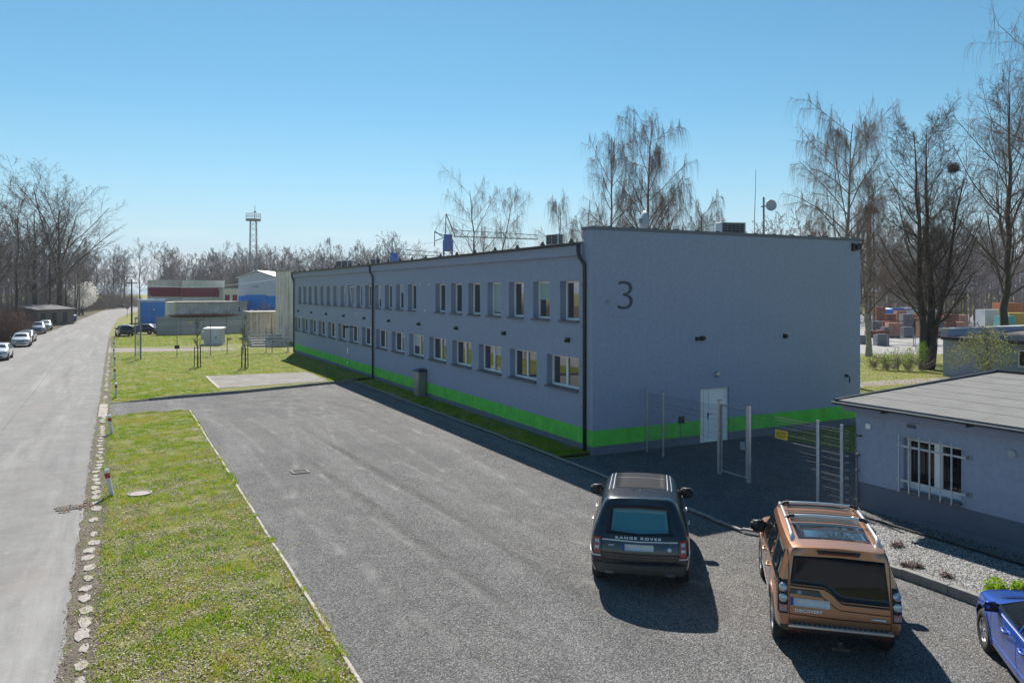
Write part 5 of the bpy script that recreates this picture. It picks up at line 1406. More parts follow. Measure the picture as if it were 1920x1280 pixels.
# ------------------------------------------------------------------ buildings beyond the lawn
tw = thing('concrete_tower', 'tall pale stained concrete block at the end of the long hall', 'tower', (0, 0, 0))
q = MB(); q.box(1.75, 7.5, 69.4, 71.6, -.1, 8.3); q.build('wall', M['tower_concrete'], tw)
q = MB(); q.box(1.67, 3.4, 69.3, 71.7, 8.302, 8.5); q.box(3.402, 7.6, 69.3, 71.7, 8.302, 8.4); q.build('cap', M['concrete_dark'], tw)
q = MB(); q.box(2.3, 2.4, 69.34, 69.4, 3.2, 8.2); q.build('rib', M['tower_concrete'], tw)
cw_ = thing('concrete_bunker', 'low stained concrete bunker in front of the pale tower', 'bunker', (0, 0, 0))
q = MB(); q.box(-.4, 3.9, 77.2, 82, -.1, 3.25); q.build('wall', M['concrete_dark'], cw_)
for x in (-.4, .75, 2.3, 3.6):
    q = MB(); q.box(x, x + .3, 77.05, 77.19, -.1, 3.25); q.build('pier', M['concrete'], cw_)
q = MB(); q.box(-.55, 4.05, 76.95, 82.1, 3.252, 3.42); q.build('cap', M['concrete_dark'], cw_)
fb = thing('board_fence', 'long grey board fence with dead ivy along its top', 'fence', (0, 0, 0))
A, Bp = Vector((-10.4, 92.1)), Vector((1.6, 91.9)); n = 60
rn = random.Random(4); bme = []
for i in range(n):
    p = A.lerp(Bp, (i + .5) / n)
    if len(bme) < 4:
        q = MB(); q.box(-.097, .097, -.02, .02, 0, 2.5); o = q.build('board', M['grey_boards'], fb); bme.append(o.data)
    else: o = link('board', rn.choice(bme), fb)
    o.location = (p.x, p.y + rn.uniform(-.01, .02), -.05 + rn.uniform(-.03, .03))
for i in range(5):
    p = A.lerp(Bp, i / 4); q = MB(); q.box(p.x - .06, p.x + .06, p.y - .12, p.y - .03, -.1, 2.65); q.build('post', M['steel_grey'], fb)
q = MB(); q.box(A.x, Bp.x, 91.98, 92.06, 2.0, 2.08); q.build('rail', M['steel_grey'], fb)
p = A.lerp(Bp, .36); q = MB(); q.box(p.x - .2, p.x + .2, 91.93, 91.96, 1.45, 1.75); q.build('plate', M['yellow'], fb)
def scrub(name, label, cat, c, sx, sy, sz, n, m, seed, L=(.3, .9), r=.012, up=.3, par=None, kind=None):
    rn = np.random.default_rng(seed)
    pos = rn.normal(0, 1, (n, 3)); pos /= np.linalg.norm(pos, axis=1)[:, None]; pos *= rn.uniform(.1, 1, (n, 1)) ** .45
    pos[:, 2] = np.abs(pos[:, 2]); pos *= (sx, sy, sz); pos[:, :2] *= (.55 + .45 * np.minimum(1, pos[:, 2:3] / sz * 1.6))
    d = rn.normal(0, 1, (n, 3)) + pos / np.array([sx, sy, sz]) * .9 + (0, 0, up); d /= np.linalg.norm(d, axis=1)[:, None]
    ln = rn.uniform(L[0], L[1], (n, 1))
    pts = np.stack([pos - d * ln * .5, pos + rn.normal(0, .04, (n, 3)), pos + d * ln * .5 + rn.normal(0, .06, (n, 3))], 1)
    rad = np.stack([np.full(n, r), np.full(n, r * .8), np.full(n, r * .4)], 1)
    v, f = tubes(pts, rad, 3)
    me = raw_mesh(name, v, f, m)
    o = link(name, me, par)
    o.location = c
    if label: tag(o, label, cat)
    if kind: o['kind'] = kind
    return o
def tubes(P, Rr, ns):
    Bn, N, _ = P.shape
    T = np.empty_like(P); T[:, 1:-1] = P[:, 2:] - P[:, :-2]; T[:, 0] = P[:, 1] - P[:, 0]; T[:, -1] = P[:, -1] - P[:, -2]
    T /= np.linalg.norm(T, axis=2, keepdims=True) + 1e-9
    mT = T.mean(1); ref = np.where(np.abs(mT[:, 2:3]) < .85, np.array([[0, 0, 1.]]), np.array([[1., 0, 0]]))[:, None, :]
    A = np.cross(T, np.broadcast_to(ref, T.shape)); A /= np.linalg.norm(A, axis=2, keepdims=True) + 1e-9
    B_ = np.cross(T, A)
    ang = 2 * np.pi * np.arange(ns) / ns
    V = P[:, :, None, :] + Rr[:, :, None, None] * (A[:, :, None, :] * np.cos(ang)[None, None, :, None] + B_[:, :, None, :] * np.sin(ang)[None, None, :, None])
    base = (np.arange(Bn) * N * ns)[:, None, None]; i = np.arange(N - 1)[None, :, None] * ns; j = np.arange(ns)[None, None, :]; j2 = (j + 1) % ns
    Fc = np.stack([base + i + j, base + i + j2, base + i + ns + j2, base + i + ns + j], -1)
    return V.reshape(-1, 3), Fc.reshape(-1, 4)
scrub('dead_ivy', None, None, (-4.4, 92.0, 2.45), 6.3, .45, .35, 2600, M['twig_red'], 5, L=(.2, .5), r=.02, par=fb)['kind'] = 'stuff'
bx = thing('blue_garage', 'tall blue sheet metal garage at the bend of the road', 'garage', (0, 0, 0))
q = MB(); q.box(-11.6, -7.0, 134.5, 139, 0, 4.25); q.build('wall', M['cream'], bx)
for i in range(2):
    q = MB(); q.box(-11.3 + i * 2.1, -9.22 + i * 2.1, 134.4, 134.49, .05, 4.0); d_ = q.build('door', M['blue_sheet'], bx)
    q = MB()
    for k in range(6): q.box(-11.2 + i * 2.1 + k * .34, -11.17 + i * 2.1 + k * .34, 134.37, 134.4, .1, 3.95)
    q.build('rib', M['blue_sheet'], d_)
q = MB(); q.box(-11.75, -6.85, 134.2, 139.2, 4.252, 4.42); q.build('roof', M['blue_sheet'], bx)
q = MB(); q.lathe([(0, -.02), (.12, -.02), (.12, 0)], 12, 'y', (-9.0, 134.37, 2.6)); q.build('round_plate', M['white_paint'], bx)
ow = thing('old_wall', 'stained pale lavender wall of a low old building behind the board fence', 'wall', (0, 0, 0))
q = MB(); q.box(-6.6, 4.2, 110.5, 118, 0, 4.1); q.build('wall', M['old_wall'], ow)
q = MB(); q.box(-6.8, 4.4, 110.3, 118.2, 4.102, 4.3); q.build('coping', M['concrete_dark'], ow)
q = MB(); q.box(-7.9, -6.62, 111.3, 117, 0, 4.25); q.build('side_wall', M['cream'], ow)
q = MB(); q.tube([(2.9, 110.45, 2.6), (2.9, 110.45, 3.4)], .12, 6); q.build('vent_pipe', M['twig_red'], ow)
mr_ = thing('maroon_building', 'flat roofed cream building with a broad maroon window band', 'building', (0, 0, 0))
def slab_block(par, x0, x1, y0, y1, h):
    q = MB(); q.box(x0, x1, y0, y1, 0, h * .56); q.build('lower_wall', M['cream'], par)
    q = MB(); q.box(x0 + .02, x1 - .02, y0 + .02, y1, h * .56, h * .82); q.build('window_band', M['maroon'], par)
    n = int((x1 - x0) / 1.25)
    for k in range(1, n):
        xx = x0 + (x1 - x0) * k / n; q = MB(); q.box(xx - .04, xx + .04, y0 - .03, y0 + .019, h * .56, h * .82); q.build('mullion', M['maroon'], par)
    q = MB(); q.box(x0, x1, y0, y1, h * .82, h); q.build('upper_wall', M['cream'], par)
    q = MB(); q.box(x0 - .15, x1 + .15, y0 - .15, y1 + .1, h + .002, h + .18); q.build('roof_edge', M['metal_roof'], par)
slab_block(mr_, -8.5, -1.9, 171, 182, 8.4); slab_block(mr_, -1.88, 7.2, 165.5, 182, 8.3)
wb = thing('cream_annex', 'small cream building with maroon windows beside the blue hall', 'building', (0, 0, 0))
x0, y0, z0 = gd(419, 540, 170); x1, _, _ = gd(446, 540, 165)
q = MB(); q.box(x0, x0 + 5, y0, y0 + 8, 0, 6.3); q.build('wall', M['cream'], wb)
q = MB(); q.box(x0 - .2, x0 + 5.2, y0 - .3, y0 + 8.2, 6.302, 6.6); q.build('roof', M['metal_roof'], wb)
for k in range(3):
    q = MB(); q.box(x0 + .3 + k * 1.6, x0 + 1.3 + k * 1.6, y0 - .03, y0 - .001, 3.3, 5.2); q.build('window', M['maroon'], wb)
hl = thing('gabled_hall', 'gabled lavender hall with a blue lower wall and blue doors', 'hall', (0, 0, 0))
hx0, hy0, _ = gd(447, 520, 130); hx1, hy1, _ = gd(517, 520, 130)
D = Vector((hx1 - hx0, hy1 - hy0, 0)); Lh = D.length; t = thing('hall_frame', None, None)
bpy.data.objects.remove(t)
hl.location = (hx0, hy0, 0); hl.rotation_euler = (0, 0, math.atan2(D.y, D.x))
Lh = 6.6
q = MB(); q.box(0, Lh, 0, 30, 0, 5.2); q.build('lower_wall', M['blue_sheet'], hl)
q = MB(); q.add([(0, 0, 5.2), (Lh, 0, 5.2), (Lh, 0, 8.25), (Lh / 2, 0, 9.35), (0, 0, 8.25), (0, 30, 5.2), (Lh, 30, 5.2), (Lh, 30, 8.25), (Lh / 2, 30, 9.35), (0, 30, 8.25)], [(0, 1, 2, 3, 4), (9, 8, 7, 6, 5), (0, 4, 9, 5), (1, 6, 7, 2)]); q.build('upper_wall', M['hall_wall'], hl)
q = MB()
for s_, e_ in (((-.3, 8.2), (Lh / 2, 9.42)), ((Lh / 2, 9.42), (Lh + .3, 8.2))):
    q.add([(s_[0], -.4, s_[1]), (e_[0], -.4, e_[1]), (e_[0], 30, e_[1]), (s_[0], 30, s_[1]), (s_[0], -.4, s_[1] + .14), (e_[0], -.4, e_[1] + .14), (e_[0], 30, e_[1] + .14), (s_[0], 30, s_[1] + .14)], [(0, 1, 2, 3), (7, 6, 5, 4), (0, 4, 5, 1), (2, 6, 7, 3), (0, 3, 7, 4), (1, 5, 6, 2)])
q.build('roof', M['metal_roof'], hl)
for i in range(2):
    q = MB(); q.box(1.1 + i * 1.85, 2.93 + i * 1.85, -.08, -.001, .05, 5.4); d_ = q.build('door', M['blue_sheet'], hl)
    q = MB(); q.lathe([(0, -.03), (.36, -.03), (.36, 0)], 18, 'y', (2.3 + i * 1.2, -.081, 2.6)); q.build('round_sign', M['white_paint'], d_)
q = MB(); q.box(2.6, 3.4, -.35, 0, 6.7, 6.85); q.build('lamp', M['steel_grey'], hl)
scrub('bare_bush', 'dry brown bush above the concrete bunker', 'bush', gd(497, 588, 112)[:2] + (0,), 2.2, 1.6, 4.6, 900, M['twig_red'], 9, r=.02)

# tall lattice mast with a railed platform
x, y, _ = gd(475, 540, 150)
ms = thing('lattice_mast', 'tall steel lattice mast with a railed platform above the trees', 'mast', (x, y, 0))
q = MB()
cs = [(1, 1), (-1, 1), (-1, -1), (1, -1)]
Hm = 19.8
for cx, cy in cs: q.tube([(cx * .8, cy * .8, 0), (cx * .55, cy * .55, Hm)], .07, 5)
k = 0; z = 0
while z < Hm - 1:
    for a, b in zip(cs, cs[1:] + cs[:1]):
        r0, r1 = .8 - .25 * z / Hm, .8 - .25 * (z + 1.1) / Hm
        q.tube([(a[0] * r0, a[1] * r0, z), (b[0] * r1, b[1] * r1, z + 1.1)] if k % 2 else [(b[0] * r0, b[1] * r0, z), (a[0] * r1, a[1] * r1, z + 1.1)], .035, 4)
    z += 1.1; k += 1
q.build('lattice', M['steel_grey'], ms, fix=False)
q = MB(); q.lathe([(0, Hm), (1.45, Hm), (1.45, Hm + .35), (0, Hm + .35)], 14); q.build('platform', M['steel_grey'], ms)
q = MB()
for zz in (.9, 1.4): q.tube([(1.4 * math.cos(a), 1.4 * math.sin(a), Hm + zz) for a in np.linspace(0, 2 * math.pi, 15)], .035, 4)
for a in np.linspace(0, 2 * math.pi, 11)[:-1]: q.tube([(1.4 * math.cos(a), 1.4 * math.sin(a), Hm + .35), (1.4 * math.cos(a), 1.4 * math.sin(a), Hm + 1.4)], .03, 4)
q.build('railing', M['steel_grey'], ms, fix=False)
q = MB(); q.tube([(.3, 0, Hm), (.3, 0, Hm + 3)], .05, 5); q.box(.1, .5, -.2, .2, Hm + 1.7, Hm + 1.9); q.build('aerial', M['steel_grey'], ms)

# cranes far behind the roof
def crane(label, px, py_top, py_head, Y, jib, back, head_h):
    x, y, zt = gd(px, py_top, Y); _, _, zh = gd(px, py_head, Y)
    t = thing('tower_crane', label, 'crane', (x, y, 0), -math.atan2(.461, .8874), 'blue tower cranes behind the roof')
    q = MB()
    for cx, cy in cs: q.tube([(cx * .9, cy * .9, 0), (cx * .9, cy * .9, zh - head_h)], .1, 4)
    z = 0; k = 0
    while z < zh - head_h - 1:
        for a, b in zip(cs, cs[1:] + cs[:1]): q.tube([(a[0] * .9, a[1] * .9, z), (b[0] * .9, b[1] * .9, z + 1.8)] if k % 2 else [(b[0] * .9, b[1] * .9, z), (a[0] * .9, a[1] * .9, z + 1.8)], .06, 4)
        z += 1.8; k += 1
    q.build('tower', M['crane_blue'], t, fix=False)
    q = MB(); q.lathe([(0, zh - head_h), (1.15, zh - head_h), (1.15, zh - head_h * .35), (.9, zh - head_h * .3), (1.0, zh), (0, zh)], 10); q.build('cab', M['crane_blue'], t)
    q = MB(); q.tube([(-.6, 0, zh), (-.4, 0, zt)], .12, 5); q.tube([(1.5, 0, zh - .3), (-.4, 0, zt)], .12, 5); q.build('apex', M['steel_grey'], t, fix=False)
    q = MB()
    for dy in (-.5, .5): q.tube([(1.2, dy, zh - .4), (jib, dy, zh - 1.0)], .09, 4)
    q.tube([(1.2, 0, zh + 1.0), (jib, 0, zh - .1)], .08, 4)
    n = int(jib / 1.5)
    for k in range(n):
        u = 1.2 + (jib - 1.2) * k / n; v = 1.2 + (jib - 1.2) * (k + 1) / n; f = lambda s: zh - .4 - .6 * s / jib; g = lambda s: zh + 1.0 - 1.1 * s / jib
        for dy in (-.5, .5): q.tube([(u, dy, f(u)), ((u + v) / 2, 0, g((u + v) / 2))], .04, 3); q.tube([((u + v) / 2, 0, g((u + v) / 2)), (v, dy, f(v))], .04, 3)
    q.build('jib', M['dish_grey'], t, fix=False)
    q = MB(); q.tube([(-.4, 0, zt), (jib * .3, 0, zh + .7)], .04, 3); q.tube([(-.4, 0, zt), (jib * .62, 0, zh + .2)], .04, 3); q.tube([(-.4, 0, zt), (-back, 0, zh + .8)], .04, 3); q.build('stay', M['steel_grey'], t, fix=False)
    q = MB()
    for a, b in (((-back, zh + .8), (-back, zh - 2.6)), ((-back, zh + .8), (-1, zh - .6)), ((-back, zh - 1.4), (-1, zh - .7)), ((-back, zh + .5), (-1, zh - .1))): q.tube([(a[0], 0, a[1]), (b[0], 0, b[1])], .09, 4)
    q.build('counter_jib', M['steel_grey'], t, fix=False)
crane('blue tower crane with a long jib reaching behind the lone birch', 840, 401, 440, 165, 19.5, 2.9, 3.6)
crane('smaller blue tower crane to the left of the tall one', 739, 446, 474, 200, 13, 1.6, 2.6)

# poles and overhead lines by the bend
x, y, z = gd(247, 530, 140)
pl = thing('utility_pole', 'dark wooden utility pole beside the blue garage', 'pole', (x, y, 0))
q = MB(); q.tube([(0, 0, 0), (0, 0, z + .6)], [.16, .11], 8); q.build('pole', M['bark'], pl)
q = MB(); q.box(-.9, .9, -.05, .05, z - .1, z + .05); q.build('crossarm', M['bark'], pl)
ox, oy = x, y
for i, (px, py, Y) in enumerate([(520, 523, 92), (425, 535, 112), (304, 566, 136)]):
    ex, ey, ez = gd(px, py, Y); A, Bq = Vector((ox, oy, z)), Vector((ex, ey, ez)); pts = []
    for k in range(11):
        s = k / 10; p = A.lerp(Bq, s); p.z -= [.9, .5, .25][i] * 4 * s * (1 - s); pts.append(p)
    q = MB(); q.tube(pts, .035, 4); o = q.build('overhead_cable', M['dish'], None, fix=False)
    tag(o, ['pale overhead cable from the wooden pole to the concrete tower', 'pale overhead cable from the wooden pole towards the gabled hall', 'overhead cable running down from the wooden pole to the blue garage'][i], 'cable', 'overhead cables at the wooden pole')
for i, (px, pyb, pyt, Y) in enumerate([(141, 594, 520, 165), (148.5, 592, 528, 178)]):
    x, y = gp(px, pyb + .5); zt = gd(px, pyt, Y)[2]
    o = MB().tube([(0, 0, 0), (0, 0, zt)], [.2, .14], 8).build('roadside_pole', M['bark_grey'])
    o.location = (x, y, 0); tag(o, ['nearer dark pole beside the blue bins', 'farther dark pole beside the blossoming tree'][i], 'pole', 'poles by the blossoming tree')
x, y = gp(238.5, 595)
t = thing('road_sign', 'small dark road sign seen from behind at the inside of the bend', 'road sign', (x, y, 0), R(-10))
q = MB(); q.tube([(0, 0, 0), (0, 0, 2.6)], .05, 6); q.build('post', M['galv_dull'], t)
q = MB(); q.box(-.32, .32, .03, .06, 1.9, 2.7); q.build('plate', M['steel_grey'], t)

# shed and bins on the far left
x0, y0 = gp(118, 609); t = thing('shed', 'low dark shed with a pale sheet roof among the roadside trees', 'shed', (x0, y0, 0), R(60))
q = MB(); q.box(-7, 3.2, 0, 4, 0, 2.7); q.build('wall', M['shed_wall'], t)
q = MB(); q.prism([(-7.3, -.4), (3.5, -.4), (3.5, 4.4), (-7.3, 4.4)], 2.702, [2.85, 2.85, 3.6, 3.6]); q.build('roof', M['roofing_dark'], t)
for k in range(3):
    q = MB(); q.box(-6 + k * 3, -4.8 + k * 3, -.04, -.001, .4, 2.2); q.build('door', M['bark'], t)
for i, (px, py, c_) in enumerate(((130, 605.5, 'bin_blue'), (136, 604, 'bin_blue'))):
    x, y = gp(px, py); t = thing('wheelie_bin', ['blue waste container by the shed', 'second blue waste container with a pale lid near the poles'][i], 'bin', (x, y, 0), R(20), 'blue waste containers at the verge')
    q = MB(); q.add([(-.5, -.45, .1), (.5, -.45, .1), (.5, .45, .1), (-.5, .45, .1), (-.62, -.58, 1.25), (.62, -.58, 1.25), (.62, .58, 1.25), (-.62, .58, 1.25)], [(3, 2, 1, 0), (4, 5, 6, 7), (0, 1, 5, 4), (1, 2, 6, 5), (2, 3, 7, 6), (3, 0, 4, 7)]); q.build('container', M[c_], t)
    q = MB(); q.prism([(-.66, -.62), (.66, -.62), (.66, .62), (-.66, .62)], 1.252, [1.3, 1.3, 1.45, 1.45]); q.build('lid', M['bin_blue'] if i == 0 else M['dish'], t)
    for a in (-.4, .4):
        q = MB(); q.lathe([(0, -.04), (.1, -.04), (.1, .04), (0, .04)], 10, 'x', (a, .35, .1)); q.build('wheel', M['rubber'], t)

# ------------------------------------------------------------------ pale yard on the right: stacks, crates, barriers
rn = random.Random(12)
def stack(label, x, y, w, d, courses, h, m, rz):
    t = thing('brick_stack', label, 'brick stack', (x, y, .012), rz, 'stacked pallets of bricks in the far yard')
    q = MB()
    for k in (-.5, 0, .5): q.box(k * w - .06 if k else -.06, k * w + .06 if k else .06, -d / 2, d / 2, 0, .1)
    q.box(-w / 2, w / 2, -d / 2, d / 2, .101, .14); q.build('pallet', M['wood_stake'], t)
    for c_ in range(courses):
        for k in range(2):
            q = MB(); j = rn.uniform(-.03, .03); q.box(-w / 2 + k * w / 2 + .02 + j, -w / 2 + (k + 1) * w / 2 - .02 + j, -d / 2 + .02, d / 2 - .02, .145 + c_ * h, .145 + (c_ + 1) * h - .04); q.build('brick_pack', m, t)
    return t
names = ['brick_red', 'brick_pink', 'brick_red', 'block_grey', 'brick_pink', 'brick_red']
k = 0
words = ['dull red', 'pale pink', 'brick red', 'grey', 'salmon', 'rust red']
places = []
for row, (py, Y) in enumerate(((632, 100), (628, 105), (622, 113))):
    for i in range(9):
        px = 1634 + i * 19.5 + row * 7
        places.append((px, py, row, i))
wh = ['front row', 'middle row', 'back row']
for (px, py, row, i) in places:
    x, y = gp(px, py + 1)
    m = names[(i * 2 + row * 3) % 6]
    if rn.random() < .16 and row == 0: continue
    stack('%s pallet stack, %s from the hall in the %s of the yard' % (words[(i * 2 + row * 3) % 6], ['first', 'second', 'third', 'fourth', 'fifth', 'sixth', 'seventh', 'eighth', 'ninth'][i], wh[row]),
          x, y, rn.uniform(1.15, 1.45), 1.2, [1, 2, 3][row] + (1 if rn.random() < .3 else 0), rn.uniform(.75, .95), M[m], R(rn.uniform(-32, -22)))
for i, (px, py, w, h) in enumerate(((1652, 648, 1.3, 1.15), (1664, 633, 1.35, 1.3), (1701, 633, 1.35, 1.3), (1618, 645, 1.2, .9))):
    x, y = gp(px, py)
    q = MB(); q.box(-w / 2, w / 2, -.5, .5, 0, h); q.box(-w / 2 + .1, w / 2 - .1, -.4, .4, h, h + .1)
    t = thing('stone_crate', ['dark block crate nearest the tree trunk on the pale yard', 'upright grey crate before the brick stacks', 'grey crate beside the forked tree trunk', 'dark crate by the hall corner'][i], 'crate', (x, y, .012), R(-27), 'grey crates on the pale yard')
    q.build('crate', M['block_grey'], t)
    q = MB()
    for k in range(4): q.box(-w / 2 - .02, w / 2 + .02, -.53, -.501, .08 + k * h * .24, .08 + k * h * .24 + .07)
    q.build('slat', M['steel_grey'], t)
for i, (px, w) in enumerate(((1690, 3.0), (1735, 2.6), (1752, 2.4))):
    x, y = gp(px, 650); t = thing('site_barrier', ['tube barrier between the two tree trunks', 'tube barrier behind the forked trunk', 'tube barrier next to the outbuilding'][i], 'barrier', (x, y, .012), R(-27), 'steel tube barriers on the yard')
    for a in (-w / 2, w / 2):
        q = MB(); q.tube([(a, 0, 0), (a, 0, 1.35)], .04, 6); q.box(a - .05, a + .05, -.3, .3, 0, .06); q.build('leg', M['steel_grey'], t)
    for z in (.15, 1.3):
        q = MB(); q.tube([(-w / 2, 0, z), (w / 2, 0, z)], .035, 6); q.build('rail', M['steel_grey'], t)
x, y, _ = gd(1700, 590, 122); t = thing('flatbed_truck', 'white and blue truck behind the brick stacks', 'truck', (x, y, .012), R(-20))
q = MB(); q.box(-1.1, 5.5, -1.2, 1.2, 1.0, 1.3); q.build('bed', M['steel_grey'], t); q = MB(); q.box(-3.2, -1.2, -1.2, 1.2, .7, 3.3); q.build('cab', M['crane_blue'], t, bevel=.15); q = MB(); q.box(-2.9, -1.5, -1.23, -1.21, 2.0, 2.9); q.build('window', M['car_glass'], t)
q = MB(); q.box(-.9, 5.4, -1.1, 1.1, 1.302, 3.4); q.build('load', M['dish'], t)
for a in (-2.4, 1.5, 4.4):
    for b in (-1.1, 1.1):
        q = MB(); q.lathe([(0, -.15), (.5, -.15), (.5, .15), (0, .15)], 14, 'y', (a, b, .5)); q.build('wheel', M['rubber'], t)
for i, (px, py, Y, m, w, h, lab) in enumerate(((1898, 592, 118, 'orange', 3.2, 4.2, 'orange container high behind the outbuilding'), (1912, 592, 112, 'ochre', 3.0, 2.8, 'ochre yellow container in front of the orange one'), (1893, 592, 110, 'teal', 1.6, 2.4, 'teal crate beside the thick right tree trunk'), (1868, 592, 116, 'dish', 3.4, 3.2, 'white container left of the thick right tree trunk'))):
    x, y, _ = gd(px, py, Y); t = thing('container', lab, 'container', (x, y, .012), R(-27))
    q = MB(); q.box(-w / 2, w / 2, 0, 2.4, 0.05, h); q.build('shell', M[m], t)
    q = MB()
    for k in range(int(w / .3)): q.box(-w / 2 + .1 + k * .3, -w / 2 + .2 + k * .3, -.04, -.001, .1, h - .05)
    q.build('rib', M[m], t)
x, y, _ = gd(1632, 540, 95)
t = thing('floodlight_mast', 'dark lattice floodlight mast rising behind the right corner of the hall', 'mast', (x, y, 0))
q = MB(); Hm = gd(1632, 400, 95)[2]
for cx, cy in cs: q.tube([(cx * .35, cy * .35, 0), (cx * .25, cy * .25, Hm)], .05, 4)
z = 0; k = 0
while z < Hm - .7:
    for a, b in zip(cs, cs[1:] + cs[:1]): q.tube([(a[0] * .3, a[1] * .3, z), (b[0] * .3, b[1] * .3, z + .7)] if k % 2 else [(b[0] * .3, b[1] * .3, z), (a[0] * .3, a[1] * .3, z + .7)], .025, 3)
    z += .7; k += 1
q.build('lattice', M['bark'], t, fix=False)
q = MB(); q.box(-.9, .9, -.5, .5, Hm, Hm + .15); q.box(-.8, -.3, -.3, .1, Hm + .2, Hm + .8); q.box(.3, .8, -.3, .1, Hm + .2, Hm + .8); q.box(-.2, .2, -.2, .2, Hm + .15, Hm + 1.1); q.build('lamp_head', M['black_plastic'], t)
# ------------------------------------------------------------------ bare trees
RL = [(-60, -25.8), (84, -25.7), (101, -24.3), (181, -21.1), (271, -17.6), (330, -8), (420, 20)]
RR_ = [(-60, -16.1), (100, -16.1), (165, -15), (222, -10.7), (290, 2), (340, 14), (420, 40)]
def lerp_tab(tab, y): return float(np.interp(y, [a for a, b in tab], [b for a, b in tab]))
def nrm(a): return a / (np.linalg.norm(a, axis=-1, keepdims=True) + 1e-9)
def children(rg, P, Rd, k, s0, s1, ang, asd, ratio, taper, N, rr, up, rmin, wob=.05, tip=.35, even=True):
    B, n, _ = P.shape
    Lp = np.linalg.norm(P[:, 1:] - P[:, :-1], axis=2).sum(1)
    if even: s = s0 + (s1 - s0) * (np.arange(k)[None, :] + rg.uniform(0, 1, (B, k))) / k
    else: s = rg.uniform(s0, s1, (B, k))
    x = s * (n - 1); i = np.minimum(x.astype(int), n - 2); f = (x - i)[..., None]
    bi = np.arange(B)[:, None]
    p = P[bi, i] * (1 - f) + P[bi, i + 1] * f
    t = nrm(P[bi, i + 1] - P[bi, i]); r = Rd[bi, i] * (1 - f[..., 0]) + Rd[bi, i + 1] * f[..., 0]
    ref = np.where(np.abs(t[..., 2:3]) < .9, np.array([0, 0, 1.]), np.array([1., 0, 0])); a = nrm(np.cross(t, ref)); b = np.cross(t, a)
    ph = rg.uniform(0, 2 * np.pi, (B, 1)) + np.arange(k)[None, :] * 2.4 + rg.uniform(-.5, .5, (B, k))
    an = np.radians(rg.normal(ang, asd, (B, k)))[..., None]; ph = ph[..., None]
    d = t * np.cos(an) + (a * np.cos(ph) + b * np.sin(ph)) * np.sin(an)
    L = (Lp[:, None] * ratio * (1 - taper * s) * rg.uniform(.65, 1.2, (B, k)))
    M_ = B * k
    p, d, L, r = p.reshape(M_, 1, 3), nrm(d.reshape(M_, 1, 3)), L.reshape(M_, 1, 1), r.reshape(M_, 1)
    q = np.linspace(0, 1, N)[None, :, None]
    bend = rg.normal(0, .16, (M_, 1, 3)) + np.array([0, 0, up])
    out = p + L * (q * d + q * q * bend) + np.cumsum(rg.normal(0, wob, (M_, N, 3)), 1) * L / N * (q > 0)
    r0 = np.maximum(r * rr, rmin); rad = r0 * (1 - (1 - tip) * q[..., 0])
    return out, np.maximum(rad, rmin * .6)
def hanging(rg, P, Rd, k, L0, L1, N=5, r=.006, s0=.3):
    B, n, _ = P.shape
    s = rg.uniform(s0, 1, (B, k)); x = s * (n - 1); i = np.minimum(x.astype(int), n - 2); f = (x - i)[..., None]; bi = np.arange(B)[:, None]
    p = (P[bi, i] * (1 - f) + P[bi, i + 1] * f).reshape(-1, 1, 3); t = nrm(P[bi, i + 1] - P[bi, i]).reshape(-1, 1, 3)
    M_ = B * k; L = rg.uniform(L0, L1, (M_, 1, 1)) * rg.uniform(.4, 1, (M_, 1, 1)); q = np.linspace(0, 1, N)[None, :, None]
    h = t * .55 + rg.normal(0, .25, (M_, 1, 3)); h[..., 2] *= .4
    out = p + L * (h * (q - .55 * q * q) * .9 + np.array([0, 0, -1.]) * (q ** 1.5)) + rg.normal(0, .012, (M_, N, 3)) * L
    return out, np.full((M_, N), r) * (1 - .4 * q[..., 0])
def trunk_line(rg, H, r, lean=(0, 0), N=12, wob=.012, base=(0, 0, 0), tip=.12):
    q = np.linspace(0, 1, N)
    p = np.zeros((1, N, 3)); p[0, :, 2] = q * H; p[0, :, :2] = np.cumsum(rg.normal(0, wob, (N, 2)), 0) * H * .5
    p[0, :, 0] += lean[0] * q * H; p[0, :, 1] += lean[1] * q * H; p[0] -= p[0, 0]; p[0] += base
    rad = (r * (1 - (1 - tip) * q) * (1 + .5 * np.exp(-q * 22)))[None]
    return p, rad
def pack(parts):
    V, F_, o = [], [], 0
    for P, Rd, ns in parts:
        v, f = tubes(P, Rd, ns); V.append(v); F_.append(f + o); o += len(v)
    return np.concatenate(V), np.concatenate(F_)
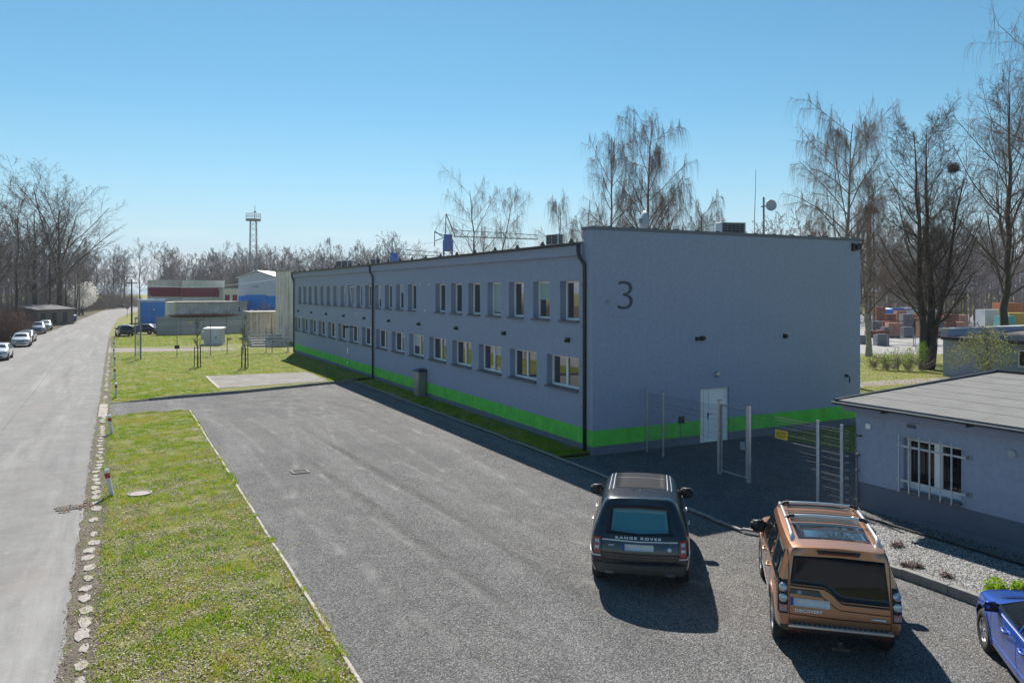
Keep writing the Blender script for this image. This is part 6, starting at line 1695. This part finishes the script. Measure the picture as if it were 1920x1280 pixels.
def tree_meshes(name, seed, kind, H, r, det=1.0, lean=(0, 0), trunks=None, bark='bark', twig='twig', rt=.011):
    """returns (trunk mesh, crown mesh)"""
    rg = np.random.default_rng(seed)
    tr = trunks or [dict(H=H, r=r, lean=lean)]
    T = [trunk_line(rg, **{k: v for k, v in t.items() if k not in ('s0', 'ang', 'len', 'up', 'fine')}) for t in tr]
    tm = pack([(P, Rd, 10) for P, Rd in T])
    parts = []
    for (P, Rd), t in zip(T, tr):
        n = lambda k: max(2, int(round(k * det)))
        if kind == 'birch':
            a, ar = children(rg, P, Rd, n(26), .24, .97, t.get('ang', 40), 9, t.get('len', .40), .62, 8, .42, .03, .022, .05)
            b, br = children(rg, a, ar, n(9), .2, .98, 42, 10, .44, .45, 6, .45, .08, rt * 1.1, .06)
            c, cr_ = children(rg, b, br, n(8), .15, 1, 44, 14, .55, .4, 4, .6, -.10, rt * .85, .07)
            h, hr = hanging(rg, b, br, n(15), .7, 2.4, 5, rt * .6)
            h2, hr2 = hanging(rg, a, ar, n(12), .7, 2.0, 5, rt * .6, .4)
            parts += [(a, ar, 6), (b, br, 4), (c, cr_, 3), (h, hr, 3), (h2, hr2, 3)]
        elif kind == 'broad':
            a, ar = children(rg, P, Rd, n(30), t.get('s0', .2), .98, t.get('ang', 44), 9, t.get('len', .34), .6, 8, .36, t.get('up', .34), .022, .05)
            b, br = children(rg, a, ar, n(10), .18, .99, 40, 10, .42, .45, 6, .45, .16, rt * 1.4, .07)
            c, cr_ = children(rg, b, br, n(9), .15, 1, 42, 12, .45, .4, 4, .6, .1, rt, .08)
            d, dr = children(rg, c, cr_, t.get('fine', 3), .2, 1, 42, 12, .6, .3, 3, .7, .05, rt * .7, .08)
            parts += [(a, ar, 6), (b, br, 4), (c, cr_, 3), (d, dr, 3)]
        elif kind == 'spread':                   # big forked crown, limbs from low down
            a, ar = children(rg, P, Rd, n(15), .2, .97, 38, 10, .62, .5, 10, .5, .22, .04, .06)
            b, br = children(rg, a, ar, n(12), .18, .99, 36, 10, .42, .5, 7, .5, .18, .02, .07)
            c, cr_ = children(rg, b, br, n(8), .15, 1, 38, 12, .42, .4, 5, .55, .12, rt * 1.2, .08)
            d, dr = children(rg, c, cr_, n(5), .15, 1, 40, 12, .5, .3, 3, .7, .06, rt, .08)
            parts += [(a, ar, 6), (b, br, 4), (c, cr_, 3), (d, dr, 3)]
    cm = pack(parts)
    t_me = raw_mesh('trunk', tm[0], tm[1], M[bark], smooth=True)
    c_me = raw_mesh('crown', cm[0], cm[1], M[twig])
    return t_me, c_me
def top_of(meshes):
    a = np.empty(len(meshes[1].vertices) * 3, dtype=np.float32); meshes[1].vertices.foreach_get('co', a); return float(np.percentile(a[2::3], 99.9))
def plant_tree(name, label, cat, loc, meshes, rz=0, sc=1.0, group=None, szf=1.0, H=None, wide=1.0):
    if H: sc = H / top_of(meshes)
    t = thing(name, label, cat, loc, rz, group)
    t.scale = (sc * wide, sc * wide, sc * szf)
    link('trunk', meshes[0], t); link('crown', meshes[1], t)
    return t
GB = 'weeping birches behind the hall'
def on_depth_line(px, x):                           # stand at site x, in line with picture column px
    y, Y = onx(px, x); return (x, y, 0), Y
for px, x, ytop, seed, lab, det in [
    (905, 20, 316, 21, 'broad weeping birch standing alone left of the others, behind the crane jib', 1.0),
    (1052, 21, 356, 22, 'small slim weeping birch between the lone birch and the tall pair', .8),
    (1140, 19.5, 234, 23, 'tall narrow weeping birch, left of the tall pair behind the roof', 1.0),
    (1222, 20, 198, 24, 'tallest weeping birch behind the roof and the pale satellite dish', 1.15),
    (1312, 21, 352, 25, 'low bushy birch right of the satellite dish, left of the roof air conditioner', .9),
    (1092, 24, 380, 26, 'low dark bare tree in the thicket just left of the raised end wall', .9),
    (1262, 24, 330, 28, 'shorter birch filling the gap right of the tallest birch', .9)]:
    loc, Y = on_depth_line(px, x); H = 6 + (546 - ytop) * Y / 1432
    tk = [dict(H=H, r=H * .0125, lean=(-.06, .03), len=.44, ang=44), dict(H=H * .86, r=H * .009, lean=(.2, -.12), base=(.25, -.1, H * .12), len=.4, ang=44)] if seed == 21 else None
    ms_ = tree_meshes('birch', seed, 'birch', H, H * .0125, det * (.8 if tk else 1), trunks=tk, bark='bark_birch', twig='twig_birch', rt=.0085)
    plant_tree('birch_tree', lab, 'birch tree', loc, ms_, random.uniform(0, 6) if seed != 21 else 0, 1, GB, H=H)
loc, Y = on_depth_line(1592, 25.5); H = 6 + (546 - 168) * Y / 1432
plant_tree('birch_tree', 'tall weeping birch right of the hall with long hanging twigs', 'birch tree', loc, tree_meshes('birch', 31, 'birch', H, .24, 1.2, bark='bark_birch', twig='twig_birch', rt=.0085), 1.0, 1, GB, H=H)
x, y = gp(1629, 668); plant_tree('bare_tree', 'slim straight tree with a mossy trunk at the right corner of the hall', 'tree', (x, y, 0),
    tree_meshes('slim', 33, 'broad', 15.5, .24, .8, bark='bark_birch', twig='twig', rt=.012), .3)
x, y = gp(1737, 692); zt = 6 + (546 - 188) * 59 / 1432
plant_tree('linden_tree', 'large dark bare tree forking low into three straight stems', 'tree', (x, y, 0),
    tree_meshes('linden', 35, 'broad', 0, 0, 1.0, trunks=[dict(H=20.6, r=.36, lean=(-.075, .03), base=(-.15, 0, 0), s0=.16, ang=60, up=.6, len=.27, tip=.05, fine=5), dict(H=20.9, r=.40, lean=(.03, -.03), base=(.15, 0, 0), s0=.16, ang=60, up=.6, len=.27, tip=.05, fine=5), dict(H=16, r=.27, lean=(.14, -.07), base=(.2, -.1, .6), s0=.22, ang=60, up=.6, len=.26)], bark='bark', twig='twig', rt=.009), 0, H=zt)
x, y, z = gd(1788, 315, 59)
scrub('bird_nest', 'round dark bird nest high in the three stemmed tree', 'nest', (x, y, z - .3), .55, .55, .7, 520, M['twig'], 3, L=(.3, .8), r=.009, up=.1)
x, y = gp(1880, 668); plant_tree('linden_tree', 'tall dark bare tree rising behind the outbuilding roof', 'tree', (x, y, 0), tree_meshes('right', 37, 'broad', 26.0, .42, 1.15, bark='bark', twig='twig', rt=.010), 2.0, H=6 + (546 - 120) * 70.4 / 1432)
x, y, _ = gd(1985, 600, 44); plant_tree('birch_tree', 'weeping birch mostly outside the right edge, its twigs hanging into view', 'birch tree', (x, y, 0), tree_meshes('edge', 39, 'birch', 21.5, .24, 1.0, bark='bark_birch', twig='twig_birch', rt=.0085), 2.2, 1, GB)

# roadside trees on the left
big = [tree_meshes('poplar', 51, 'spread', 30, .62, .95, bark='bark', twig='twig', rt=.02), tree_meshes('poplar2', 52, 'spread', 30, .55, .9, bark='bark', twig='twig', rt=.02)]
mid = [tree_meshes('road%d' % i, 60 + i, 'broad', 18, .24, .72, bark='bark', twig=['twig', 'twig_grey', 'twig'][i], rt=.02) for i in range(3)]
GL2 = 'bare trees along the left of the road'
L_ = [(112, 601, 306, 'b0', 'largest bare tree by the road, its crown spreading out over the bend'), (66, 606, 300, 'b1', 'second large bare tree, left of the largest one'),
      (10, 645, 350, 'm0', 'bare tree with a leaning trunk behind the brown bush at the left edge'), (32, 618, 335, 'm1', 'bare tree between the leaning one and the two large ones'), (-40, 640, 330, 'm2', 'bare tree mostly outside the left edge'),
      (92, 606, 430, 'm0', 'slim bare tree directly behind the shed'), (134, 598, 455, 'm1', 'bare tree behind the blue bins'), (158, 592, 470, 'm2', 'bare tree behind the white blossoming tree'),
      (178, 588, 452, 'm0', 'bare tree just right of the blossoming tree'), (194, 579.5, 470, 'm1', 'bare tree at the start of the far bend'), (210, 575, 462, 'm2', 'bare tree on the outside of the far bend'),
      (232, 572.5, 458, 'm0', 'pale bare tree beyond the dark car on the bend'), (262, 571.5, 446, 'm1', 'tall bare tree beyond the utility pole'), (-20, 616, 380, 'm1', 'second bare tree mostly outside the left edge'), (50, 600, 420, 'm2', 'shorter bare tree behind the shed roof')]
for i, (px, pb, ptop, k, lab) in enumerate(L_):
    x, y = gp(px, pb); Y = 8592. / (pb - 546); H = 6 + (546 - ptop) * Y / 1432
    ms_ = big[int(k[1])] if k[0] == 'b' else mid[int(k[1])]
    x = min(x, lerp_tab(RL, y) - 3.2)
    plant_tree('bare_tree', lab, 'tree', (x, y, 0), ms_, i * 2.1 + (2.4 if i == 0 else 0), 1, GL2, H=H, wide=1.25 if k[0] == 'b' else 1.0)
# low brown undergrowth along the far verge, too tangled to count
rg = np.random.default_rng(8)
Vs, Fs, off = [], [], 0
def thicket(x, y, sx, sy, sz, n, seed, L=(.6, 1.8), r=.014):
    rn = np.random.default_rng(seed)
    pos = rn.uniform(-1, 1, (n, 3)) * (sx, sy, 0); pos[:, 2] = rn.uniform(0, 1, n) ** 1.4 * sz
    d = rn.normal(0, .55, (n, 3)); d[:, 2] = np.abs(d[:, 2]) + .5; d = nrm(d); ln = rn.uniform(L[0], L[1], (n, 1))
    P = np.stack([pos, pos + d * ln * .5 + rn.normal(0, .08, (n, 3)), pos + d * ln + rn.normal(0, .15, (n, 3))], 1) + (x, y, 0)
    return tubes(P, np.stack([np.full(n, r), np.full(n, r * .8), np.full(n, r * .4)], 1), 3)
for i in range(56):
    y = 62 + i * 3.1; x = -31.5 - rg.uniform(0, 5) + max(0, (y - 120)) * .075; sz = rg.uniform(1.5, 4.5)
    v, f = thicket(x, y, 3.2, 2.6, sz, 420, 100 + i); Vs.append(v); Fs.append(f + off); off += len(v)
for i in range(26):
    y = 205 + i * 4; x = -30 + max(0, y - 200) * .22; v, f = thicket(x - 4, y, 5, 4, rg.uniform(3, 7), 420, 300 + i, (1, 2.6), .025); Vs.append(v); Fs.append(f + off); off += len(v)
o = link('undergrowth', raw_mesh('undergrowth', np.concatenate(Vs), np.concatenate(Fs), M['twig_grey'])); o['kind'] = 'stuff'
x, y = gp(35, 640); scrub('brown_bush', 'dense reddish brown bare bush behind the parked cars', 'bush', (x - 1.5, y + 4, 0), 3.6, 7.5, 3.9, 3600, M['twig_red'], 14, L=(.5, 1.4), r=.016, up=.8)

def leaf_cloud(name, m, c, rad, n, size, seed, par=None, shell=.4, flat=0):
    rn = np.random.default_rng(seed)
    d = nrm(rn.normal(0, 1, (n, 3))); pos = d * rn.uniform(shell, 1, (n, 1)) ** .6 * rad
    pos += np.sin(pos[:, [1, 2, 0]] * 3.1 / np.array(rad)) * .12 * np.array(rad)
    a = nrm(rn.normal(0, 1, (n, 3))); b = nrm(np.cross(a, rn.normal(0, 1, (n, 3)))); s = rn.uniform(.6, 1.3, (n, 1)) * size
    V = np.stack([pos - a * s, pos - b * s * .5, pos + a * s, pos + b * s * .5], 1).reshape(-1, 3) + np.array(c)
    return link(name, raw_mesh(name, V, np.arange(n * 4).reshape(-1, 4), m), par)
x, y = gp(161, 590.5); x = min(x, lerp_tab(RL, y) - 2.2); t = thing('blossoming_tree', 'small white blossoming tree at the edge of the road', 'tree', (x, y, 0))
tm, cm = tree_meshes('bl', 71, 'broad', 7.6, .16, .5, rt=.025); link('trunk', tm, t); link('crown', cm, t)
leaf_cloud('blossom', M['blossom'], (0, 0, 5.0), (3.4, 3.4, 3.4), 4200, .15, 4, t, .3)
# hedge shrubs with first leaves on the lawn at the right
for i, (px, pb, h, lab) in enumerate([(1662, 694, 1.5, 'sparse shrub coming into leaf nearest the hall corner'), (1679, 694, 1.7, 'second shrub from the hall in the thin row'), (1703, 695.5, 1.75, 'shrub in the middle of the thin row on the lawn'), (1728, 696, 2.2, 'tallest leafy shrub, at the foot of the forked tree'), (1638, 692, 1.4, 'thinnest shrub, closest to the end wall')]):
    x, y = gp(px, pb); t = thing('shrub', lab, 'shrub', (x, y, 0), 0, 'shrubs in a thin row on the right lawn')
    v, f = thicket(0, 0, .25, .25, .3, 60, 400 + i, (h * .5, h), .011); link('stems', raw_mesh('stems', v, f, M['twig_grey']), t)
    leaf_cloud('leaves', M['leaf_fresh'], (0, 0, h * .62), (.5, .5, h * .46), [380, 420, 520, 1100, 200][i], .045, 40 + i, t, .1)['kind'] = 'stuff'
x, y, _ = gd(1852, 690, 42); t = thing('shrub_tree', 'tall pale green shrub between the felt roof and the outbuilding', 'shrub', (x, y, 0))
tm, cm = tree_meshes('sh', 81, 'broad', 3.9, .09, .45, rt=.01, bark='bark_grey', twig='twig_grey'); link('trunk', tm, t); link('crown', cm, t)
leaf_cloud('leaves', M['leaf_pale'], (0, 0, 2.8), (1.5, 1.5, 1.35), 2600, .055, 7, t, .25)['kind'] = 'stuff'
leaf_cloud('leaves', M['leaf_pale'], (-.3, 1.6, 2.3), (.7, .7, .7), 500, .05, 8, t, .2)['kind'] = 'stuff'
leaf_cloud('leaves', M['leaf_pale'], (1.0, -1.9, 2.3), (.6, .6, .6), 300, .05, 9, t, .2)['kind'] = 'stuff'
# bright green perennials on the stone bed
for i, (px, pb, r_, h, lab) in enumerate([(1869, 1116, .27, .34, 'larger lime green clump of leaves on the stone bed'), (1911, 1108, .18, .22, 'smaller lime green clump behind the blue car')]):
    x, y = gp(px, pb, .15); t = thing('green_plant', lab, 'plant', (x, y, .15), 0, 'lime green clumps on the stone bed')
    rn = np.random.default_rng(90 + i); n = 340 if i == 0 else 170
    a = rn.uniform(0, 2 * np.pi, n); rr = r_ * rn.uniform(0, 1, n) ** .6; base = np.stack([np.cos(a) * rr * .6, np.sin(a) * rr * .6, np.zeros(n)], 1)
    d = np.stack([np.cos(a) * rr / r_ * .9, np.sin(a) * rr / r_ * .9, np.full(n, 1.3)], 1) + rn.normal(0, .25, (n, 3)); d = nrm(d); L = h * rn.uniform(.55, 1.1, (n, 1)) * (1.1 - .45 * (rr / r_))[:, None]
    sd = nrm(np.cross(d, rn.normal(0, 1, (n, 3)))) * .022
    V = np.stack([base - sd, base + sd, base + d * L * .6 + sd * 1.2, base + d * L, base + d * L * .6 - sd * 1.2], 1).reshape(-1, 3)
    k = np.arange(n)[:, None] * 5
    link('leaves', raw_mesh('leaves', V, np.concatenate([k + [0, 1, 2, 4], k + [4, 2, 3, 3]]) if False else k + [0, 1, 2, 4], M['leaf_lime']), t)
    me = t.children[0].data
    leaf_cloud('leaf_tips', M['leaf_lime'], (0, 0, h * .55), (r_ * .9, r_ * .9, h * .42), n, .035, 95 + i, t, .3)
for i, (px, pb) in enumerate(((1683, 1025), (1700, 1062), (1722, 1064), (1775, 1082))):
    x, y = gp(px, pb, .15)
    scrub('dry_plant', ['withered reddish plant on the stone bed nearest the copper car', 'withered plant by the bed kerb', 'small withered tuft beside the bed kerb', 'tiny withered tuft midway along the stone bed'][i], 'plant', (x, y, .14), [.24, .13, .14, .1][i], .15, [.12, .08, .08, .07][i], 90, M['twig_red'], 60 + i, L=(.05, .16), r=.006)

# ------------------------------------------------------------------ far woods: instanced from a handful of bare trees
far = bpy.data.collections.new('far_wood_kinds')
for i in range(4):
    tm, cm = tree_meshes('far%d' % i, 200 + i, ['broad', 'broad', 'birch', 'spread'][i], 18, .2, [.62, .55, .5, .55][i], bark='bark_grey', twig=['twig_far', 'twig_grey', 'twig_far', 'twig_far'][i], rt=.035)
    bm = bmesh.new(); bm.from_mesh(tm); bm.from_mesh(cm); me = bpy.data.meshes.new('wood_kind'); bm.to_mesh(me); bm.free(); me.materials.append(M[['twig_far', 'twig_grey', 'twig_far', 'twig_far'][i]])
    o = bpy.data.objects.new('wood_kind', me); far.objects.link(o)
ng = bpy.data.node_groups.new('wood', 'GeometryNodeTree')
ng.interface.new_socket('Geometry', in_out='INPUT', socket_type='NodeSocketGeometry'); ng.interface.new_socket('Geometry', in_out='OUTPUT', socket_type='NodeSocketGeometry')
gi, go = ng.nodes.new('NodeGroupInput'), ng.nodes.new('NodeGroupOutput')
ci = ng.nodes.new('GeometryNodeCollectionInfo'); ci.inputs['Collection'].default_value = far; ci.inputs['Separate Children'].default_value = True; ci.inputs['Reset Children'].default_value = True
ip = ng.nodes.new('GeometryNodeInstanceOnPoints'); ip.inputs['Pick Instance'].default_value = True
def named(nm, ty):
    n = ng.nodes.new('GeometryNodeInputNamedAttribute'); n.data_type = ty; n.inputs['Name'].default_value = nm; return [s for s in n.outputs if s.enabled][0]
ng.links.new(gi.outputs[0], ip.inputs['Points']); ng.links.new(ci.outputs[0], ip.inputs['Instance'])
ng.links.new(named('kind', 'INT'), ip.inputs['Instance Index']); ng.links.new(named('size', 'FLOAT_VECTOR'), ip.inputs['Scale'])
rv = named('turn', 'FLOAT_VECTOR'); ng.links.new(rv, ip.inputs['Rotation'])
ng.links.new(ip.outputs[0], go.inputs[0])
def wood(name, label, specs, seed):
    """specs: px0, px1, Y0, Y1, n, top0, top1"""
    rn = np.random.default_rng(seed); pts, kd, sz, tn = [], [], [], []
    for px0, px1, Y0, Y1, n, t0, t1 in specs:
        for i in range(n):
            Y = rn.uniform(Y0, Y1); px = px0 + (px1 - px0) * (i + rn.uniform(0, 1)) / n; x, y, _ = gd(px, 546, Y)
            if seed == 1 and lerp_tab(RL, y) - 4 < x < lerp_tab(RR_, y) + 5: continue
            if seed == 1 and x > lerp_tab(RR_, y) and y < 192: continue
            H = 6 + (546 - rn.uniform(t0, t1)) * Y / 1432; s = H / 20.0
            pts.append((x, y, -.1)); kd.append(rn.integers(0, 4)); sz.append((s * rn.uniform(.8, 1.1), s * rn.uniform(.8, 1.1), s)); tn.append((0, 0, rn.uniform(0, 6.28)))
    me = bpy.data.meshes.new(name); me.from_pydata(pts, [], [])
    for nm, ty, data in (('kind', 'INT', kd), ('size', 'FLOAT_VECTOR', sz), ('turn', 'FLOAT_VECTOR', tn)):
        a = me.attributes.new(nm, ty, 'POINT')
        if ty == 'INT': a.data.foreach_set('value', [int(k) for k in data])
        else: a.data.foreach_set('vector', np.array(data, dtype=np.float32).ravel())
    o = link(name, me); md = o.modifiers.new('wood', 'NODES'); md.node_group = ng
    o['kind'] = 'stuff'; o['label'] = label
    return o
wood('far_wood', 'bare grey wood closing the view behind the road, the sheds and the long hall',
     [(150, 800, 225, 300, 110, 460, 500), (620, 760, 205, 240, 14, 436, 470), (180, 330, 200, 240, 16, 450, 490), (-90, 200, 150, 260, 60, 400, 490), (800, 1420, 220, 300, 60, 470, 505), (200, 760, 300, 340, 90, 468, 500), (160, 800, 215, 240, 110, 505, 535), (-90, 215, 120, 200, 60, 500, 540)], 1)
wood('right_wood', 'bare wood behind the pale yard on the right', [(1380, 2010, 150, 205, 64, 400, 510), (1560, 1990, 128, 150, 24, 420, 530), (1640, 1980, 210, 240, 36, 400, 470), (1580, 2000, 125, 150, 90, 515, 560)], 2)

# ------------------------------------------------------------------ grass blades and leaf litter
def waves(xy, seed, w0, w1, n=14):
    rn = np.random.default_rng(seed); out = 0
    for i in range(n):
        k = 2 * np.pi / rn.uniform(w0, w1); a = rn.uniform(0, 2 * np.pi); out = out + np.sin((xy[:, 0] * np.cos(a) + xy[:, 1] * np.sin(a)) * k + rn.uniform(0, 6.28))
    return out / np.sqrt(n / 2)
def blades(name, n, sampler, hgt, wid, mats, probs, seed, zf, bare=.85, mix=.25):
    rn = np.random.default_rng(seed)
    xy = sampler(rn, n)
    xy = xy[(waves(xy, seed + 50, .5, 2.5) + rn.normal(0, .5, len(xy))) < bare]; n = len(xy)
    z = np.array([zf(a, b) for a, b in xy]) if callable(zf) else np.full(n, zf)
    w = waves(xy, seed + 9, 1.2, 7) * .8 + waves(xy, seed + 19, .3, 1.0) * .7 + rn.normal(0, .5, n)
    h = hgt * rn.uniform(.45, 1.25, n) * (1 + .25 * waves(xy, seed + 29, .4, 2)).clip(.4, 1.8); a = rn.uniform(0, 2 * np.pi, n); le = rn.uniform(0, .9, n) * h; la = rn.uniform(0, 2 * np.pi, n)
    b0 = np.stack([xy[:, 0], xy[:, 1], z - .004], 1); sd = np.stack([np.cos(a), np.sin(a), np.zeros(n)], 1) * (wid * rn.uniform(.6, 1.3, n))[:, None]
    tip = b0 + np.stack([np.cos(la) * le, np.sin(la) * le, h], 1)
    V = np.stack([b0 - sd, b0 + sd, tip], 1).reshape(-1, 3)
    cp = np.cumsum(probs); order = np.clip(rn.uniform(0, 1, n) + w * mix, 0, .9999); mi = np.searchsorted(cp / cp[-1], order)
    o = link(name, raw_mesh(name, V, np.arange(n * 3).reshape(-1, 3), [M[m] for m in mats], mi)); o['kind'] = 'stuff'
    return o
GM, GPb = ['blade_d', 'blade_a', 'blade_b', 'blade_c'], [.24, .42, .24, .10]
def rect(x0, x1, y0, y1, near=None):
    def f(rn, n):
        x = rn.uniform(x0, x1, n); y = y0 + (y1 - y0) * rn.uniform(0, 1, n) ** (near or 1); return np.stack([x, y], 1)
    return f
def lawn1(rn, n):
    xy = rect(-15.72, -12.13, -13.5, 18.4, 1.35)(rn, n)
    return xy[~((xy[:, 0] < -15.3) & (rn.uniform(0, 1, len(xy)) < .45)) & (np.hypot(xy[:, 0] - mx, xy[:, 1] - my) > .36) & (xy[:, 1] < 18.55 - np.abs(xy[:, 0] + 13.6) * .3)]
blades('grass', 150000, lawn1, .05, .010, GM, GPb, 1, .0)
def lawn2(rn, n):
    xy = rect(-15.6, -.1, 22.8, 60, 1.6)(rn, n)
    ky = np.array([kerb_y(a) for a in xy[:, 0]])
    inslab = (xy[:, 0] > -9.98) & (xy[:, 0] < -3.05) & (xy[:, 1] < 33.0)
    return xy[(xy[:, 1] > ky + .12) & ~inslab]
blades('grass', 120000, lawn2, .065, .016, GM, GPb, 2, lambda a, b: lawn_z(a, b) + .004)
blades('grass', 26000, rect(-1.3, .02, .25, 26.4, 1.3), .07, .011, GM, GPb, 3, .085)
blades('grass', 26000, lambda rn, n: (lambda xy: xy[(xy[:, 0] > 14.6) | (xy[:, 1] < -.2)])(rect(9.0, 46, -3, 24)(rn, n)), .08, .03, GM, GPb, 4, 0)
blades('grass', 30000, rect(-15.9, 1.0, 68, 91), .07, .03, GM, GPb, 5, 0)
def litter(name, n, sampler, size, mats, seed, z0):
    rn = np.random.default_rng(seed); xy = sampler(rn, n); n = len(xy)
    a = nrm(rn.normal(0, 1, (n, 3)) * (1, 1, .35)); b = nrm(np.cross(a, nrm(rn.normal(0, .5, (n, 3)) + (0, 0, 1)))); s = (size * rn.uniform(.4, 1.3, n))[:, None]
    p = np.stack([xy[:, 0], xy[:, 1], z0 + rn.uniform(.01, .045, n)], 1)
    V = np.stack([p - a * s, p - b * s * .6, p + a * s, p + b * s * .6], 1).reshape(-1, 3)
    o = link(name, raw_mesh(name, V, np.arange(n * 4).reshape(-1, 4), [M[m] for m in mats], rn.integers(0, len(mats), n))); o['kind'] = 'stuff'
def leafy(rn, n):
    xy = rect(-15.75, -12.1, -13.5, 12, 1.1)(rn, n)
    w = waves(xy, 77, .5, 3) * .8 + waves(xy, 78, .25, .8) * .6 + .11 * (1.5 - xy[:, 1])
    return xy[w + rn.normal(0, .5, n) > .15]
def leafy_old(rn, n):
    xy = rect(-15.75, -12.1, -13.5, 9, 1.2)(rn, n)
    w = np.sin(xy[:, 0] * 2.1 + 1.5 + np.sin(xy[:, 1] * .8)) + np.sin(xy[:, 1] * 1.1 + .6 * xy[:, 0]) + .06 * (2 - xy[:, 1])
    return xy[w + rn.normal(0, .7, n) > .45]
def fringe(x, sd, y0, y1):
    return lambda rn, n: np.stack([rn.normal(x, sd, n), rn.uniform(y0, y1, n)], 1)
def clumpy(f, seed, lim):
    def g(rn, n): xy = f(rn, n); return xy[waves(xy, seed, .4, 2.2) > lim]
    return g
blades('grass', 14000, clumpy(fringe(-12.10, .05, -13, 18.3), 61, -.2), .06, .010, GM, GPb, 11, .0)
blades('grass', 16000, clumpy(fringe(-15.85, .17, -13, 60), 62, .1), .05, .010, GM, GPb, 12, .01)
blades('grass', 12000, clumpy(fringe(-15.6, .12, -13, 18), 65, -.1), .055, .010, GM, GPb, 15, .01)
blades('grass', 5000, clumpy(lambda rn, n: np.stack([rn.uniform(-15.6, -12.1, n), rn.normal(18.4, .12, n)], 1), 63, -.3), .05, .010, GM, GPb, 13, .0)
blades('weeds', 2600, clumpy(rect(-11.9, -6, -14, 6, 1.3), 64, 1.5), .035, .012, ['blade_b', 'blade_a'], [.5, .5], 14, .008)
litter('leaf_litter', 60000, leafy, .022, ['dead_leaf', 'dead_leaf_b', 'dead_leaf', 'dead_leaf_c', 'dead_leaf_b'], 1, 0)
litter('leaf_litter', 4000, lawn2, .02, ['dead_leaf', 'dead_leaf_b', 'dead_leaf_c'], 6, .03)
litter('leaf_litter', 5000, rect(-16.25, -15.6, -13.5, 14, 1.2), .02, ['dead_leaf', 'dead_leaf_b', 'dead_leaf_b'], 2, .0)
litter('leaf_litter', 1500, rect(-19, -12, 10, 22), .015, ['dead_leaf', 'dead_leaf_b'], 3, .0)
def stones(name, n, sampler, s0, s1, mats, seed, z0):
    rn = np.random.default_rng(seed); xy = sampler(rn, n); n = len(xy); s = rn.uniform(s0, s1, n)
    base = np.array([[1, 0, 0], [-.5, .87, 0], [-.5, -.87, 0], [.1, .05, 1.0], [0, 0, -.3]])
    V = base[None] * rn.uniform(.6, 1.3, (n, 5, 3)); a = rn.uniform(0, 6.28, n); c, s_ = np.cos(a)[:, None], np.sin(a)[:, None]
    V = np.stack([V[..., 0] * c - V[..., 1] * s_, V[..., 0] * s_ + V[..., 1] * c, V[..., 2] * .75], -1) * s[:, None, None]
    V += np.stack([xy[:, 0], xy[:, 1], np.full(n, z0)], 1)[:, None]
    k = (np.arange(n) * 5)[:, None]; Fc = np.stack([k + [0, 1, 3], k + [1, 2, 3], k + [2, 0, 3]], 1).reshape(-1, 3)
    o = link(name, raw_mesh(name, V.reshape(-1, 3), Fc, [M[m] for m in mats], np.repeat(rn.integers(0, len(mats), n), 3))); o['kind'] = 'stuff'
M['peb_a'] = mat('peb_a', (.15, .147, .147), .9, var=0); M['peb_b'] = mat('peb_b', (.26, .255, .25), .9, var=0); M['peb_c'] = mat('peb_c', (.36, .35, .34), .9, var=0); M['peb_d'] = mat('peb_d', (.07, .072, .08), .9, var=0)
def lot(rn, n):
    xy = rect(-12, -.8, -16, 24, 1.5)(rn, n); return xy[(xy[:, 0] < -1.75) | (xy[:, 1] < -9.8) | False]
stones('gravel_stones', 150000, lot, .006, .016, ['peb_a', 'peb_b', 'peb_b', 'peb_d', 'peb_a', 'peb_c', 'peb_a', 'peb_b'], 1, .008)
stones('gravel_stones', 26000, rect(-.7, 1.68, -17, -9.7), .012, .03, ['peb_b', 'peb_c', 'peb_c', 'peb_d', 'peb_a'], 2, .152)
stones('gravel_stones', 9000, rect(1.76, 2.42, -17, -9.4), .012, .028, ['peb_a', 'peb_d', 'peb_b'], 3, .152)
stones('gravel_stones', 16000, rect(-1.5, 8, -9, -.1), .008, .02, ['peb_a', 'peb_d', 'peb_d', 'peb_b'], 4, .008)

# ------------------------------------------------------------------ thin spring haze over the whole place
hz = bpy.data.materials.new('haze'); hz.use_nodes = True
hn, hl_ = hz.node_tree.nodes, hz.node_tree.links
hn.clear()
ho = hn.new('ShaderNodeOutputMaterial'); pv = hn.new('ShaderNodeVolumePrincipled')
pv.inputs['Color'].default_value = (.86, .92, 1, 1); pv.inputs['Density'].default_value = .00016; pv.inputs['Anisotropy'].default_value = .3
hl_.new(pv.outputs[0], ho.inputs['Volume'])
q = MB(); q.box(-260, 260, -70, 420, -1, 36); o = q.build('haze', hz); o['kind'] = 'stuff'
